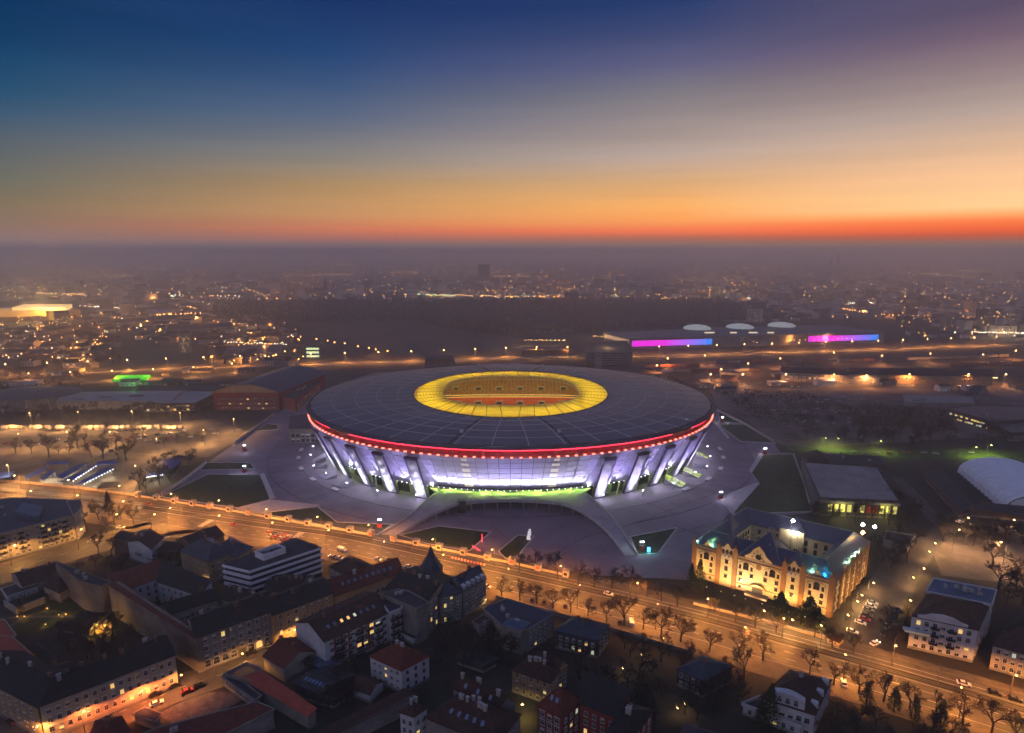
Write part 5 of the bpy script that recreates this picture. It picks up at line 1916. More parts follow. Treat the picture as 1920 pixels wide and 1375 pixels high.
building('blue_roof_annex', 'blue flat roofed rear part of the white villa with pale parapet', 'annex', EV([(1738, 1110), (1858, 1134), (1866, 1108), (1753, 1087)], h + 1.2), h + 1.2, 'flat', 0, m_w_white, m_r_tin, [W(1, 3, 2, lit=.2)], chim=7, seed=77, parapet=0.7)
building('edge_house', 'cream house with dark hipped roof at the right frame edge', 'house', EV([(1862, 1210), (1960, 1236), (1990, 1190), (1896, 1168)], 10), 10, 'hip', 4.0, m_w_cream, m_r_brown, [W(0, 3, 6, z0=2, dz=3, w=1.2, lit=0.05)], chim=2, seed=78)
building('edge_house', 'dark roofed upper wing behind the cream house at the right edge', 'house', EV([(1888, 1180), (1960, 1195), (1990, 1160), (1910, 1145)], 11), 11, 'hip', 3.6, m_w_cream, m_r_black, [W(0, 3, 4)], chim=2, seed=79)
# ------------------------------------------------------------------ floodlit palace with blue tiled roofs
m_iw = mat('palace_render', (0.56, 0.45, 0.28), 0.85, alt=(0.44, 0.34, 0.20), scale=0.25, detail=10)
m_ib = mat('palace_brick', (0.27, 0.13, 0.055), 0.85, alt=(0.19, 0.09, 0.04), scale=0.5, detail=9)
m_it = mat('blue_roof_tile', (0.048, 0.052, 0.115), 0.34, alt=(0.026, 0.029, 0.070), scale=0.9, detail=10, spec=0.6)
m_io = mat('palace_ornament', (0.22, 0.25, 0.20), 0.6, noise=0.2, scale=0.8)
iL, iR, iB = G(1297, 1080), G(1556, 1157), G(1624, 1076)
e1 = (iR - iL).normalized()
e2 = (iB - iR).normalized()
UU, VV = 59.1, 47.0
nf = Vector((e1.y, -e1.x, 0))          # outward normal of the street front
nr = Vector((e2.y, -e2.x, 0))          # outward normal of the right side


def I(a, b_, z, out=0.0):
    return iL + e1 * a + e2 * b_ + nf * out + Vector((0, 0, z))


pal = thing('palace', 'floodlit yellow palace with blue tiled roofs, gables and a pyramid tower round a courtyard', 'palace', (iL.x + 30, iL.y + 10, 0))
WG = 10.5
EZ, RZ = 17.6, 23.2


def wing(q, name='wall', z0=0, z1=EZ, m=None):
    b = MB()
    b.prism([I(a, c, 0)[:2] for a, c in q], z0, z1, bottom=False)
    return b.build(name, m or m_iw, pal)


wing([(0, 0), (UU, 0), (UU, WG), (0, WG)])
wing([(0, WG), (WG, WG), (WG, VV - WG), (0, VV - WG)])
wing([(UU - WG, WG), (UU, WG), (UU, VV - WG), (UU - WG, VV - WG)])
wing([(0, VV - WG), (UU, VV - WG), (UU, VV), (0, VV)])
o_, r_, n_ = -0.5, WG / 2, WG + 0.4
out4 = [(o_, o_), (UU - o_, o_), (UU - o_, VV - o_), (o_, VV - o_)]
rid4 = [(r_, r_), (UU - r_, r_), (UU - r_, VV - r_), (r_, VV - r_)]
inn4 = [(n_, n_), (UU - n_, n_), (UU - n_, VV - n_), (n_, VV - n_)]
palroof = []
for i in range(4):
    j = (i + 1) % 4
    b = MB()
    b.quad(I(*out4[i], EZ - .1), I(*out4[j], EZ - .1), I(*rid4[j], RZ), I(*rid4[i], RZ))
    b.quad(I(*inn4[j], EZ - .1), I(*inn4[i], EZ - .1), I(*rid4[i], RZ), I(*rid4[j], RZ))
    for A, B_ in ((out4[i], out4[j]), (inn4[j], inn4[i])):
        b.quad(I(*A, EZ - .45), I(*B_, EZ - .45), I(*B_, EZ - .1), I(*A, EZ - .1))
    ro = b.build('roof', m_it, pal)
    palroof.append(ro)
    b = MB()
    b.bar(I(*rid4[i], RZ + .1), I(*rid4[j], RZ + .1), 0.22)
    b.bar(I(*rid4[i], RZ + .1), I(*out4[i], EZ), 0.15)
    b.build('ridge', m_io, ro, off=(iL.x + 30, iL.y + 10, 0))
# tile courses on the outer slopes facing the street and the car park
for i in (0, 1):
    j = (i + 1) % 4
    b = MB()
    for k in range(1, 12):
        f = k / 12
        p, q = I(*out4[i], EZ - .1).lerp(I(*rid4[i], RZ), f), I(*out4[j], EZ - .1).lerp(I(*rid4[j], RZ), f)
        b.bar(p, q, 0.07, k=3)
    tag(b.build('tile_courses', m_it, palroof[i], off=(iL.x + 30, iL.y + 10, 0)), kind='stuff')
# cornices
for z, hh, ex in ((15.4, 0.7, 0.35), (EZ - .55, 0.35, 0.55), (3.4, 0.4, 0.2)):
    for A, B_, nn in ((I(0, 0, 0), I(UU, 0, 0), nf), (I(UU, 0, 0), I(UU, VV, 0), nr)):
        d = (B_ - A).normalized()
        b = MB()
        c = (A + B_) / 2 + nn * ex / 2
        b.box(c.x, c.y, z, (B_ - A).length + ex, ex, hh, 0, math.atan2(d.y, d.x))
        b.build('cornice', m_ib, pal)
ang1, ang2 = math.atan2(e1.y, e1.x), math.atan2(e2.y, e2.x)
rzf = math.atan2(-nf.x * 1, nf.y) if False else math.atan2((Vector((nf.y, -nf.x, 0))).y, (Vector((nf.y, -nf.x, 0))).x)
rzr = math.atan2((Vector((nr.y, -nr.x, 0))).y, (Vector((nr.y, -nr.x, 0))).x)


def pbox(a, z, w_, h_, dep, m, name, out=0.0, par=None):
    p = I(a, 0, z, out + dep / 2)
    b = MB()
    b.box(p.x, p.y, z, w_, dep, h_, 0, ang1)
    return b.build(name, m, par or pal)


def pwin(a, z, w_, h_, kind='arch', out=0.03, lit=None):
    p = I(a, 0, z, out)
    inst('window', win_mesh(w_, h_, kind, lit, True), pal, (p.x, p.y, z), rzf)


def gablet(a, z, w_, h_, out, name='gable'):
    b = MB()
    pts = [(-w_ / 2, 0), (w_ / 2, 0), (w_ / 2, h_ * 0.18), (w_ * 0.30, h_ * 0.42), (w_ * 0.2, h_ * 0.72), (0, h_), (-w_ * 0.2, h_ * 0.72), (-w_ * 0.30, h_ * 0.42), (-w_ / 2, h_ * 0.18)]
    F = [I(a + x, 0, z + y, out) for x, y in pts]
    K = [I(a + x, 0, z + y, out - 0.8) for x, y in pts]
    b.poly(F)
    b.poly(K[::-1])
    for i in range(len(F)):
        j = (i + 1) % len(F)
        b.quad(F[j], F[i], K[i], K[j], 1)
    b.build(name, [m_iw, m_ib], pal)
    b = MB()
    for i in range(1, len(F)):
        j = (i + 1) % len(F)
        b.bar(F[i], F[j], 0.16)
    b.build('gable_coping', m_ib, pal)


# pilasters
bays = [(0.20, 0.325), (0.675, 0.80)]
for u in (0.012, 0.20, 0.325, 0.675, 0.80, 0.988):
    z1 = 18.6 if 0.1 < u < 0.9 else 18.0
    pbox(u * UU, z1 / 2, 2.1, z1, 1.0, m_ib, 'pilaster')
    p = I(u * UU, 0, 0, 0.5)
    b = MB()
    b.box(p.x, p.y, z1 + 0.9, 1.7, 1.5, 1.8, 0, ang1)
    b.bar((p.x, p.y, z1 + 1.8), (p.x, p.y, z1 + 3.6), 0.75, 0, 6, 0.1)
    b.build('pinnacle', m_ib, pal)
# turret bays
for u0, u1 in bays:
    a0, a1 = u0 * UU + 1.05, u1 * UU - 1.05
    b = MB()
    b.prism([I(a, c, 0, o)[:2] for a, c, o in ((a0, 0, 0.45), (a1, 0, 0.45), (a1, 6, 0), (a0, 6, 0))], 0, 19.3)
    b.build('turret_bay', m_iw, pal)
    cx = (a0 + a1) / 2
    ap = I(cx, 3.0, 25.8)
    q = [I(a0 - 0.9, -0.2, 19.2), I(a1 + 0.9, -0.2, 19.2), I(a1 + 0.9, 6.4, 19.2), I(a0 - 0.9, 6.4, 19.2)]
    b = MB()
    for i in range(4):
        b.poly([q[i], q[(i + 1) % 4], ap])
    b.quad(q[3], q[2], q[1], q[0])
    b.build('turret_roof', m_it, pal)
    b = MB()
    b.bar(ap, ap + Vector((0, 0, 2.2)), 0.18, 0, 5, 0.03)
    b.ball(ap + Vector((0, 0, 0.7)), 0.4)
    b.build('finial', m_ib, pal)
    gablet(cx, 19.2, 3.2, 2.6, 0.5)
    for k in (-1, 0, 1):
        pwin(cx + k * 1.75, 17.3, 0.95, 1.5, 'arch', 0.48)
        pbox(cx + k * 1.75, 15.25, 1.2, 0.8, 0.06, m_w_white, 'panel', 0.82)
    pwin(cx, 12.4, 1.3, 1.5, 'hood', 0.48)
    pwin(cx, 8.8, 1.4, 1.5, 'arch', 0.48)
    pwin(cx, 5.2, 1.3, 1.5, 'hood', 0.48)
    pbox(cx, 15.2, a1 - a0, 0.5, 0.35, m_ib, 'cornice', 0.45)


def triple(a, z):
    pwin(a, z, 2.3, 2.3, 'arch')
    pwin(a - 2.5, z - 0.2, 0.9, 1.9, 'plain')
    pwin(a + 2.5, z - 0.2, 0.9, 1.9, 'plain')
    b = MB()
    n = 10
    for i in range(n):
        t0, t1 = PI * i / n, PI * (i + 1) / n
        b.bar(I(a + 3.6 * math.cos(t0), 0, z + 0.9 + 1.7 * math.sin(t0), 0.08), I(a + 3.6 * math.cos(t1), 0, z + 0.9 + 1.7 * math.sin(t1), 0.08), 0.13)
    b.build('brick_arch', m_ib, pal)


for uc in (0.106, 0.894):
    a = uc * UU
    triple(a, 11.9)
    for x in (-2.3, 2.3):
        pwin(a + x, 8.3, 1.2, 1.5, 'arch')
        pwin(a + x, 5.3, 1.2, 1.4, 'hood')
        pwin(a + x, 2.0, 1.0, 1.1, 'plain')
    gablet(a, 16.9, 4.2, 2.9, 0.25)
cx = 0.5 * UU
for x in (-5.6, 5.6):
    triple(cx + x, 12.0)
for x in (-7.6, -2.9, 2.9, 7.6):
    pwin(cx + x, 8.4, 1.3, 1.5, 'hood')
for x in (-7.6, 7.6):
    pwin(cx + x, 5.2, 1.2, 1.4, 'hood')
    pwin(cx + x, 2.0, 1.0, 1.1, 'plain')
# entrance arch
b = MB()
for i in range(10):
    t0, t1 = PI * i / 10, PI * (i + 1) / 10
    b.bar(I(cx + 3.6 * math.cos(t0), 0, 3.0 + 2.4 * math.sin(t0), 0.5), I(cx + 3.6 * math.cos(t1), 0, 3.0 + 2.4 * math.sin(t1), 0.5), 0.28)
b.build('entrance_arch', m_ib, pal)
pbox(cx, 1.7, 4.6, 3.4, 0.1, m_w_dark, 'door', 0.02)
pbox(cx, 0.5, 9.5, 1.0, 3.2, m_iw, 'entrance_steps', 0.0)
# centre gable with rose window, ornament discs
gablet(cx - 0.6, 16.6, 11.5, 7.6, 0.5, 'centre_gable')


def disc(a, z, r, out, m, name):
    b = MB()
    k = 12
    b.poly([I(a + r * math.cos(2 * PI * i / k), 0, z + r * math.sin(2 * PI * i / k), out) for i in range(k)])
    for i in range(k):
        t0, t1 = 2 * PI * i / k, 2 * PI * (i + 1) / k
        b.bar(I(a + r * math.cos(t0), 0, z + r * math.sin(t0), out), I(a + r * math.cos(t1), 0, z + r * math.sin(t1), out), 0.12, 0)
    b.build(name, m, pal)


disc(cx - 0.6, 18.9, 1.15, 0.62, m_pane, 'rose_window')
for x, z in ((-2.6, 18.4), (1.6, 18.6), (-0.6, 21.4), (-1.9, 20.2), (0.9, 20.2), (2.3, 17.6)):
    disc(cx - 0.6 + x, z, 0.33, 0.6, m_ib, 'ornament')
disc(cx - 0.2, 13.6, 1.2, 0.1, m_ib, 'crest')
for a in (4, 11, 15.5, 22, 26, 33.5, 38, 44, 48, 55):
    disc(a, 14.4, 0.28, 0.1, m_io, 'ornament')
# pyramid tower
ap = I(cx + 0.6, 7.4, 28.6)
q = [I(cx - 8.6, -0.3, EZ + 0.2), I(cx + 9.0, -0.3, EZ + 0.2), I(cx + 9.0, 14.5, EZ + 0.2), I(cx - 8.6, 14.5, EZ + 0.2)]
b = MB()
apq = [ap + e1 * x + e2 * y for x, y in ((-.5, -.3), (.5, -.3), (.5, .3), (-.5, .3))]
for i in range(4):
    j = (i + 1) % 4
    b.quad(q[i], q[j], apq[j], apq[i])
b.poly(apq)
tw = b.build('tower_roof', m_it, pal)
b = MB()
for i in range(4):
    b.bar(q[i], apq[i], 0.22)
b.build('hip_ridge', m_io, tw, off=(iL.x + 30, iL.y + 10, 0))
b = MB()
for i in range(4):
    j = (i + 1) % 4
    for k in range(1, 14):
        f = k / 14
        b.bar(q[i].lerp(apq[i], f), q[j].lerp(apq[j], f), 0.08, k=3)
tag(b.build('tile_courses', m_it, tw, off=(iL.x + 30, iL.y + 10, 0)), kind='stuff')
b = MB()
for x, y, z in ((2.6, 2.5, 25.0), (5.2, 7, 23.8)):
    p = I(cx + x, y, z)
    b.ball(p, 0.6)
b.build('dormer', m_io, tw, off=(iL.x + 30, iL.y + 10, 0))
b = MB()
p = I(cx + 0.3, 9.5, 29.2)
for i in range(10):
    t0, t1 = 2 * PI * i / 10, 2 * PI * (i + 1) / 10
    b.bar(p + Vector((1.3 * math.cos(t0), 1.3 * math.sin(t0), 0)), p + Vector((1.3 * math.cos(t1), 1.3 * math.sin(t1), 0)), 0.16)
b.bar(p - Vector((0, 0, 2)), p, 0.14)
b.build('globe_ring', mat('gilt', (0.55, 0.45, 0.2), 0.4, noise=0.1, metal=0.6), tw, off=(iL.x + 30, iL.y + 10, 0))
# right side
A, B_ = I(UU, 0, 0), I(UU, VV, 0)
cenp = I(UU / 2, VV / 2, 0)
rng_ = random.Random(5)
facade_windows(pal, A, B_, cenp, dict(rows=4, cols=11, w=1.2, h=1.7, z0=2.3, dz=3.75, kind='hood', dark=True, lit=0), rng_)
for v in (0.02, 0.2, 0.35, 0.5, 0.65, 0.8, 0.98):
    p = A.lerp(B_, v) + nr * 0.35
    b = MB()
    b.box(p.x, p.y, 9.0, 1.3, 0.7, 18.0, 0, ang2)
    b.build('pilaster', m_ib, pal)
for v in (0.28, 0.42, 0.57, 0.72):
    p = A.lerp(B_, v)
    d = e2
    b = MB()
    pts = [(-2, 16.6), (2, 16.6), (1.2, 18.2), (0, 19.6), (-1.2, 18.2)]
    F = [p + d * x + Vector((0, 0, z)) + nr * 0.3 for x, z in pts]
    K = [v_ - nr * 0.6 for v_ in F]
    b.poly(F)
    b.poly(K[::-1])
    for i in range(5):
        b.quad(F[(i + 1) % 5], F[i], K[i], K[(i + 1) % 5])
    b.build('gable', m_iw, pal)
# left side and courtyard windows
facade_windows(pal, I(0, 0, 0), I(0, VV, 0), cenp, dict(rows=4, cols=10, w=1.2, h=1.7, z0=2.3, dz=3.75, kind='hood', dark=True, lit=0), rng_)
for A_, B2 in ((I(WG, VV - WG, 0), I(UU - WG, VV - WG, 0)), (I(WG, WG, 0), I(WG, VV - WG, 0))):
    facade_windows(pal, A_, B2, cenp + (cenp - (A_ + B2) / 2) * -4, dict(rows=4, cols=8, w=1.4, h=1.9, z0=2.5, dz=3.75, kind='arch', dark=True, lit=0), rng_)
# turret roof at the left back, gable house on the back wing
b = MB()
q = [I(0.5, 18, EZ), I(10, 18, EZ), I(10, 28, EZ), I(0.5, 28, EZ)]
for i in range(4):
    b.poly([q[i], q[(i + 1) % 4], I(5.2, 23, 26.5)])
b.build('turret_roof', m_it, pal)
b = MB()
b.prism([I(a, c, 0)[:2] for a, c in ((24, VV - WG - 0.6), (35, VV - WG - 0.6), (35, VV + 0.6), (24, VV + 0.6))], 10, 19.5)
b.build('stair_block', m_iw, pal)
b = MB()
q = [I(23.5, VV - WG - 1, 19.4), I(35.5, VV - WG - 1, 19.4), I(35.5, VV + 1, 19.4), I(23.5, VV + 1, 19.4)]
for i in range(4):
    b.poly([q[i], q[(i + 1) % 4], I(29.5, VV - WG / 2, 24.6)])
b.build('stair_block_roof', m_it, pal)

# floods on the ground in front, warm
fl = None
WARM = (1.0, 0.56, 0.17)
for k, u in enumerate((0.04, 0.15, 0.26, 0.36, 0.44, 0.56, 0.64, 0.74, 0.85, 0.96)):
    p = I(u * UU, 0, 0.3, 7.0)
    t = thing('flood_lamp', 'small ground floodlight at the foot of the palace front, %s from the left' % ORD[k], 'floodlight', (p.x, p.y, 0), 0, 'floodlights of the palace')
    b = MB()
    b.box(p.x, p.y, 0.35, 0.7, 0.5, 0.5, 0, ang1)
    b.build('housing', m_black, t)
    b = MB()
    q = p - nf * 0.3
    b.box(q.x, q.y, 0.45, 0.5, 0.05, 0.35, 0, ang1)
    b.build('lens', mat('flood_lens', (1, .8, .5), .4, noise=0, emit=(1, .7, .35), es=6, sample=False), t)
    mid = 0.34 < u < 0.5
    point_light('flood_light', (p.x, p.y, 0.9), 11500 if mid else 7400, (1.0, 0.72, 0.33) if mid else WARM, 0.3, t, spot=R(125), aim=I(u * UU, 0, 9.5), blend=0.9)
for k in range(6):
    p = I(UU, 3 + 8.2 * k, 0.3) + nr * 5.5
    t = thing('flood_lamp', 'small ground floodlight along the car park side of the palace, %s from the corner' % ORD[k], 'floodlight', (p.x, p.y, 0), 0, 'floodlights of the palace')
    b = MB()
    b.box(p.x, p.y, 0.35, 0.7, 0.5, 0.5, 0, ang2)
    b.build('housing', m_black, t)
    point_light('flood_light', (p.x, p.y, 0.9), 7000, WARM, 0.3, t, spot=R(125), aim=I(UU, 3 + 8.2 * k, 9), blend=0.9)
# roof lamps: green, cyan and white
RL = [(1.5, -0.1, 18.7, (0.45, 1.0, 0.75), 2600), (8.0, -0.2, 18.4, (0.4, 1.0, 0.35), 2000), (16.8, 2.0, 20.0, (0.15, 1.0, 0.75), 700),
      (50.5, -0.2, 18.4, (0.45, 1.0, 0.4), 1300), (55.5, -0.2, 18.4, (0.03, 0.75, 0.9), 900),
      (59.2, 18, 18.5, (0.55, 1.0, 0.6), 500), (59.2, 26, 18.5, (0.55, 1.0, 0.6), 500), (59.2, 31, 18.5, (0.6, 1.0, 0.7), 500)]
for k, (a, c, z, col, pw_) in enumerate(RL):
    p = I(a, c, z)
    b = MB()
    b.ball(p, 0.32)
    m = mat('roof_lamp_%d' % k, col, 0.4, noise=0, emit=col, es=9, sample=False)
    b.build('roof_lamp', m, pal)
    point_light('roof_lamp_light', p + Vector((0, 0, 0.5)), pw_, col, 0.2, pal)
m_star = mat('bright_lamp', (1, 1, 1), 0.4, noise=0, emit=(1.0, 0.93, 0.78), es=60, sample=False)
m_staro = mat('bright_lamp_orange', (1, .7, .3), 0.4, noise=0, emit=(1.0, 0.55, 0.12), es=45, sample=False)
for k, (px, py, z, m, pw_, col, what) in enumerate((
        (1487, 977, 25.2, m_star, 9000, (1, .93, .75), 'dazzling white floodlight on the courtyard roof of the palace'),
        (1484, 999, 18.8, m_star, 1500, (1, .85, .8), 'left one of a pair of white lamps on the courtyard wall'),
        (1496, 1001, 18.8, m_star, 1500, (1, .85, .8), 'right one of a pair of white lamps on the courtyard wall'),
        (1618, 984, 26.0, m_star, 8000, (1, .9, .85), 'dazzling white floodlight behind the right end of the palace'),
        (1640, 988, 26.0, m_star, 8000, (1, .9, .8), 'white floodlight farthest right behind the palace'),
        (1618, 999, 24.0, m_staro, 3000, (1, .55, .15), 'dazzling orange lamp at the right back corner of the palace roof'))):
    p = G(px, py, z)
    t = thing('floodlight', what, 'floodlight', (p.x, p.y, 0))
    b = MB()
    b.bar((p.x, p.y, 0), (p.x, p.y, z - 0.6), 0.1)
    b.build('mast', m_pole, t)
    b = MB()
    b.ball(p, 1.0)
    b.build('lamp_head', m, t)
    point_light('floodlight_light', (p.x, p.y, z), pw_, col, 0.6, t)
building('outbuilding', 'low flat roofed outbuilding with pale wall behind the palace car park side', 'outbuilding', EV([(1658, 1013), (1702, 1022), (1714, 1006), (1664, 997)], 4.2), 4.2, 'flat', 0, m_w_cream, m_r_grey, [], seed=90)
building('gatehouse', 'small yellow lit gatehouse at the car park entrance by the avenue', 'gatehouse', EV([(1551, 1195), (1573, 1204), (1582, 1195), (1561, 1187)], 2.6), 2.6, 'hip', 1.2, m_iw, m_r_brown, [W(0, 1, 2, w=.8, h=1, z0=1.4)], seed=91)
# ------------------------------------------------------------------ halls and blocks in the middle distance
def vault(name, label, cat, A, B, width, rise, base, m, mwall, ribs=0, seg=14, group=None, ends=True, side=1):
    """barrel roof: axis parallel to A->B, springing from the line A-B"""
    A, B = Vector((A[0], A[1], 0)), Vector((B[0], B[1], 0))
    d = (B - A).normalized()
    n = Vector((-d.y, d.x, 0)) * side
    c = (A + B) / 2 + n * width / 2
    t = thing(name, label, cat, (c.x, c.y, 0), 0, group)
    b = MB()
    q = [A, B, B + n * width, A + n * width]
    if base > 0:
        b.prism([p[:2] for p in q], 0, base, bottom=False)

    def pt(f, e):
        a = PI * f
        return e + n * (width / 2 - width / 2 * math.cos(a)) + Vector((0, 0, base + rise * math.sin(a) ** 0.8))
    if ends:
        for e in (A, B):
            b.poly([pt(i / seg, e) for i in range(seg + 1)])
    if b.f:
        b.build('wall', mwall, t)
    r = MB()
    if ribs:
        L = (B - A).length
        for k in range(ribs):
            for s, (f0, f1) in enumerate(((0, .25), (.25, .5), (.5, .75), (.75, 1))):
                def bul(f, i):
                    e = A + d * (L * (k + f) / ribs)
                    p = pt(i / seg, e)
                    out = (p - (e + n * width / 2 + Vector((0, 0, base)))).normalized()
                    return p + out * 1.5 * abs(math.sin(PI * f)) ** .6
                for i in range(seg):
                    r.quad(bul(f0, i), bul(f1, i), bul(f1, i + 1), bul(f0, i + 1))
    else:
        for i in range(seg):
            r.quad(pt(i / seg, A), pt(i / seg, B), pt((i + 1) / seg, B), pt((i + 1) / seg, A))
    ro_ = r.build('roof', m, t, smooth=bool(ribs))
    if ribs:
        sb_ = MB()
        for k in range(ribs + 1):
            e = A + d * ((B - A).length * k / ribs)
            for i in range(seg):
                sb_.bar(pt(i / seg, e), pt((i + 1) / seg, e), .34, 0, 4)
        sb_.build('seam_cables', m_steelgrey, ro_, off=(c.x, c.y, 0))
    return t


# sports hall on the right
h = 11
P = EV([(1539, 934), (1685, 940), (1643, 877), (1509, 868)], h)
m_hallroof = mat('hall_roof', (0.30, 0.275, 0.27), 0.85, alt=(0.20, 0.18, 0.18), scale=0.08, detail=10)
sh_ = building('sports_hall', 'big sports hall with flat grey roof and yellow lit glass front', 'hall', P, h, 'flat', 0, m_w_dark, m_hallroof, [], seed=101, parapet=0.6, chim=5)
cen = sum(P, Vector()) / 4
d, n, L, rz = edge_frame(P[0], P[1], Vector((cen.x, cen.y, 0)))
m_litglass = mat('lit_hall_glass', (0.5, 0.5, 0.2), 0.4, noise=0, emit=(0.95, 0.80, 0.20), es=0.75)
m_redpanel = mat('red_panel', (0.45, 0.03, 0.02), 0.6, noise=0.1, emit=(0.6, 0.02, 0.01), es=0.15)
for k in range(12):
    u = (k + 0.5) / 12
    p = Vector((P[0].x, P[0].y, 0)) + d * L * u + n * 0.1
    b = MB()
    m = m_redpanel if k in (7, 8) else (m_litglass if k not in (0, 5) else m_pane)
    b.box(p.x, p.y, 5.2, L / 12 - 0.7, 0.1, 4.6, 0, math.atan2(d.y, d.x))
    b.build('glass_bay', m, sh_)
for k in range(13):
    p = Vector((P[0].x, P[0].y, 0)) + d * L * k / 12 + n * 1.3
    b = MB()
    b.box(p.x, p.y, 5.4, 0.5, 0.5, 10.8, 0, 0)
    b.build('column', m_w_dark, sh_)
b = MB()
p = Vector((P[0].x, P[0].y, 0)) + d * L * .5 + n * 0.8
b.box(p.x, p.y, 9.3, L + 1, 1.7, 1.4, 0, math.atan2(d.y, d.x))
b.build('canopy', m_w_grey, sh_)
point_light('hall_front_light', p + n * 3 + Vector((0, 0, 6)) - d * 10, 2200, (0.95, 0.85, 0.2), 1.0, sh_)
point_light('hall_front_light', p + n * 3 + Vector((0, 0, 6)) + d * 14, 2200, (0.95, 0.85, 0.2), 1.0, sh_)
building('hall_wing', 'sloping blue grey side wing along the left of the sports hall', 'hall', EV([(1527, 945), (1541, 938), (1510, 868), (1502, 866)], 7), 7, 'shed', 3, m_w_dark, m_r_slate, [], ridge=1, seed=102)
building('pyramid_house', 'dark pyramid roofed house behind the sports hall', 'house', EV([(1508, 866), (1555, 866), (1548, 852), (1506, 850)], 6), 6, 'hip', 6, m_w_dark, m_r_black, [], seed=103)
building('low_annex', 'long low dark annex with roof lights behind the sports hall', 'annex', EV([(1560, 868), (1660, 872), (1650, 856), (1556, 852)], 5), 5, 'flat', 0, m_w_dark, m_r_grey, [W(0, 1, 8, lit=.4)], seed=104, parapet=0.3, chim=3)
# inflated tennis dome
m_dome = mat('dome_fabric', (0.78, 0.80, 0.84), 0.5, noise=0.08, scale=0.2)
A, B_ = G(1797, 884), G(1885, 958)
vault('inflated_dome', 'pale blue ribbed inflated sports dome at the right edge', 'dome', A, B_, 44, 12, 0, m_dome, m_dome, ribs=13, side=1)
building('brick_annex', 'low brown brick hall around the inflated dome, front part', 'hall', EV([(1822, 956), (1990, 972), (1990, 956), (1846, 944)], 4.2), 4.2, 'flat', 0, m_w_brown, m_r_grey, [], seed=105, parapet=0.3)
building('brick_annex', 'low dark flat roofed hall beside the inflated dome, left part', 'hall', EV([(1734, 888), (1800, 958), (1822, 950), (1766, 880)], 4.2), 4.2, 'flat', 0, m_w_brown, m_r_grey, [], seed=106, parapet=0.3)
building('grey_hall', 'grey blue flat hall with yellow lit side windows at the right edge', 'hall', EV([(1858, 790), (1990, 784), (1990, 764), (1822, 761), (1778, 767)], 9), 9, 'flat', 0, m_w_dark, m_r_slate, [W(4, 2, 14, w=2.4, h=1.6, lit=.75, z0=2)], seed=107, chim=6)
building('grey_hall', 'second low hall with yellow lit strip at the right edge', 'hall', EV([(1896, 812), (1990, 808), (1990, 790), (1868, 796)], 7), 7, 'flat', 0, m_w_dark, m_r_slate, [W(0, 1, 10, w=2.4, h=1.8, lit=.8, z0=3)], seed=108)
building('long_shed', 'long low pale roofed shed on the waste ground', 'shed', EV([(1698, 754), (1826, 756), (1820, 744), (1692, 741)], 4.5), 4.5, 'gable', 1.5, m_w_grey, m_hallroof, [], seed=109)
building('tall_house', 'small house with gable roof beside the long pale shed', 'house', EV([(1812, 742), (1834, 740), (1850, 724), (1828, 722)], 6), 6, 'gable', 4, m_w_grey, m_r_grey, [], seed=110)
# station
building('station_building', 'long cream railway building with rows of small windows', 'station', EV([(1465, 698), (1590, 704), (1590, 692), (1465, 687)], 11), 11, 'hip', 3, m_w_cream, m_r_brown, [W(0, 3, 22, w=1.6, h=2, lit=.04)], seed=111, chim=3)
building('station_building', 'taller end of the cream railway building with chimney', 'station', EV([(1590, 702), (1650, 704), (1652, 690), (1592, 689)], 13), 13, 'hip', 3, m_w_cream, m_r_brown, [W(0, 3, 10, w=1.6, h=2, lit=.04)], seed=112, chim=2)
sth = building('station_hall', 'long station hall with orange lit wall and a strip of greenish lights', 'station', EV([(1650, 703), (1862, 706), (1862, 690), (1652, 690)], 11), 11, 'gable', 3, m_w_tan, m_r_black, [W(0, 1, 26, w=1.6, h=2.2, z0=7)], seed=113)
p0, p1 = G(1650, 712), G(1866, 714)
b = MB()
for i in range(44):
    p = p0.lerp(p1, (i + .5) / 44)
    b.box(p.x, p.y - 3, 4.2, 2.6, 0.5, 1.0)
tag(b.build('canopy_lights', mat('greenish_tube', (1, 1, .6), .5, noise=0, emit=(0.85, 0.95, 0.35), es=2.2, sample=False), sth), kind='stuff')
for i in range(6):
    p = p0.lerp(p1, (i + .5) / 6)
    point_light('canopy_light', (p.x, p.y - 7, 6), 11000, (1.0, 0.5, 0.13), 1.0, sth)
building('platform_roof', 'small platform roof with greenish lights before the cream railway building', 'canopy', EV([(1545, 712), (1640, 713), (1640, 708), (1545, 707)], 5), 5, 'flat', 0, m_w_tan, m_r_grey, [W(0, 1, 12, w=2, h=1.4, lit=1, z0=3)], seed=114)
building('signal_house', 'small brown gabled house by the station road', 'house', EV([(1352, 714), (1384, 716), (1378, 706), (1352, 704)], 5), 5, 'gable', 4, m_w_tan, m_r_brown, [], seed=115)
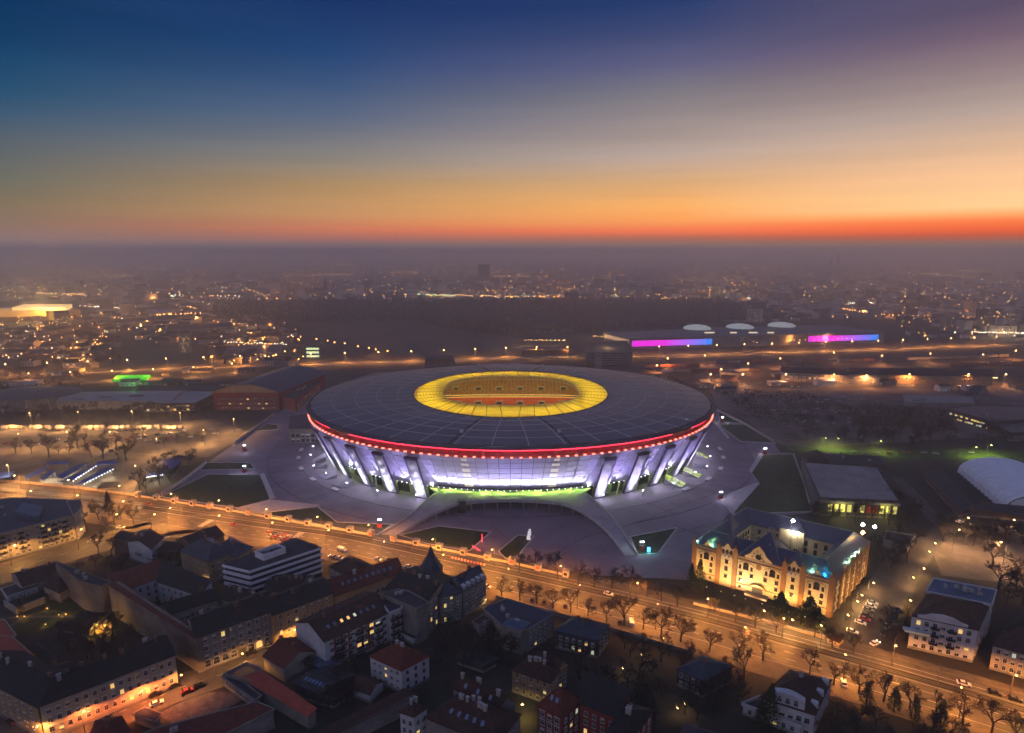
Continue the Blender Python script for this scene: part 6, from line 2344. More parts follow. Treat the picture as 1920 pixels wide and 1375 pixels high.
# shopping mall with domes
m_mallroof = mat('mall_roof', (0.16, 0.15, 0.16), 0.8, noise=0.25, scale=0.03)
h = 17
P = EV([(1182, 636), (1500, 628), (1660, 624), (1560, 610), (1300, 617), (1132, 624)], h)
ml = building('shopping_mall', 'long shopping mall with magenta and blue light bands and three glass domes', 'shopping mall', P, h, 'flat', 0, m_w_grey, m_mallroof, [], seed=116, parapet=1.0, chim=5, cornice=False)
cen = sum(P, Vector()) / 6
for px, py in ((1307, 618), (1387, 616), (1465, 613)):
    g = G(px, py, h)
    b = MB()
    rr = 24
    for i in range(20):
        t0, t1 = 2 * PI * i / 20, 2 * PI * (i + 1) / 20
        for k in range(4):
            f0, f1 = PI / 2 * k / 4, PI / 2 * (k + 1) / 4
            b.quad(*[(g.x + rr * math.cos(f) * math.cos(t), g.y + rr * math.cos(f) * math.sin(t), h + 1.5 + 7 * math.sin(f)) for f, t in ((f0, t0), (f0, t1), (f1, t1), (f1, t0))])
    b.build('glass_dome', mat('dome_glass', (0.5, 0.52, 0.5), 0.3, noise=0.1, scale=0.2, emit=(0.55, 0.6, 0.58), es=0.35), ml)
for A, B_, cols in ((P[0].lerp(P[1], 0.01), P[0].lerp(P[1], 0.47), 14), (P[1].lerp(P[2], 0.10), P[1].lerp(P[2], 0.92), 12)):
    A, B_ = Vector((A.x, A.y, 0)), Vector((B_.x, B_.y, 0))
    d, n, L, rz = edge_frame(A, B_, Vector((cen.x, cen.y, 0)))
    for k in range(cols):
        f = k / (cols - 1)
        c = (0.9, 0.02, 0.75) if f < .45 else tuple(a + (b2 - a) * (f - .45) / .55 for a, b2 in zip((0.75, 0.05, 0.85), (0.03, 0.25, 1.0)))
        p = A.lerp(B_, (k + .5) / cols) + n * 0.4
        b = MB()
        b.box(p.x, p.y, 9.5, L / cols - 0.3, 0.4, 9, 0, math.atan2(d.y, d.x))
        b.build('light_panel', mat('led_panel_%d_%d' % (cols, k), c, .5, noise=0, emit=c, es=1.15), ml)
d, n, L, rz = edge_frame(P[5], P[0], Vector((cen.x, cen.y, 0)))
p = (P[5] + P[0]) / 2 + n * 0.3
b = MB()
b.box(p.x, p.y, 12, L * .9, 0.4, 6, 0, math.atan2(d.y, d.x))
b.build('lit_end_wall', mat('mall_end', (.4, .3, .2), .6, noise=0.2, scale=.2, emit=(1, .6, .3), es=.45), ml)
for px, wd in ((1330, 18), (1375, 12), (1412, 16), (1445, 12)):
    g = G(px, 625, h + 1)
    b = MB()
    b.box(g.x, g.y, h + 2, wd * .9, 1.5, 2)
    b.build('roof_light', mat('mall_rooflight', (.8, .7, .5), .5, noise=0, emit=(1, .8, .5), es=.9, sample=False), ml)
pk = building('parking_deck', 'grey multi storey parking deck with lit cars on top beside the shopping mall', 'parking deck', EV([(1098, 662), (1186, 660), (1176, 640), (1100, 642)], 17), 17, 'flat', 0, m_w_grey, m_asph2, [], seed=117, parapet=1.0)
Pp = EV([(1098, 662), (1186, 660), (1176, 640), (1100, 642)], 17)
for k in range(5):
    b = MB()
    A, B_ = Pp[0], Pp[1]
    m_ = (A + B_) / 2
    b.box(m_.x, m_.y - 0.3, 2.4 + 3.2 * k, (B_ - A).length * 0.98, 0.5, 1.2, 0, math.atan2((B_ - A).y, (B_ - A).x))
    b.build('parking_slot', m_pane, pk)
b = MB()
b.box(G(1122, 690).x, G(1122, 690).y + 2, 11, 8, 5, 22)
b.build('stair_tower', m_w_grey, pk)
point_light('deck_light', G(1140, 646, 22), 9000, (1, .6, .25), 1, pk)
building('brick_depot', 'brown brick depot with lamps along its roof by the ring road', 'depot', EV([(978, 658), (1066, 656), (1064, 650), (980, 651)], 9), 9, 'flat', 0, m_w_brown, m_r_grey, [], seed=118)
building('grey_house', 'square grey house with blank windows behind the stadium roof', 'house', EV([(797, 674), (851, 672), (850, 666), (798, 667)], 10), 10, 'hip', 2, m_w_brown, m_r_grey, [W(0, 2, 8, lit=.1)], seed=119)
building('white_long_house', 'white house with dark hipped roof on the ring road', 'house', EV([(508, 675), (560, 674), (556, 665), (512, 666)], 7), 7, 'hip', 4, m_w_white, m_r_black, [W(0, 2, 7, w=1.6)], seed=120)

# left: ice hall, barrel roofed hall, round hall
m_whiteroof = mat('white_sheet_roof', (0.30, 0.31, 0.33), 0.6, alt=(0.22, 0.225, 0.24), scale=0.06, detail=9)
building('ice_hall', 'long low hall with pale grey roof and pinkish lit wall', 'hall', EV([(106, 752), (320, 752), (347, 733), (140, 735)], 9), 9, 'gable', 2.0, m_w_cream, m_whiteroof, [], seed=121)
building('ice_hall', 'lower pale roofed extension with dark glazing beside the long low hall', 'hall', EV([(268, 758), (366, 756), (408, 735), (345, 734)], 8), 8, 'flat', 0, m_w_brown, m_whiteroof, [W(0, 2, 14, w=2.4, h=1.8, lit=.12)], seed=122)
building('ice_hall', 'far low grey roof behind the long pale hall', 'hall', EV([(250, 736), (400, 736), (420, 724), (270, 723)], 7), 7, 'flat', 0, m_w_dark, m_r_grey, [], seed=123)
A, B_ = G(400, 768), G(450, 735)
fl_, fr_ = G(402, 769), G(524, 769)
d = (fr_ - fl_).normalized()
Wd = (fr_ - fl_).length
back = Vector((0.18, 0.98, 0)).normalized()
t = thing('arena_hall', 'large hall with blue barrel roof and red brick front', 'hall', (fl_.x + Wd / 2, fl_.y, 0))
b = MB()
LB = 95
q = [fl_, fr_, fr_ + back * LB, fl_ + back * LB]
b.prism([p[:2] for p in q], 0, 17.5, bottom=False)
b.build('wall', m_w_brick, t)
b = MB()
seg = 16


def arc(f, e):
    return e + d * (Wd * (-0.03 + 1.06 * f)) + Vector((0, 0, 17.5 + 8.5 * math.sin(PI * f)))


for i in range(seg):
    b.quad(arc(i / seg, fl_ - back), arc((i + 1) / seg, fl_ - back), arc((i + 1) / seg, fl_ + back * LB), arc(i / seg, fl_ + back * LB))
b.build('roof', m_r_slate, t)
b = MB()
b.poly([arc(i / seg, fl_ + back * 0.4) for i in range(seg + 1)])
b.build('gable_front', m_w_tan, t)
b = MB()
for i in (6, 7):
    b.quad(arc(i / seg + .02, fl_ - back) + Vector((0, 0, .2)), arc((i + 1) / seg - .02, fl_ - back) + Vector((0, 0, .2)), arc((i + 1) / seg - .02, fl_ + back * LB) + Vector((0, 0, .2)), arc(i / seg + .02, fl_ + back * LB) + Vector((0, 0, .2)))
b.build('roof_strip', m_whiteroof, t)
facade_windows(t, fl_, fr_, fl_ + back * 40 + d * Wd / 2, dict(rows=3, cols=16, w=2.2, h=1.4, z0=2, dz=4.5, lit=.18), random.Random(3))
building('service_block', 'long block with cluttered roof and red lit side between barrel hall and stadium', 'building', EV([(553, 750), (601, 716), (570, 707), (522, 741)], 13), 13, 'flat', 0, m_w_brick, m_r_grey, [W(0, 3, 12, w=1.6, lit=.08)], seed=124, chim=12)
building('perforated_block', 'violet grey block with white framed square openings left of the stadium', 'building', EV([(541, 805), (602, 805), (596, 776), (544, 780)], 12), 12, 'flat', 0, m_w_grey, m_r_grey, [W(0, 2, 6, w=3.0, h=3.0, z0=2.6, dz=4.0, lit=0)], seed=125)
g = G(28, 768)
t = thing('round_hall', 'round hall with bluish flat dome and buttresses at the left edge', 'hall', (g.x, g.y + 20, 0))
b = MB()
c = Vector((g.x, g.y + 22, 0))
ra, rb_ = 46, 30
b.prism([(c.x + ra * math.cos(2 * PI * i / 28), c.y + rb_ * math.sin(2 * PI * i / 28)) for i in range(28)], 0, 11)
b.build('wall', m_w_grey, t)
b = MB()
for i in range(28):
    t0, t1 = 2 * PI * i / 28, 2 * PI * (i + 1) / 28
    for (r0, z0), (r1, z1) in (((1.04, 11.1), (.7, 14)), ((.7, 14), (0.3, 15.6)), ((.3, 15.6), (0.01, 16))):
        b.quad(*[(c.x + ra * r * math.cos(a), c.y + rb_ * r * math.sin(a), z) for r, z, a in ((r0, z0, t0), (r0, z0, t1), (r1, z1, t1), (r1, z1, t0))])
b.build('roof', m_r_slate, t)
for i in range(16):
    a = 2 * PI * i / 16
    b = MB()
    b.bar((c.x + ra * 1.2 * math.cos(a), c.y + rb_ * 1.2 * math.sin(a), 0), (c.x + ra * 1.02 * math.cos(a), c.y + rb_ * 1.02 * math.sin(a), 11), 0.6)
    b.build('buttress', m_conc, t)
# lit pitch as a low block, its green light put into the emission
m_greenlit = mat('green_lit_turf', (0.05, 0.5, 0.03), .8, noise=0.3, scale=.2, emit=(0.03, 0.95, 0.03), es=0.5)
t = thing('green_pitch_glow', 'small sports pitch near the ring road, its green light put into its colour', 'shelter', tuple(G(245, 712)))
b = MB()
q = EV([(212, 712), (272, 710), (282, 703), (218, 704)], 3)
b.prism([p[:2] for p in q], 0.1, 3.0)
b.build('canopy', m_greenlit, t)  # the block stands for the green lit turf
building('club_house', 'low pale clubhouse in front of the green glowing pitch', 'house', EV([(226, 718), (262, 716), (262, 710), (226, 712)], 4), 4, 'flat', 0, m_w_white, m_r_grey, [W(0, 1, 8)], seed=126)
point_light('pitch_light', G(250, 716, 9), 9000, (.2, 1, .15), 1, t)

# blue bus canopies
m_busroof = mat('blue_canopy', (0.028, 0.060, 0.30), 0.45, alt=(0.016, 0.036, 0.18), scale=0.3)
BC = [([(45, 894), (84, 875), (90, 878), (52, 898)], 'blue bus park canopy, leftmost of the slanting row'),
      ([(74, 896), (96, 882), (104, 885), (82, 900)], 'short blue bus park canopy with lit edge, second of the slanting row'),
      ([(104, 894), (148, 871), (164, 869), (118, 897)], 'blue bus park canopy, third of the slanting row'),
      ([(112, 903), (173, 874), (186, 869), (135, 902)], 'blue bus park canopy with white lamp row, fourth of the slanting row'),
      ([(141, 908), (200, 876), (214, 878), (155, 908)], 'blue bus park canopy nearest the bright lane, rightmost of the slanting row'),
      ([(86, 871), (128, 869), (126, 864), (90, 866)], 'small blue hall behind the slanting bus canopies'),
      ([(180, 872), (222, 870), (218, 864), (184, 865)], 'low dark blue hall closing the slanting bus canopies'),
      ([(274, 894), (306, 889), (341, 867), (334, 853), (298, 867)], 'big dark blue roof between bus park and plaza lawn'),
      ([(-10, 900), (20, 894), (28, 884), (-10, 886)], 'blue market roof at the left edge of the bus park'),
      ([(182, 916), (224, 912), (224, 904), (190, 905)], 'grey petrol station canopy beside the avenue')]
for k, (q, lab) in enumerate(BC):
    q = EV(q, 4.5)
    c = sum(q, Vector()) / len(q)
    t = thing('bus_canopy', lab, 'canopy', (c.x, c.y, 0), 0, 'roofs of the bus park')
    b = MB()
    b.prism([p[:2] for p in q], 4.2, 4.7)
    b.build('roof', m_r_grey if k == 9 else m_busroof, t)
    for p in q:
        b = MB()
        pp_ = p.lerp(c, 0.12)
        b.bar((pp_.x, pp_.y, 0), (pp_.x, pp_.y, 4.2), 0.18)
        b.build('post', m_steelgrey, t)
    if k in (1, 2, 3, 4, 7):
        A, B_ = q[0], q[1]
        A2, B2 = (q[3], q[2]) if k in (3, 4) else (A, B_)
        b = MB()
        for i in range(11):
            p = A2.lerp(B2, (i + .5) / 11)
            b.ball((p.x, p.y, 4.0), 0.32)
        tag(b.build('tube_lights', m_bulb, t), kind='stuff')
        p = A2.lerp(B2, .3)
        point_light('canopy_light', (p.x + 2, p.y - 2, 3.8), 3200, (.95, .9, .6), .3, t)
        p = A2.lerp(B2, .75)
        point_light('canopy_light', (p.x + 2, p.y - 2, 3.8), 2200, (.95, .9, .6), .3, t)
# trains standing in the rail yard
m_car = [mat('train_side_%d' % i, c, .6, noise=.2, scale=.1) for i, c in enumerate(((.30, .10, .06), (.10, .13, .20), (.28, .26, .22), (.16, .10, .07)))]
rg_ = random.Random(4)
for k, (x0, x1, y0, y1) in enumerate(((1210, 1330, 690, 687), (1340, 1455, 682, 679), (1700, 1900, 676, 669), (1500, 1640, 681, 677), (1780, 1930, 688, 684), (1240, 1440, 699, 697))):
    A, B_ = G(x0, y0), G(x1, y1)
    d = (B_ - A).normalized()
    t = thing('train', 'dim train standing in the rail yard, %s' % ('nearest the parking deck', 'second from the parking deck', 'long one on the right below the ring road', 'short one above the cream railway building', 'on the right above the station hall', 'nearest the stadium roof')[k], 'train', (A.x, A.y, .3), 0, 'trains in the rail yard')
    n = max(3, int((B_ - A).length / 19))
    for i in range(n):
        p = A + d * (9.5 + i * 19)
        b = MB()
        b.box(p.x, p.y, 2.5, 17.6, 2.9, 3.4, 0, math.atan2(d.y, d.x))
        b.box(p.x, p.y, 4.35, 17.0, 2.5, .35, 1, math.atan2(d.y, d.x))
        b.box(p.x, p.y, .55, 14, 2.0, .6, 2, math.atan2(d.y, d.x))
        b.build('wagon', [m_car[(k + (i if k % 2 else 0)) % 4], m_r_grey, m_black], t)
# sheds and depots on the strips behind the stadium
for k in range(44):
    if k < 24:
        px, py, w_ = rg_.uniform(-40, 560), rg_.choice((699, 703, 722, 728)) + rg_.uniform(-2, 2), 'left strip below the ring road'
    else:
        px, py, w_ = rg_.uniform(1200, 1920), rg_.choice((706, 722, 727, 733)) + rg_.uniform(-1, 1), 'right strip along the station road'
    if 205 < px < 290 and py < 720:
        continue
    g = G(px, py)
    L, D, hh = rg_.uniform(9, 26), rg_.uniform(6, 10), rg_.uniform(3, 6)
    a = rg_.choice((0, .12, -.1))
    P = [Vector((g.x + x * math.cos(a) - y * math.sin(a), g.y + x * math.sin(a) + y * math.cos(a), 0)) for x, y in ((-L / 2, -D / 2), (L / 2, -D / 2), (L / 2, D / 2), (-L / 2, D / 2))]
    building('depot_shed', 'small depot shed on the %s, %s built up' % (w_, ORD[k]), 'shed', P, hh, rg_.choice(('gable', 'flat')), 1.6, rg_.choice((m_w_grey, m_w_brown, m_w_cream, m_w_white)), rg_.choice((m_r_grey, m_r_brown, m_whiteroof)),
             [W(0, 1, 3, w=1.4, h=1.2, lit=.3)], seed=300 + k, plinth=False, cornice=False, parapet=.2, group='depot sheds behind the stadium')
SHEDS = sorted((o for o in COL.objects if o.name.startswith('depot_shed')), key=lambda o: o.location.x / o.location.y)
for w_ in ('left strip below the ring road', 'right strip along the station road'):
    for k, o in enumerate([o for o in SHEDS if w_ in o['label']]):
        o['label'] = 'small depot shed on the %s, %s from the left' % (w_, ORD[k])
# left far: factories and floodlit arena
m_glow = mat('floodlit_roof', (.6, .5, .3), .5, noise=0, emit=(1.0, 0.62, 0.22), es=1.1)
P = EV([(-60, 586), (90, 583), (150, 580), (120, 572), (20, 572), (-60, 578)], 22)
t = building('floodlit_arena', 'far stadium glowing amber under its roof at the left edge', 'stadium', P, 20, 'flat', 0, m_w_tan, m_w_grey, [], seed=127)
b = MB()
q = EV([(22, 577), (124, 577), (135, 571), (45, 571)], 30)
b.prism([p[:2] for p in q], 23, 30)
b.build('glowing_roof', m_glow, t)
b = MB()
q = EV([(-60, 585), (85, 583), (88, 577), (-60, 579)], 24)
b.prism([p[:2] for p in q], 12, 24)
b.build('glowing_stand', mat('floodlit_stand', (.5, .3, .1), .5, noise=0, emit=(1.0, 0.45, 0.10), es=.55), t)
point_light('arena_glow', G(75, 574, 36), 420000, (1, .6, .15), 10, t)
FAC = [('factory_hall', 'far factory hall with sawtooth skylights left of the white house', [(420, 664), (528, 662), (528, 646), (428, 648)], 10, m_r_slate),
       ('tower_block', 'far pale tower block, right one of a pair near the glowing arena', [(100, 588), (130, 586), (128, 582), (102, 583)], 34, m_r_grey),
       ('tower_block', 'far pale tower block, left one of a pair near the glowing arena', [(58, 598), (78, 597), (76, 593), (60, 594)], 24, m_r_grey),
       ('factory_hall', 'far orange lit factory shed with rounded end', [(292, 600), (378, 594), (376, 588), (292, 592)], 12, m_r_grey),
       ('factory_hall', 'far long grey hall below the orange lit shed', [(180, 607), (290, 602), (290, 596), (184, 600)], 10, m_r_grey),
       ('factory_hall', 'far long dark works hall with pale roof edge', [(310, 622), (436, 612), (436, 604), (316, 612)], 12, m_r_grey),
       ('tower_block', 'far square concrete tower by the works', [(334, 626), (356, 625), (355, 620), (336, 621)], 30, m_r_grey),
       ('factory_hall', 'far white roofed warehouse behind the works', [(278, 588), (324, 586), (322, 580), (280, 581)], 12, m_whiteroof),
       ('row_house', 'pale two storey block among the dark left suburb', [(80, 664), (118, 661), (118, 654), (82, 656)], 9, m_r_grey),
       ('row_house', 'small white lit house among the dark left suburb', [(146, 660), (170, 659), (170, 653), (148, 654)], 9, m_r_slate)]
for k, (nm, lab, q, hh, rm) in enumerate(FAC):
    building(nm, lab, 'building', EV(q, hh), hh, 'flat', 0, m_w_grey, rm, [W(0, 3 if hh < 20 else 8, 10, w=2, h=1.6, lit=.25)], seed=140 + k, parapet=0.4, plinth=False)
for k, q in enumerate(((432, 648), (446, 648), (462, 647), (478, 647), (494, 646), (508, 646))):
    pass
t = thing('lit_machine_hall', 'open factory frame glowing greenish white left of the ring road', 'factory', tuple(G(590, 665)))
b = MB()
for x in range(4):
    for z in range(3):
        p = G(578 + x * 6, 672)
        b.box(p.x, p.y, 3 + z * 5.5, 3.4, 3, 2.4)
b.build('lit_bay', mat('green_white_bay', (.8, .9, .6), .5, noise=0, emit=(.85, .95, .5), es=1.0, sample=False), t)
b = MB()
p = G(570, 671)
b.box(p.x, p.y + 3, 9, 22, 4, 18)
b.build('frame', m_w_dark, t)
# far landmarks
P = EV([(896, 526), (918, 526), (917, 523), (897, 523)], 2)
gA, gB = G(896, 527), G(918, 527)
building('office_tower', 'dark square office tower rising over the far haze', 'tower', rect_from(gA, gB, 40), height_at(907, 527, 497), 'flat', 0, mat('tower_dark', (.05, .05, .06), .6, noise=.1), m_r_grey, [], seed=160, plinth=False, parapet=1)
g = G(611, 549)
t = thing('church', 'far dark church tower with pointed spire', 'church', (g.x, g.y, 0))
hh = height_at(611, 549, 521)
b = MB()
b.box(g.x, g.y, hh * .33, 12, 12, hh * .66)
b.build('tower', m_w_dark, t)
b = MB()
b.bar((g.x, g.y, hh * .64), (g.x, g.y, hh * 1.02), 8, 0, 8, .2)
b.build('spire', m_r_slate, t)
b = MB()
b.box(g.x - 22, g.y + 6, 9, 40, 18, 18)
b.build('nave', m_w_dark, t)
g = G(1560, 503)
for k, (px, tp) in enumerate(((1556, 486), (1570, 478))):
    g = G(px, 503)
    t = thing('power_chimney', 'hazy tall chimney on the far horizon, %s of the pair' % ('left' if k == 0 else 'right'), 'chimney', (g.x, g.y, 0))
    b = MB()
    b.bar((g.x, g.y, 0), (g.x, g.y, height_at(px, 503, tp)), 14, 0, 10, 9)
    b.build('shaft', m_w_grey, t)
t = thing('lake', None, None)
bpy.data.objects.remove(t)
sheet('lake', pg([(1345, 503), (1372, 500), (1440, 500), (1440, 505), (1380, 506)]), 1.0, mat('lake_water', (0.02, 0.03, 0.05), 0.05, noise=0, spec=1.0))
# ------------------------------------------------------------------ street lamps
m_sod = mat('sodium_lamp', (1, .6, .2), .4, noise=0, emit=(1.0, 0.60, 0.20), es=22, sample=False)
_LP = {}


def lamp(px, py, label, group, h=10.0, pw=13000, col=SODIUM, key='av', aim=(0, -1), mesh_m=None, pos=None, headr=0.38):
    """street lamp: mast, arm, head and its light; the first of a key is built, the rest are copies"""
    g = Vector(pos) if pos is not None else G(px, py)
    rz = math.atan2(aim[1], aim[0])
    if key not in _LP:
        t = thing('street_lamp', label, 'street lamp', (0, 0, 0), 0, group)
        b = MB()
        b.bar((0, 0, 0), (0, 0, h), 0.14, 0, 6, 0.09)
        b.bar((0, 0, 0), (0, 0, 1.0), 0.2, 0, 6)
        b.build('mast', m_pole, t)
        b = MB()
        b.bar((0, 0, h - 0.1), (2.0, 0, h + 0.3), 0.07)
        b.build('arm', m_pole, t)
        b = MB()
        b.box(2.4, 0, h + 0.32, 1.1, 0.42, 0.16)
        b.build('lamp_head', m_pole, t)
        b = MB()
        b.box(2.4, 0, h + 0.14, 0.9, 0.34, 0.20)
        b.ball((2.4, 0, h + 0.12), headr)
        b.build('lamp_glass', mesh_m or m_sod, t)
        if pw > 0:
            point_light('lamp_light', (2.4, 0, h - 0.5), pw, col, 0.4, t, spot=R(168), aim=(2.4, 0, -10), blend=0.35)
        t.location = (g.x, g.y, 0.1)
        t.rotation_euler = (0, 0, rz)
        _LP[key] = t
        return t
    return copy_tree(_LP[key], (g.x, g.y, 0.1), rz, label, group)


avd = (AV[60] - AV[50]).normalized()
toroad = (avd.y, -avd.x)
FARL = [(40, 917), (140, 926), (235, 937), (331, 953), (420, 966), (508, 983), (603, 998), (698, 1014), (817, 1042), (927, 1062), (1054, 1094), (1196, 1127), (1326, 1158), (1466, 1196), (1672, 1249), (1893, 1306)]
for k, q in enumerate(FARL):
    lamp(*q, 'street lamp on the stadium side of the avenue, %s from the left' % ORD[k], 'street lamps along the stadium side of the avenue', aim=toroad, pw=27000)
NL = resample(offset_line(AV, -15.9), 34.0)
k = 0
for p in NL:
    q = p
    if p.x < -330 or p.x > 275:
        continue
    lamp(0, 0, 'street lamp on the house side of the avenue, %s from the left' % ORD[min(k, 39)], 'street lamps along the house side of the avenue', key='near', aim=(-toroad[0], -toroad[1]), pos=p, pw=25000)
    k += 1
for k, q in enumerate(((23, 1062), (148, 1030), (215, 1000), (286, 1000))):
    lamp(*q, 'street lamp on the left junction street, %s from the left' % ORD[k], 'street lamps of the junction street', key='junc', aim=(0.4, 0.9), pw=17000, col=(1, .45, .10))
RED = (1.0, 0.22, 0.05)
SSP = resample(offset_line(SS, -5.7), 4.0)
for k, (px, py, c) in enumerate(((70, 1392, (1, .42, .1)), (170, 1340, RED), (262, 1302, RED), (352, 1262, (1, .40, .1)), (448, 1236, (1, .45, .1)), (540, 1198, (1, .48, .12)), (646, 1150, (1, .5, .12)), (735, 1108, (1, .5, .12)))):
    q = min(SSP, key=lambda v: (v - G(px, py)).length)
    o = lamp(px, py, 'side street lamp below the tenements, %s from the left' % ORD[k], 'lamps of the side street', h=7.0, key='side', aim=(-0.45, 0.9), pw=7500, col=c, pos=q)
    for ch in o.children:
        if ch.type == 'LIGHT' and k > 0:
            ch.data = ch.data.copy()
            ch.data.color = c
            if k in (2,):
                ch.data.energy *= 2.0
lamp(20, 1336, 'lamp on the corner street beside the corner tenement', 'lamps of the side street', h=7, key='side2', aim=(0.9, 0.3), pw=8000, col=(1, .42, .1))
# lots on the left
for k, (px, py) in enumerate(((40, 842), (130, 838), (210, 838), (297, 852), (384, 834), (60, 800), (150, 798), (250, 796), (340, 800), (440, 812), (-60, 830), (20, 905), (258, 906))):
    lamp(px, py, 'lamp in the gravel lots left of the stadium, number %s from the near lane' % ORD[k], 'lamps of the gravel lots', h=13, key='lot', aim=(0.5, -0.8), pw=36000, col=(1, .52, .18))
# park lamps, yellow green
m_grn = mat('park_lamp', (.9, 1, .3), .4, noise=0, emit=(.85, 1.0, .25), es=16, sample=False)
for k, (px, py) in enumerate(((1542, 838), (1566, 839), (1645, 844), (1822, 856), (1850, 852))):
    lamp(px, py, 'yellow green park lamp behind the sports hall, %s from the left' % ORD[k], 'yellow green park lamps', h=8, key='park', aim=(0.2, -0.9), pw=8500, col=(.80, 1, .16), mesh_m=m_grn)
# right: streets round the dome and palace
for k, (px, py) in enumerate(((1806, 982), (1891, 986), (1744, 1030), (1733, 1046), (1722, 1078), (1702, 1095), (1606, 1128), (1598, 1140), (1580, 1166), (1628, 1105), (1696, 1138), (1530, 1185), (1425, 1158), (1477, 1175))):
    lamp(px, py, 'low amber lamp on the lanes by palace and dome, number %s' % ORD[k], 'low amber lamps on the lanes by palace and dome', h=4.5, key='low', aim=(0.2, -0.9), pw=3800, col=(1, .52, .16))
lamp(1785, 1035, 'bright site lamp over the orange lit building site', 'site lamps', h=12, key='site', aim=(0.8, 0.2), pw=30000, col=(1, .55, .25))
lamp(1880, 1060, 'second site lamp over the orange lit building site, farther right', 'site lamps', h=12, key='site', aim=(-0.8, 0.2))
for k, (px, py) in enumerate(((1240, 1202), (1200, 1233), (1165, 1258), (1280, 1325), (1266, 1332), (912, 1130))):
    lamp(px, py, 'tiny garden lamp in the dark gardens, %s' % ('nearest the avenue', 'second from the avenue', 'third from the avenue', 'right of the brick town house', 'low one right of the brick town house', 'beside the mansard house')[k],
         'garden lamps', h=3, key='garden', aim=(0, -1), pw=260, col=(1, .6, .25), headr=0.25)
lamp(966, 1346, 'yellow lamp at the lane beside the skylight roofed house', 'garden lamps', h=5, key='lane', aim=(1, 0), pw=1700, col=(1, .75, .15))
lamp(386, 1092, 'yellow yard lamp between slate villa and striped office', 'garden lamps', h=4, key='yard', aim=(0, -1), pw=900, col=(1, .85, .15))
lamp(815, 1130, 'yellow stair lamp on the gallery of the corner house', 'garden lamps', h=9, key='yard2', aim=(0.5, -.5), pw=1500, col=(1, .75, .12))
# ring road behind
k = 0
for i, p in enumerate(resample(offset_line(KR, 14), 46.0)):
    if -760 < p.x < 830:
        lamp(0, 0, 'tall street lamp along the ring road behind the stadium, %s from the left' % ORD[k], 'street lamps of the ring road', h=13, key='ring', aim=(0, -1), pos=p, pw=115000, headr=0.8)
        k += 1
kk = 0
for i, p in enumerate(resample(offset_line(KR2, 10), 45.0)):
    if -620 < p.x < -250:
        lamp(0, 0, 'street lamp along the service road left behind the stadium, %s from the left' % ORD[kk], 'street lamps of the service road', h=11, key='serv', aim=(0, -1), pos=p, pw=55000, headr=0.7)
        kk += 1
for k, (px, py) in enumerate(((1470, 722), (1560, 722), (1390, 722), (1330, 722), (1700, 722), (1810, 722), (1650, 684), (1838, 682), (1400, 700), (1250, 690), (1320, 684), (1460, 690), (1560, 678), (1740, 680), (1900, 674), (1350, 712), (1620, 724), (1880, 722), (1230, 704))):
    lamp(px, py, 'orange rail yard lamp, number %s' % ORD[k], 'rail yard lamps', h=13, key='rail', aim=(0, -1), pw=62000, col=(1, .40, .12), headr=0.8)

# ------------------------------------------------------------------ fence with kiosks in front of the plaza
m_kiosk = mat('kiosk_beige', (0.50, 0.43, 0.33), .8, noise=.15, scale=.8)
m_redscr = mat('red_screen', (.5, .05, .03), .5, noise=0, emit=(1, .08, .04), es=.9, sample=False)
KX = [(259, 932), (294, 937), (328, 943), (362, 948), (394, 953), (431, 959), (467, 965), (503, 972), (541, 978), (578, 985), (617, 991), (657, 998), (696, 1005), (738, 1014), (781, 1022), (824, 1031), (869, 1040), (914, 1049), (960, 1058), (1009, 1069), (1061, 1081)]
kp = [G(*q) for q in KX]
km = {}
for red in (False, True):
    b = MB()
    b.box(0, 0, 1.5, 3.0, 2.6, 3.0)
    bw = b.mesh('kiosk_body', m_kiosk)
    b = MB()
    b.box(0, 0, 3.12, 3.4, 3.0, 0.24)
    cw = b.mesh('kiosk_cap', m_kerb)
    b = MB()
    b.box(0.1, -1.33, 1.7, 1.7, 0.1, 1.3)
    ww = b.mesh('ticket_window', m_redscr if red else m_pane)
    km[red] = (bw, cw, ww)
for k, p in enumerate(kp):
    d = (kp[min(k + 1, 20)] - kp[max(k - 1, 0)]).normalized()
    side = 'left' if k < 13 else 'right'
    n_ = (12 - k) if k < 13 else (k - 13)
    red = k in (4, 6, 12, 13, 17, 18, 19)
    t = thing('ticket_kiosk', 'beige ticket kiosk%s on plaza fence, %s %s of footbridge' % (' with red screen' if red else '', ORD[n_], side), 'kiosk', (p.x, p.y, 0.16), 0, 'ticket kiosks on the plaza fence')
    for nm, me in zip(('body', 'cap', 'ticket_window'), km[red]):
        o = inst(nm, me, t, (p.x, p.y, 0.16), math.atan2(d.y, d.x))
fw = thing('plaza_wall', 'low pale wall running between the ticket kiosks', 'wall', tuple(kp[10]))
for a, c in zip(kp[:-1], kp[1:]):
    if abs(a.x - kp[12].x) < 0.1:
        continue
    d = (c - a).normalized()
    a2, c2 = a + d * 1.6, c - d * 1.6
    n_ = Vector((-d.y, d.x, 0)) * .15
    b = MB()
    b.prism([(a2 - n_)[:2], (c2 - n_)[:2], (c2 + n_)[:2], (a2 + n_)[:2]], 0, 1.35)
    b.build('wall_panel', m_kiosk, fw)


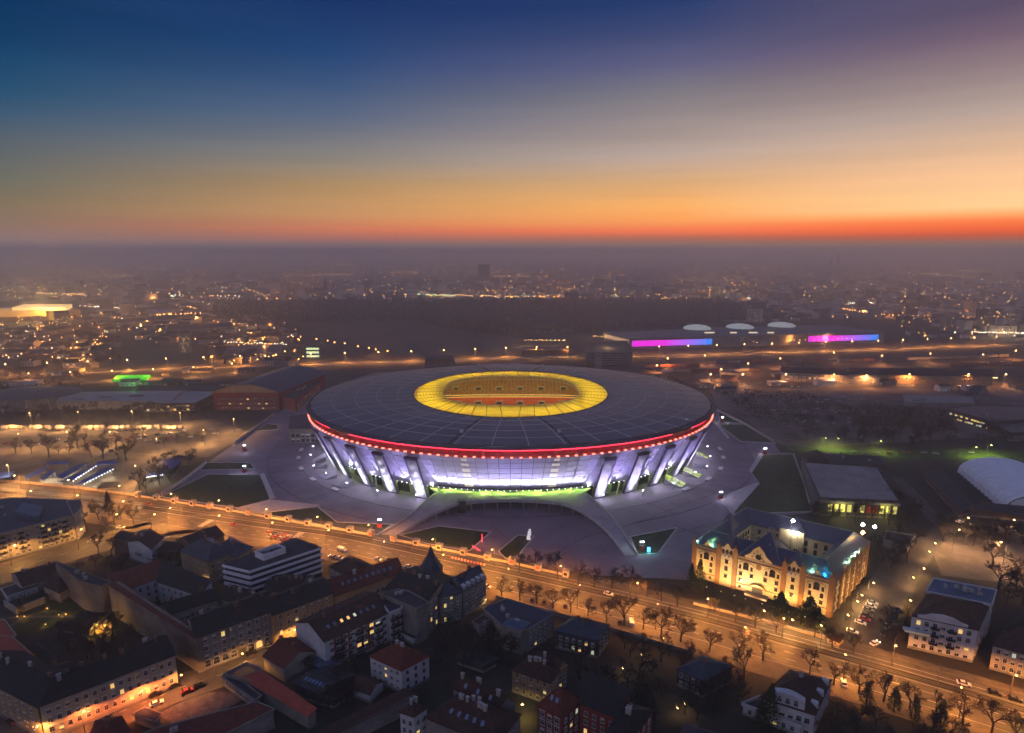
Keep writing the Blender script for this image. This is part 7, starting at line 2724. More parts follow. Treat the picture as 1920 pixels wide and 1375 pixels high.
def railing(label, pts, hh=2.0, step=3.0):
    P = [G(*q) for q in pts]
    c = sum(P, Vector()) / len(P)
    t = thing('railing', label, 'fence', (c.x, c.y, 0))
    b = MB()
    b.bar((0, 0, 0), (0, 0, hh), 0.06)
    me = b.mesh('post', m_black)
    for p in resample(P, step):
        inst('post', me, t, (p.x, p.y, 0))
    for a, e in zip(P[:-1], P[1:]):
        for z in (0.3, hh - 0.1):
            b = MB()
            b.bar(a + Vector((0, 0, z)), e + Vector((0, 0, z)), 0.05)
            b.build('rail', m_black, t)
        b = MB()
        for p in resample([a, e], 0.5):
            b.bar(p + Vector((0, 0, .3)), p + Vector((0, 0, hh - .1)), 0.022, k=3)
        tag(b.build('bars', m_black, t), kind='stuff')
    return t


railing('dark railing closing the plaza towards the avenue, right of the kiosks', [(1066, 1083), (1180, 1092), (1290, 1090)])
wall_run('plaza_wall', 'long pale wall along the left edge of the big plaza lawn', [(303, 930), (345, 903), (388, 869)], 2.2, .4, m_lawnwall)
wall_run('plaza_wall', 'pale wall along the upper left edge of the plaza', [(440, 834), (478, 806), (516, 779)], 2.4, .4, m_lawnwall)
wall_run('plaza_wall', 'pale wall along the upper right edge of the plaza', [(1344, 771), (1398, 798), (1450, 830)], 2.2, .4, m_lawnwall)
wall_run('roadside_wall', 'low orange lit wall along the avenue before the bus park', [(-60, 899), (60, 908), (150, 917), (259, 931)], 1.6, .3, m_kiosk)
wall_run('palace_fence_wall', 'pale garden wall along the avenue before the palace', [(1300, 1134), (1420, 1164), (1545, 1198)], 1.2, .3, m_kiosk)
wall_run('garden_wall', 'dark garden wall along the house side of the avenue parking', [(930, 1122), (1130, 1178), (1300, 1228)], 1.5, .3, m_w_grey)

# red lamp cabins on the plaza
m_cabin = mat('red_cabin', (0.42, 0.03, 0.03), .6, noise=.15, scale=.6)
CAB = [(459, 846, 'upper left lawn', (.9, .9, 1)), (459, 886, 'lower left lawn', (.7, .8, 1)), (712, 989, 'left footbridge ramp foot', (1, .95, .95)), (1203, 1032, 'right footbridge ramp foot', (.75, 1, .95)),
       (1354, 792, 'upper right lawn', (.8, 1, .85)), (1434, 852, 'middle right lawn', (1, .85, .85)), (1351, 936, 'lower right lawn', (.85, .75, 1))]
for px, py, lab, c in CAB:
    g = G(px, py)
    t = thing('lamp_cabin', 'red cabin with a bright white lamp at the plaza, %s' % lab, 'cabin', (g.x, g.y, .1), 0, 'red lamp cabins on the plaza')
    b = MB()
    b.box(g.x, g.y, 1.4, 2.4, 2.0, 2.7)
    b.build('body', m_cabin, t)
    b = MB()
    b.box(g.x, g.y, 2.85, 2.7, 2.3, .2)
    b.bar((g.x, g.y, 2.9), (g.x, g.y, 4.6), .08)
    b.build('roof', m_black, t)
    b = MB()
    b.ball((g.x - .5, g.y, 4.7), .45)
    b.ball((g.x + .7, g.y, 4.7), .45)
    b.build('lamp_head', m_lampw, t)
    point_light('cabin_light', (g.x, g.y - .8, 5.0), 1600, c, .4, t)
g = G(1216, 1036)
t = thing('blue_sign', 'small glowing blue sign beside the red cabin at the right ramp', 'sign', (g.x, g.y, .1))
b = MB()
b.box(g.x, g.y, 1.6, 1.6, .3, 2.6)
b.build('panel', mat('blue_glow', (.1, .3, 1), .4, noise=0, emit=(.08, .35, 1.0), es=2.2), t)
point_light('sign_light', (g.x, g.y - 1, 1.5), 500, (.1, .8, .6), .3, t)
g = G(991, 1012)
t = thing('white_display', 'white lit figure-like display on the narrow plaza lawn', 'display', (g.x, g.y, .1))
b = MB()
for k, (dx, z, s) in enumerate(((0, .8, 2.0), (.2, 2.4, 1.5), (.5, 4.0, 1.7), (.6, 5.3, 1.0))):
    b.box(g.x + dx, g.y, z, s, s * .7, 1.5)
b.build('display_blocks', mat('white_glow', (.8, .8, .8), .5, noise=0, emit=(.9, .88, .95), es=.55), t)
for k, (a, e) in enumerate((((886, 1027), (900, 1036)), ((904, 1020), (904, 1034)))):
    A, B_ = G(*a), G(*e)
    t = thing('red_light_pole', 'thin red glowing light line on the plaza edge, %s of two' % ('left' if k == 0 else 'right'), 'light pole', (A.x, A.y, .1))
    b = MB()
    b.bar((A.x, A.y, .1), (A.x, A.y, 1.0), .1)
    b.build('post', m_black, t)
    b = MB()
    b.bar((A.x, A.y, 1.0), (B_.x, B_.y, 1.0) if k == 0 else (A.x, A.y, 5.5), .14)
    b.build('light_tube', m_redled, t)
# lit stalls along the far edge of the gravel lot
m_tent = mat('tent_canvas', (.55, .45, .32), .85, noise=.2, scale=.6)
for k, px in enumerate((25, 75, 125, 178, 226, 278, 325)):
    g = G(px, 806)
    t = thing('market_stall', 'cluster of pale lit canvas stalls on the gravel lot edge, %s from the left' % ORD[k], 'stall', (g.x, g.y, .05), 0, 'lit stalls on the gravel lot')
    for i in range(4):
        x, y = g.x - 7 + i * 4.6, g.y + random.uniform(-2, 2)
        b = MB()
        for s in (-1, 1):
            b.quad((x - 2, y + s * 2, 2.3), (x + 2, y + s * 2, 2.3), (x + 2, y, 4.2), (x - 2, y, 4.2))
        for e in (-1, 1):
            b.poly([(x + e * 2, y - 2, 2.3), (x + e * 2, y + 2, 2.3), (x + e * 2, y, 4.2)])
        b.build('roof', m_tent, t)
        b = MB()
        b.box(x, y + .4, 1.1, 3.6, 3.0, 2.2)
        b.build('counter', m_kiosk, t)
    point_light('stall_light', (g.x, g.y - 5, 6), 9000, (1, .52, .18), .4, t)
# traffic barriers by the tram stop
barm = {}
for c, mm in ((0, mat('barrier_red', (.5, .06, .02), .6, noise=.1)), (1, mat('barrier_white', (.7, .65, .6), .6, noise=.1))):
    b = MB()
    b.box(0, 0, .55, 1.0, .4, .9)
    b.box(0, 0, .12, 1.0, .7, .24)
    barm[c] = b.mesh('barrier_block', mm)
A, B_ = G(846, 1047), G(908, 1061)
t = thing('road_barrier', 'row of red and white road barrier blocks on the tram median', 'barrier', (A.x, A.y, .1))
for i in range(22):
    p = A.lerp(B_, i / 21)
    inst('barrier_block', barm[i % 2], t, (p.x, p.y, .12), math.atan2((B_ - A).y, (B_ - A).x))

# overhead line masts of the tram
m_wire = mat('wire', (.02, .02, .02), .5, noise=0)
MP = resample(offset_line(AV, 0), 38.0)
k = 0
tm = None
for p in MP:
    if not (-320 < p.x < 230):
        continue
    if tm is None:
        tm = thing('tram_mast', 'x', 'mast', (0, 0, 0), 0, 'tram line masts on the median')
        b = MB()
        b.bar((0, 0, 0), (0, 0, 8.5), .12, 0, 6, .08)
        b.build('mast', m_pole, tm)
        b = MB()
        b.bar((0, -2.3, 7.2), (0, 2.3, 7.2), .05)
        b.build('arm', m_pole, tm)
        o = tm
    else:
        o = copy_tree(tm, (0, 0, 0), 0)
    o.location = (p.x, p.y, .1)
    o.rotation_euler = (0, 0, math.atan2(avd.y, avd.x))
    o['label'] = 'thin dark tram mast on the avenue median, %s from the left' % ORD[k]
    k += 1
b = MB()
for off in (-1.2, 1.2):
    L = offset_line(AV, off)
    for a, e in zip(L[:-1], L[1:]):
        b.bar(a + Vector((0, 0, 7.1)), e + Vector((0, 0, 7.1)), .025, k=3)
tag(b.build('tram_wire', m_wire), 'thin overhead tram wires above the avenue median', 'wire')

# ------------------------------------------------------------------ cars
CARC = {'white': (.72, .72, .72), 'black': (.012, .012, .014), 'red': (.36, .02, .02), 'blue': (.03, .06, .17), 'grey': (.16, .16, .17), 'silver': (.42, .42, .44)}
m_tyre = mat('tyre', (.012, .012, .012), .9, noise=0)
m_head = mat('headlight_off', (.7, .7, .7), .2, noise=0, spec=.8)
m_headon = mat('headlight_on', (1, .9, .7), .2, noise=0, emit=(1, .85, .55), es=25, sample=False)
m_tail = mat('tail_light', (.4, .02, .01), .3, noise=0, emit=(1, .05, .02), es=.6, sample=False)
_CAR = {}


def car(px, py, ang, col, label, van=False, lit=False, group='cars on the avenue and side streets', pos=None):
    key = (col, van, lit)
    g = G(px, py) if pos is None else pos
    if key not in _CAR:
        t = thing('parked_car' if not lit else 'car', label, 'van' if van else 'car', (0, 0, 0), 0, group)
        paint = mat('car_paint_' + col, CARC[col], .28, noise=.06, scale=1, spec=.6)
        if van:
            prof = [(-2.6, .35), (-2.65, 1.1), (-2.6, 2.15), (1.2, 2.2), (1.9, 1.35), (2.55, 1.1), (2.65, .75), (2.6, .35)]
            wid = .95
        else:
            prof = [(-2.15, .35), (-2.2, .75), (-2.05, .95), (-1.35, .98), (1.0, .92), (1.95, .82), (2.2, .62), (2.15, .32)]
            wid = .88
        b = MB()
        n = len(prof)
        for (x0, z0), (x1, z1) in zip(prof[:-1], prof[1:]):
            b.quad((x0, -wid, z0), (x0, wid, z0), (x1, wid, z1), (x1, -wid, z1))
        b.poly([(x, -wid, z) for x, z in prof])
        b.poly([(x, wid, z) for x, z in prof][::-1])
        if not van:
            cab = [(-1.75, .95), (-1.15, 1.42), (.25, 1.45), (1.05, .93)]
            wi = .70
            b.quad((-1.15, -wi, 1.43), (-1.15, wi, 1.43), (.25, wi, 1.46), (.25, -wi, 1.46))
        b.build('body', paint, t)
        gl = MB()
        if van:
            gl.quad((1.25, -.8, 2.1), (1.25, .8, 2.1), (1.88, .85, 1.4), (1.88, -.85, 1.4))
            for s in (-1, 1):
                gl.quad((.3, s * .96, 1.35), (1.5, s * .96, 1.35), (1.1, s * .96, 2.0), (.3, s * .96, 2.0))
        else:
            for s in (-1, 1):
                gl.quad((-1.72, s * .84, .96), (1.02, s * .84, .93), (.25, s * .70, 1.42), (-1.15, s * .70, 1.40))
            gl.quad((1.02, -.82, .93), (1.02, .82, .93), (.25, .69, 1.44), (.25, -.69, 1.44))
            gl.quad((-1.75, -.82, .96), (-1.75, .82, .96), (-1.15, .69, 1.42), (-1.15, -.69, 1.42))
        gl.build('windows', m_pane, t)
        wb = MB()
        wb.bar((0, -.1, 0), (0, .1, 0), .33, 0, 10)
        wm = wb.mesh('wheel', m_tyre)
        for x in (-1.35, 1.35):
            for s in (-1, 1):
                inst('wheel', wm, t, (x, s * wid, .33))
        for s in (-1, 1):
            hb_ = MB()
            hb_.box(2.17 if not van else 2.62, s * .6, .66, .12, .34, .18)
            hb_.build('headlight', m_headon if lit else m_head, t)
            hb_ = MB()
            hb_.box(-2.19 if not van else -2.66, s * .65, .75, .08, .3, .18)
            hb_.build('tail_light', m_tail, t)
        _CAR[key] = t
        t.location = (g.x, g.y, .17)
        t.rotation_euler = (0, 0, ang)
        return t
    return copy_tree(_CAR[key], (g.x, g.y, .17), ang, label, group)


aa = math.atan2(avd.y, avd.x)
for px, py, a, c, lab, kw in (
        (641, 1034, 0, 'white', 'white van driving on the avenue beside the striped office', dict(van=True)),
        (624, 1046, PI, 'grey', 'grey car with headlights on turning beside the striped office', dict(lit=True)),
        (637, 1049, 0, 'white', 'white car behind the headlit one beside the striped office', {}),
        (709, 1051, 0, 'white', 'white car parked before the orange lit tenement', {}),
        (726, 1056, 0, 'black', 'black car parked next to the white one before the orange tenement', {}),
        (767, 1065, 0, 'white', 'white car left of the pointed tower roof', {}),
        (913, 1102, 0, 'silver', 'silver car behind the mansard house at the avenue', {}),
        (1141, 1116, 0, 'white', 'white car alone on the stadium side lane of the avenue', {}),
        (998, 1127, 1.9, 'black', 'first dark car parked in the tree row from the left', {}),
        (1021, 1130, 1.9, 'black', 'second dark car parked in the tree row from the left', {}),
        (1036, 1134, 1.9, 'grey', 'grey car parked third in the tree row', {}),
        (1060, 1138, 1.9, 'black', 'fourth dark car parked in the tree row, under a tree', {}),
        (1162, 1168, 1.9, 'black', 'dark car beside the white van in the tree row', {}),
        (1184, 1171, 1.9, 'white', 'white van parked in the avenue tree row', dict(van=True)),
        (1582, 1284, 1.6, 'white', 'white car parked under bare trees, lower right', {}),
        (1807, 1285, 0, 'white', 'white car driving on the avenue at the lower right', {}),
        (1864, 1302, 0, 'black', 'dark car on the far lane at the lower right, left of two', {}),
        (1902, 1314, 0, 'black', 'dark car on the far lane at the lower right, right of two', {}),
        (279, 947, 0, 'red', 'red car on the avenue at the left junction', {}),
        (246, 943, 0, 'blue', 'blue car ahead of the red one at the left junction', {}),
        (438, 986, 0, 'red', 'small red car on the avenue right of the junction', {}),
        (174, 1017, .7, 'white', 'white car parked on the left junction street', {}),
        (227, 991, .5, 'white', 'white car turning at the left junction', {}),
        (1800, 981, 0, 'white', 'white car on the lane beside the low brick hall, left of two', {}),
        (1818, 988, 0, 'silver', 'silver car on the lane beside the low brick hall, right of two', {}),
        (1780, 1002, .6, 'black', 'dark car where the lane by the brick hall bends', {}),
        (1640, 1209, .9, 'white', 'white car with headlights on leaving the palace car park', dict(lit=True))):
    car(px, py, aa + a, c, lab, **kw)
pr = (G(1612, 1168) - G(1635, 1132)).normalized()
pa = math.atan2(pr.y, pr.x)
for k, (px, py, c) in enumerate(((1636, 1133, 'white'), (1633, 1139, 'white'), (1628, 1146, 'grey'), (1624, 1156, 'black'), (1621, 1163, 'red'), (1613, 1170, 'white'), (1598, 1187, 'white'))):
    car(px, py, pa + PI / 2 + .15, c, '%s car in the left row of the palace car park, %s from the far end' % (c, ORD[k]), group='cars in the palace car park')
for k, (px, py, c) in enumerate(((1682, 1146, 'blue'), (1673, 1157, 'black'), (1670, 1165, 'blue'), (1662, 1177, 'white'), (1655, 1189, 'black'))):
    car(px, py, pa + .1, c, '%s car in the right row of the palace car park, %s from the far end' % (c, ORD[k]), group='cars in the palace car park')
sd = (SS[22] - SS[14]).normalized()
sa = math.atan2(sd.y, sd.x)
for px, py, c, lab in ((292, 1305, 'black', 'black car parked along the red lit side street, left one'), (294, 1322, 'white', 'white estate car on the yard side of the red lit street'),
                       (329, 1288, 'black', 'black car parked along the red lit side street, right one'), (352, 1299, 'red', 'red car parked beside the rubble yard'),
                       (374, 1289, 'black', 'black car parked behind the red one by the rubble yard'), (471, 1227, 'black', 'black car before the arch of the grey tenement'),
                       (505, 1213, 'grey', 'dark grey car beside the tan tenement')):
    car(px, py, sa, c, lab, group='cars on the side street')
bd = (BS[8] - BS[3]).normalized()
for k, (px, py, c) in enumerate(((34, 1350, 'black'), (22, 1338, 'black'), (10, 1327, 'grey'))):
    car(px - 10, py + 4, math.atan2(bd.y, bd.x), c, '%s car parked beside the corner tenement, %s from its corner' % (c, ORD[k]), group='cars on the corner street')
cl = 0
for r in range(2):
    for k in range(5):
        g = G(505 + k * 9 + r * 4, 1000 + k * 2.2 + r * 6)
        c = ('red', 'black', 'grey', 'red', 'silver')[(k + r * 2) % 5]
        car(0, 0, aa + 1.6, c, '%s car in the small lot behind the striped office, %s of the %s row' % (c, ORD[k], 'front' if r else 'back'), group='cars in the small lot', pos=g)
# cars on lots and roads farther away
rr = random.Random(12)
far = [(12 + i * 19, rr.choice((829, 834, 823)) + rr.uniform(-2, 3)) for i in range(17)] + [(200 + i * 12, rr.choice((808, 815, 822)) + rr.uniform(-3, 3)) for i in range(18)] + [(1535 + i * 22, 850 + rr.uniform(-1, 3)) for i in range(14)] + [(1400 + i * 26, 719 + rr.uniform(-1, 1)) for i in range(14)]
for k, (px, py) in enumerate(far):
    c = rr.choice(('white', 'black', 'grey', 'silver', 'red'))
    w_ = 'gravel lot left of the stadium' if k < 35 else ('lane behind the sports hall' if k < 49 else 'station road')
    i = k if k < 35 else (k - 35 if k < 49 else k - 49)
    car(px, py, rr.uniform(-.3, .3), c, 'small %s car on the %s, %s from the left' % (c, w_, ORD[i]), group='cars on the ' + w_)
# ------------------------------------------------------------------ far town: blocks, lights, woods
rt_ = random.Random(21)


def in_poly(x, y, P):
    c = False
    for i in range(len(P)):
        (x0, y0), (x1, y1) = P[i - 1], P[i]
        if (y0 > y) != (y1 > y) and x < (x1 - x0) * (y - y0) / (y1 - y0) + x0:
            c = not c
    return c


DARKP = [[(400, 568), (1360, 563), (1420, 600), (1130, 618), (1090, 650), (980, 640), (760, 602), (560, 606), (400, 596)], [(560, 604), (760, 602), (1000, 640), (1020, 668), (800, 675), (640, 650)],
         [(210, 650), (395, 645), (395, 692), (210, 695)], [(1120, 608), (1680, 604), (1700, 650), (1100, 690)], [(-80, 565), (165, 565), (165, 592), (-80, 592)], [(880, 516), (930, 516), (930, 530), (880, 530)]]
hm = [mat('town_wall_grey', (.24, .22, .21), .9, noise=.25, scale=.05), mat('town_wall_dark', (.12, .11, .11), .9, noise=.25, scale=.05), mat('town_wall_pale', (.40, .38, .36), .9, noise=.2, scale=.05)]
hr = [m_r_black, m_r_brown, m_r_grey, m_r_slate]
spots = []


def free(px, py):
    return not any(in_poly(px, py, q) for q in DARKP)


while len(spots) < 300:                      # the nearest houses, one by one
    left = rt_.random() < .62
    px = rt_.uniform(-60, 560) if left else rt_.uniform(1180, 1980)
    py = rt_.uniform(585, 690) if left else rt_.uniform(560, 640)
    if not free(px, py):
        continue
    g = G(px, py)
    if any((g - q[0]).length < 17 for q in spots) or any(abs(g.y - k.y - 0) < 20 and abs(g.x - k.x) < 40 for k in KR[::3]):
        continue
    spots.append((g, left, py))
house_groups = {}
spots.sort(key=lambda s: s[0].y)
hcache = {}
for i, (g, left, py) in enumerate(spots):
    k = i % 24
    tall = (not left) and rt_.random() < .2
    key = (k, tall)
    if key not in hcache:
        L, D, Hh = rt_.uniform(12, 26), rt_.uniform(9, 13), rt_.uniform(5, 9)
        if tall:
            L, D, Hh = rt_.uniform(16, 40), 14, rt_.uniform(18, 32)
        b = MB()
        b.box(0, 0, Hh / 2, L, D, Hh, 0)
        for z in range(int(Hh // 3)):
            for c in range(int(L // 4)):
                x = -L / 2 + 2 + c * 4
                r_ = rt_.random()
                b.quad((x - .8, -D / 2 - .05, 1 + z * 3), (x + .8, -D / 2 - .05, 1 + z * 3), (x + .8, -D / 2 - .05, 2.6 + z * 3), (x - .8, -D / 2 - .05, 2.6 + z * 3), 2 if r_ < .05 else 1)
        wm_ = b.mesh('wall', [rt_.choice(hm), m_pane, m_lit[1]])
        b = MB()
        if tall:
            b.box(0, 0, Hh + .3, L + .4, D + .4, .6)
            b.box(L * .2, 0, Hh + 1.6, 4, 4, 2.4)
        else:
            R_ = D * .36
            for s in (-1, 1):
                b.quad((-L / 2 - .4, s * (D / 2 + .5), Hh - .2), (L / 2 + .4, s * (D / 2 + .5), Hh - .2), (L / 2 + .4, 0, Hh + R_), (-L / 2 - .4, 0, Hh + R_))
            for e in (-1, 1):
                b.poly([(e * L / 2, -D / 2, Hh), (e * L / 2, D / 2, Hh), (e * L / 2, 0, Hh + R_)])
        hcache[key] = (wm_, b.mesh('roof', rt_.choice(hr)), tall)
    zone = ('left suburb' if left else 'right suburb')
    row = 'near the ring road' if py > 650 else ('in its middle rows' if py > 610 else 'in its hazy far rows')
    gname = 'houses of the %s %s' % (zone, row) if not tall else 'tall slabs of the right suburb'
    t = thing('apartment_slab' if tall else 'suburb_house', ('hazy tall apartment slab of the right suburb %s' % row) if tall else 'small dim house of the %s %s' % (zone, row), 'apartment block' if tall else 'house',
              (g.x, g.y, 0), rt_.choice((0, 0, .25, -.3, 1.5)), gname)
    house_groups.setdefault(gname, []).append(t)
    for nm, me in zip(('wall', 'roof'), hcache[key][:2]):
        o = bpy.data.objects.new(nm, me)
        COL.objects.link(o)
        o.parent = t
for gname, L in house_groups.items():
    for k, t in enumerate(sorted(L, key=lambda o: o.location.x / o.location.y)):
        t['label'] += ', %s from the left' % ORD[k]
# the rest of the town as one mass
b = MB()
n_ = 0
while n_ < 4300:
    u = rt_.random()
    py = 488 + 110 * u ** 1.5
    px = rt_.uniform(-400, 2450)
    if not free(px, py):
        continue
    g = G(px, py)
    sc = 1 + g.y / 5000
    L, D, Hh = rt_.uniform(12, 34) * sc, rt_.uniform(9, 16) * sc, rt_.uniform(5, 11)
    if rt_.random() < .10:
        Hh *= 3
    b.box(g.x, g.y, Hh / 2, L, D, Hh, rt_.randrange(3), rt_.choice((0, .25, -.3, 1.4)))
    n_ += 1
tag(b.build('far_town', hm), kind='stuff')
# city lights: sodium, warm white, greenish
cols = [((1.0, .36, .07), 42), ((1.0, .50, .16), 38), ((.95, .90, .70), 30), ((.60, 1.0, .50), 24)]
LB_ = [MB() for _ in cols]
lit_pts = []


def light(px, py, ci, r=1.0, z=9):
    g = G(px, py)
    lit_pts.append((g, ci))
    LB_[ci].ball((g.x, g.y, z), r * 0.64 * (0.75 + g.y / 5200))


def pick():
    r = rt_.random()
    return 0 if r < .58 else (1 if r < .86 else (2 if r < .96 else 3))


n_ = 0
while n_ < 1600:
    py = 486 + 80 * rt_.random() ** 1.2
    px = rt_.uniform(-260, 2250)
    if free(px, py):
        light(px, py, pick(), rt_.choice((.6, .8, 1.0, 1.3)))
        n_ += 1
n_ = 0
while n_ < 380:
    left = rt_.random() < .6
    px, py = (rt_.uniform(-60, 570), rt_.uniform(572, 690)) if left else (rt_.uniform(1180, 1980), rt_.uniform(558, 640))
    if free(px, py):
        light(px, py, pick(), rt_.choice((.6, .75, .9)))
        n_ += 1
# rows along far streets (photo: bright strips)
for x0, y0, x1, y1, cnt, ci, r in ((160, 524, 250, 520, 14, 1, 1.0), (265, 505, 390, 512, 34, 1, .9), (580, 495, 690, 498, 30, 0, 1.2), (555, 519, 660, 518, 26, 1, .9), (770, 557, 850, 559, 26, 3, 1.1),
                                  (850, 558, 960, 562, 26, 1, 1.0), (960, 561, 1090, 562, 14, 0, 1.1), (1130, 491, 1240, 491, 20, 1, 1.0), (1125, 500, 1250, 499, 14, 2, .7), (1590, 575, 1650, 574, 26, 2, .9),
                                  (1690, 514, 1760, 516, 30, 1, .9), (1800, 511, 1850, 510, 16, 1, 1.0), (1575, 585, 1660, 598, 16, 0, 1.0), (1660, 598, 1900, 602, 22, 0, .9), (1300, 508, 1360, 505, 16, 2, .8),
                                  (70, 555, 160, 557, 20, 1, 1.3), (150, 580, 260, 586, 26, 2, .8), (290, 598, 380, 594, 12, 0, 1.3), (300, 559, 350, 559, 9, 2, 1.2), (395, 560, 455, 560, 6, 2, 1.2),
                                  (150, 690, 205, 620, 12, 0, .7), (20, 640, 140, 600, 14, 0, .8), (500, 560, 460, 545, 10, 1, .8), (730, 513, 790, 514, 20, 0, 1.0), (920, 520, 1000, 522, 16, 1, 1.0),
                                  (1240, 565, 1330, 564, 26, 1, .8), (1340, 562, 1440, 566, 22, 2, .7), (1750, 520, 1790, 518, 10, 1, .8), (560, 640, 740, 672, 9, 0, 1.0), (1820, 632, 1920, 634, 24, 2, .8),
                                  (420, 652, 540, 656, 22, 2, .6), (980, 648, 1064, 648, 12, 1, .6), (1110, 640, 1175, 645, 18, 1, .5), (1340, 640, 1420, 652, 14, 2, .5), (1440, 648, 1600, 646, 18, 1, .5)):
    for i in range(cnt):
        f = (i + rt_.uniform(.2, .8)) / cnt
        light(x0 + (x1 - x0) * f, y0 + (y1 - y0) * f + rt_.uniform(-.8, .8), ci if rt_.random() < .75 else pick(), r)
for k, ((c, e), lb) in enumerate(zip(cols, LB_)):
    tag(lb.build('city_lights', mat('city_light_%d' % k, c, .5, noise=0, emit=c, es=e, sample=False)), kind='stuff')

# extra lights added at every eighth far dot, to brighten streets and haze
for k, (g, ci) in enumerate(lit_pts):
    if k % 8 == 0:
        point_light('city_glow_light', (g.x, g.y, 11), 13000 * (1 + g.y / 4000), cols[ci][0] if ci < 2 else (1, .7, .4), .5)

# ------------------------------------------------------------------ trees
m_bark = mat('bark', (.050, .040, .032), .95, noise=.3, scale=1.5)
m_twig = mat('twigs', (.055, .042, .034), .95, noise=.3, scale=1.5)
m_ever = mat('evergreen', (.050, .070, .026), .9, alt=(.022, .032, .013), scale=.8)


def grow(seed, h=9.0, twigs=True, r0=.22, split=3):
    rg = random.Random(seed)
    tb, cb_ = MB(), MB()

    def br(p, d, L, r, lev):
        e = p + d * L
        (tb if lev < 3 else cb_).bar(p, e, r, 0, 5 if lev < 2 else 3, r * .68)
        if lev >= 5:
            return
        n = split if lev else 4
        for i in range(n + (1 if lev >= 3 else 0)):
            ax = Vector((rg.gauss(0, 1), rg.gauss(0, 1), rg.gauss(0, .45)))
            nd_ = (d * 1.0 + ax.normalized() * rg.uniform(.55, 1.05) + Vector((0, 0, .16 if lev < 3 else .05))).normalized()
            st_ = p + d * L * rg.uniform(.55, 1.0) if i else e
            br(st_, nd_, L * rg.uniform(.58, .82), max(r * .60, .035), lev + 1)
    br(Vector((0, 0, 0)), Vector((rg.uniform(-.08, .08), rg.uniform(-.08, .08), 1)).normalized(), h * .30, r0, 0)
    return tb.mesh('trunk', m_bark), cb_.mesh('crown', m_twig)


TV = [grow(100 + i, 9 + (i % 3), r0=.24) for i in range(7)]


def conifer(seed, h, rad, n=900):
    rg = random.Random(seed)
    tb, cb_ = MB(), MB()
    tb.bar((0, 0, 0), (0, 0, h * .95), .2, 0, 6, .05)
    for i in range(n):
        f = rg.random() ** .8
        z = h * (.08 + .92 * f)
        rr_ = rad * (1 - f) ** .8 * (0.55 + .45 * rg.random()) * (0.8 + .25 * math.sin(z * 4 + rg.random()))
        a = rg.uniform(0, 2 * PI)
        p = Vector((rr_ * math.cos(a), rr_ * math.sin(a), z))
        s = rg.uniform(.25, .55)
        u = Vector((rg.gauss(0, 1), rg.gauss(0, 1), rg.gauss(0, .6))).normalized() * s
        v = Vector((rg.gauss(0, 1), rg.gauss(0, 1), rg.gauss(0, .6))).normalized() * s
        cb_.poly([p, p + u, p + v])
    return tb.mesh('trunk', m_bark), cb_.mesh('crown', m_ever)


CV = [conifer(1, 10, 3.0, 1300), conifer(2, 7, 2.2, 800), conifer(3, 13, 3.4, 1500), conifer(4, 9, 5.2, 2600)]


def tree(px, py, label, group, var=None, sc=1.0, ever=False, pos=None):
    g = G(px, py) if pos is None else pos
    v = (CV if ever else TV)[(rt_.randrange(len(CV if ever else TV)) if var is None else var)]
    t = thing('evergreen_tree' if ever else 'bare_tree', label, 'tree', (g.x, g.y, 0.02), rt_.uniform(0, 6.28), group)
    for nm, me in zip(('trunk', 'crown'), v):
        o = bpy.data.objects.new(nm, me)
        COL.objects.link(o)
        o.parent = t
    if ever:
        sc *= 1.3
    q = rt_.uniform(.85, 1.15)
    t.scale = (sc * q, sc / q, sc * rt_.uniform(.88, 1.12))
    return t


NEARROW = [(941, 1121), (975, 1127), (1007, 1132), (1037, 1141), (1070, 1150), (1102, 1156), (1137, 1167), (1170, 1174), (1206, 1181), (1240, 1195), (1276, 1204), (1330, 1222), (1385, 1232), (1430, 1240), (1518, 1264), (1563, 1285),
           (1610, 1300), (1656, 1316), (1705, 1330), (1754, 1344), (1805, 1358), (1858, 1378), (1900, 1390)]
for k, q in enumerate(NEARROW):
    tree(*q, 'bare street tree on the house side of the avenue, %s from the mansard house' % ORD[k], 'bare trees on the house side of the avenue', sc=rt_.uniform(1.2, 1.6))
FARROW = [(974, 1072), (1004, 1069), (1046, 1086), (1084, 1095), (1114, 1102), (1146, 1104), (1182, 1113), (1212, 1120), (1240, 1128), (1270, 1137)]
for k, q in enumerate(FARROW):
    tree(*q, 'bare tree before the plaza railing, %s right of the kiosks' % ORD[k], 'bare trees before the plaza railing', sc=rt_.uniform(1.15, 1.5))
PALROW = [(1378, 1166), (1416, 1176), (1455, 1186), (1527, 1196), (1340, 1150), (1560, 1215), (1600, 1224)]
for k, q in enumerate(PALROW):
    tree(*q, 'bare tree between palace and avenue, %s in the row' % ORD[k], 'bare trees before the palace', sc=rt_.uniform(1.0, 1.3))
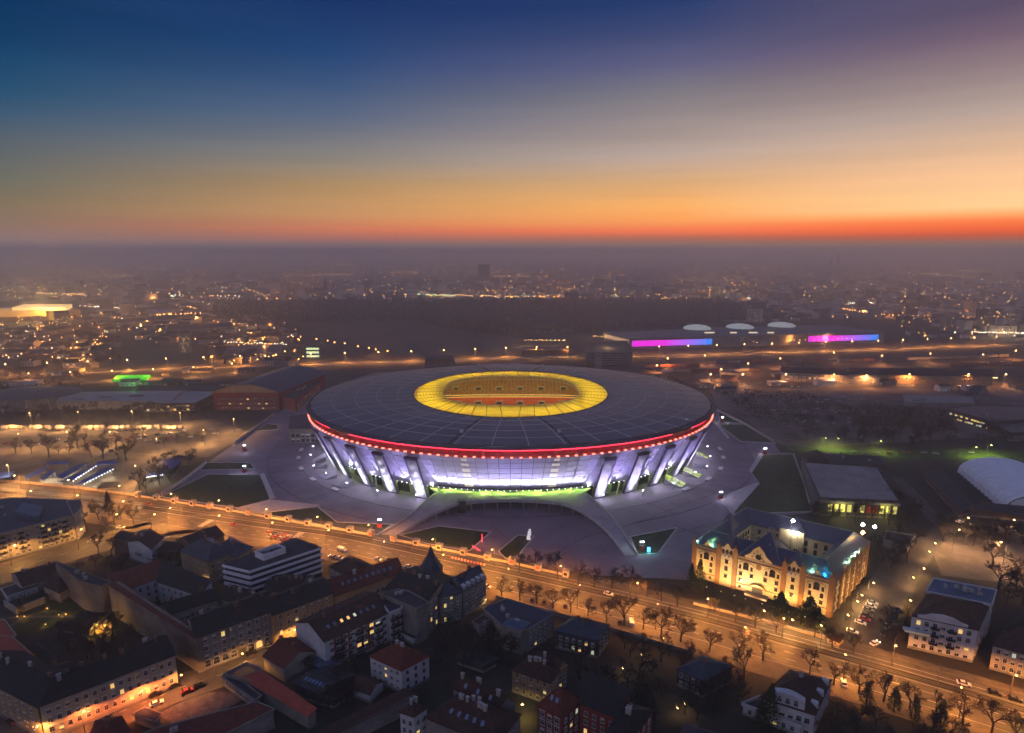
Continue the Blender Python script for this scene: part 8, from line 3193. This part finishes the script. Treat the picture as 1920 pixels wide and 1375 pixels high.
for q, lab, v, s in (((1310, 1108), 'dark tall conifer at the left corner of the palace', 2, 1.0), ((1296, 1100), 'conifer lit yellow left of the palace corner', 0, .9), ((1461, 1160), 'round dark evergreen before the palace front', 3, .95),
                     ((1515, 1176), 'large evergreen before the right end of the palace front', 3, 1.2), ((1532, 1178), 'smaller evergreen right of the large one before the palace', 1, 1.1),
                     ((1624, 1322), 'first dark conifer below the avenue, lower right', 1, 1.0), ((1675, 1335), 'second dark conifer below the avenue, lower right', 1, 1.15), ((1714, 1352), 'third dark conifer below the avenue, lower right', 1, 1.0),
                     ((1762, 1366), 'fourth dark conifer below the avenue, lower right', 1, 1.1), ((1440, 1370), 'dark conifer before the terrace of the lower right villa', 2, 1.0), ((1424, 1372), 'second conifer before the terrace villa', 0, .9),
                     ((90, 1132), 'small dark bush tree at the pale yard wall', 1, .6), ((40, 1150), 'dark bush tree at the left end of the yard wall', 1, .7), ((205, 962), 'dark evergreen beside the pale junction block', 0, 1.0)):
    tree(*q, lab, 'evergreen trees', var=v, sc=s, ever=True)
LOTT = [(30, 850, .8), (92, 858, 1.2), (130, 852, .8), (172, 858, .9), (195, 862, 1.3), (236, 864, 1.35), (222, 862, 1.0), (60, 852, 1.0), (262, 918, 1.1), (300, 910, 1.2), (320, 905, .9), (275, 925, .9), (110, 852, .8)]
for k, (px, py, s) in enumerate(LOTT):
    tree(px, py, 'bare tree on the gravel lots left of the stadium, number %s' % ORD[k], 'bare trees on the gravel lots', sc=s * 1.5)
JT = [(175, 962, 1.0), (205, 970, 1.1), (222, 975, .9), (240, 968, .9), (200, 1000, 1.1), (160, 985, 1.0), (185, 1040, 1.1), (210, 1046, 1.2), (110, 1012, .8), (250, 985, 1.0), (148, 1075, .7), (215, 985, 1.2), (185, 975, 1.0)]
for k, (px, py, s) in enumerate(JT):
    tree(px, py, 'bare tree by the junction street, number %s' % ORD[k], 'bare trees by the junction', sc=s * 1.25)
# masses of bare trees: gardens, park, strips
def scatter(poly, n, label, group, smin, smax, mind=4):
    pts = []
    tries = 0
    xs_, ys_ = [p[0] for p in poly], [p[1] for p in poly]
    while len(pts) < n and tries < 6000:
        tries += 1
        px, py = rt_.uniform(min(xs_), max(xs_)), rt_.uniform(min(ys_), max(ys_))
        if not in_poly(px, py, poly):
            continue
        g = G(px, py)
        if any((g - q).length < mind for q in pts):
            continue
        pts.append(g)
    for k, g in enumerate(sorted(pts, key=lambda g: g.x / max(g.y, 1))):
        tree(0, 0, label + ', %s from the left' % ORD[k], group, sc=rt_.uniform(smin, smax) * 1.15, pos=g)


scatter([(1080, 1205), (1290, 1232), (1400, 1262), (1390, 1360), (1240, 1375), (1070, 1290), (1060, 1255)], 46, 'bare tree in dark gardens right of the brown villa', 'bare trees in the dark gardens', .7, 1.15)
scatter([(1560, 1345), (1680, 1360), (1800, 1390), (1700, 1420), (1540, 1400)], 14, 'bare tree in the dark garden at the lower right', 'bare trees at the lower right', .7, 1.0)
scatter([(840, 1180), (900, 1200), (960, 1190), (960, 1230), (880, 1215), (820, 1260), (810, 1220)], 10, 'bare tree in the dark yards below the mansard house', 'bare trees in the dark yards', .7, 1.0)
scatter([(100, 1190), (200, 1185), (240, 1215), (170, 1240), (110, 1215)], 14, 'pale bare tree in the dark inner garden of the corner tenement', 'bare trees in the inner garden', .8, 1.15, 2.5)
scatter([(1510, 800), (1640, 792), (1800, 812), (1790, 840), (1640, 842), (1500, 832)], 46, 'bare park tree behind the yellow green park lamps', 'bare trees in the park', .9, 1.5)
scatter([(1520, 985), (1600, 992), (1700, 995), (1735, 965), (1700, 950), (1540, 962), (1520, 970)], 16, 'bare tree in front of the sports hall', 'bare trees before the sports hall', 1.0, 1.5)
scatter([(1610, 1020), (1690, 1010), (1720, 1020), (1690, 1080), (1650, 1070)], 14, 'bare tree on the dark lane behind the palace', 'bare trees behind the palace', .8, 1.1)
scatter([(0, 772), (400, 772), (420, 786), (200, 792), (0, 790)], 46, 'bare tree in the strip below the long pale hall', 'bare trees below the long hall', .8, 1.3)
scatter([(1850, 800), (1930, 812), (1930, 840), (1820, 838)], 10, 'bare tree at the right edge near the grey halls', 'bare trees at the right edge', .9, 1.3)
scatter([(1860, 1060), (1930, 1070), (1930, 1150), (1870, 1140)], 9, 'tall bare tree beside the white villa at the right edge', 'bare trees by the white villa', 1.0, 1.6)
scatter([(1660, 1160), (1712, 1150), (1700, 1215), (1660, 1205)], 8, 'bare tree between car park and white villa', 'bare trees by the white villa', .8, 1.1)
scatter([(560, 1250), (690, 1255), (660, 1330), (600, 1340), (640, 1300)], 12, 'bare tree in the lower yard beside the glazed hall', 'bare trees in the lower yard', .7, 1.0, 3)
scatter([(820, 1190), (960, 1200), (1040, 1205), (960, 1240), (860, 1270), (800, 1300)], 22, 'bare tree in the unlit gardens right of the white cubic house', 'bare trees in the unlit gardens', .7, 1.05, 3)
scatter([(215, 1050), (330, 1052), (320, 1062), (230, 1085), (160, 1070)], 12, 'bare tree in the dark lot behind the courtyard block', 'bare trees behind the courtyard block', .7, 1.1, 3)
scatter([(20, 815), (420, 806), (440, 822), (300, 848), (20, 846)], 20, 'bare tree scattered on the gravel lot', 'bare trees scattered on the gravel lot', .8, 1.5, 6)
scatter([(300, 866), (350, 858), (390, 862), (330, 905), (270, 920)], 12, 'bare tree beside the big plaza lawn wall', 'bare trees by the plaza lawn wall', .9, 1.4, 4)
scatter([(1750, 1000), (1930, 1000), (1930, 1035), (1780, 1030)], 14, 'bare tree on the dark rise above the building site', 'bare trees above the building site', .9, 1.4, 4)
# far-off wood, one mass of crowns
b = MB()
for i in range(5200):
    while True:
        px, py = rt_.uniform(380, 1440), rt_.uniform(562, 626)
        if in_poly(px, py, DARKP[0]):
            break
    g = G(px, py)
    r, z = rt_.uniform(3.5, 6.5), rt_.uniform(6, 10)
    b.ball((g.x, g.y, z), r, 0, rt_.uniform(.8, 1.3))
tag(b.build('far_wood', mat('wood_crowns', (.05, .052, .048), .95, noise=.4, scale=.06)), kind='stuff')
b = MB()
for poly, n in (([(1340, 735), (1500, 735), (1560, 760), (1500, 800), (1420, 790)], 700), ([(1560, 760), (1780, 770), (1790, 808), (1600, 800)], 900), ([(0, 700), (180, 700), (90, 730), (0, 732)], 260), ([(1220, 690), (1320, 735), (1290, 738), (1200, 700)], 200)):
    for i in range(n):
        while True:
            px, py = rt_.uniform(min(p[0] for p in poly), max(p[0] for p in poly)), rt_.uniform(min(p[1] for p in poly), max(p[1] for p in poly))
            if in_poly(px, py, poly):
                break
        g = G(px, py)
        for j in range(3):
            s = rt_.uniform(.6, 1.8)
            p = Vector((g.x + rt_.gauss(0, 1.5), g.y + rt_.gauss(0, 1.5), rt_.uniform(.2, 2.6)))
            b.poly([p, p + Vector((rt_.gauss(0, s), rt_.gauss(0, s), rt_.gauss(0, s))), p + Vector((rt_.gauss(0, s), rt_.gauss(0, s), rt_.gauss(0, s)))])
tag(b.build('scrub', m_twig), kind='stuff')
b = MB()
for i in range(60):
    g = G(rt_.uniform(1440, 1620), rt_.choice((742, 752, 772, 790)) + rt_.uniform(-4, 4))
    s = rt_.uniform(.8, 3)
    b.box(g.x, g.y, .5, s * 2, s, 1.0, 0, rt_.uniform(0, 3))
tag(b.build('rubble', mat('rubble_pale', (.34, .32, .33), .9, noise=.2, scale=.5)), kind='stuff')
# ------------------------------------------------------------------ haze
hb = MB()
hb.box(0, 9000, 95, 56000, 36000, 192)
m_haze = bpy.data.materials.new('haze_air')
m_haze.use_nodes = True
t_ = m_haze.node_tree
t_.nodes.clear()
pv = t_.nodes.new('ShaderNodeVolumePrincipled')
pv.inputs['Color'].default_value = (0.93, 0.95, 1.0, 1)
pv.inputs['Density'].default_value = 0.00034
pv.inputs['Anisotropy'].default_value = 0.65
ot = t_.nodes.new('ShaderNodeOutputMaterial')
t_.links.new(pv.outputs[0], ot.inputs['Volume'])
hz = hb.build('haze', m_haze)
hz['kind'] = 'stuff'
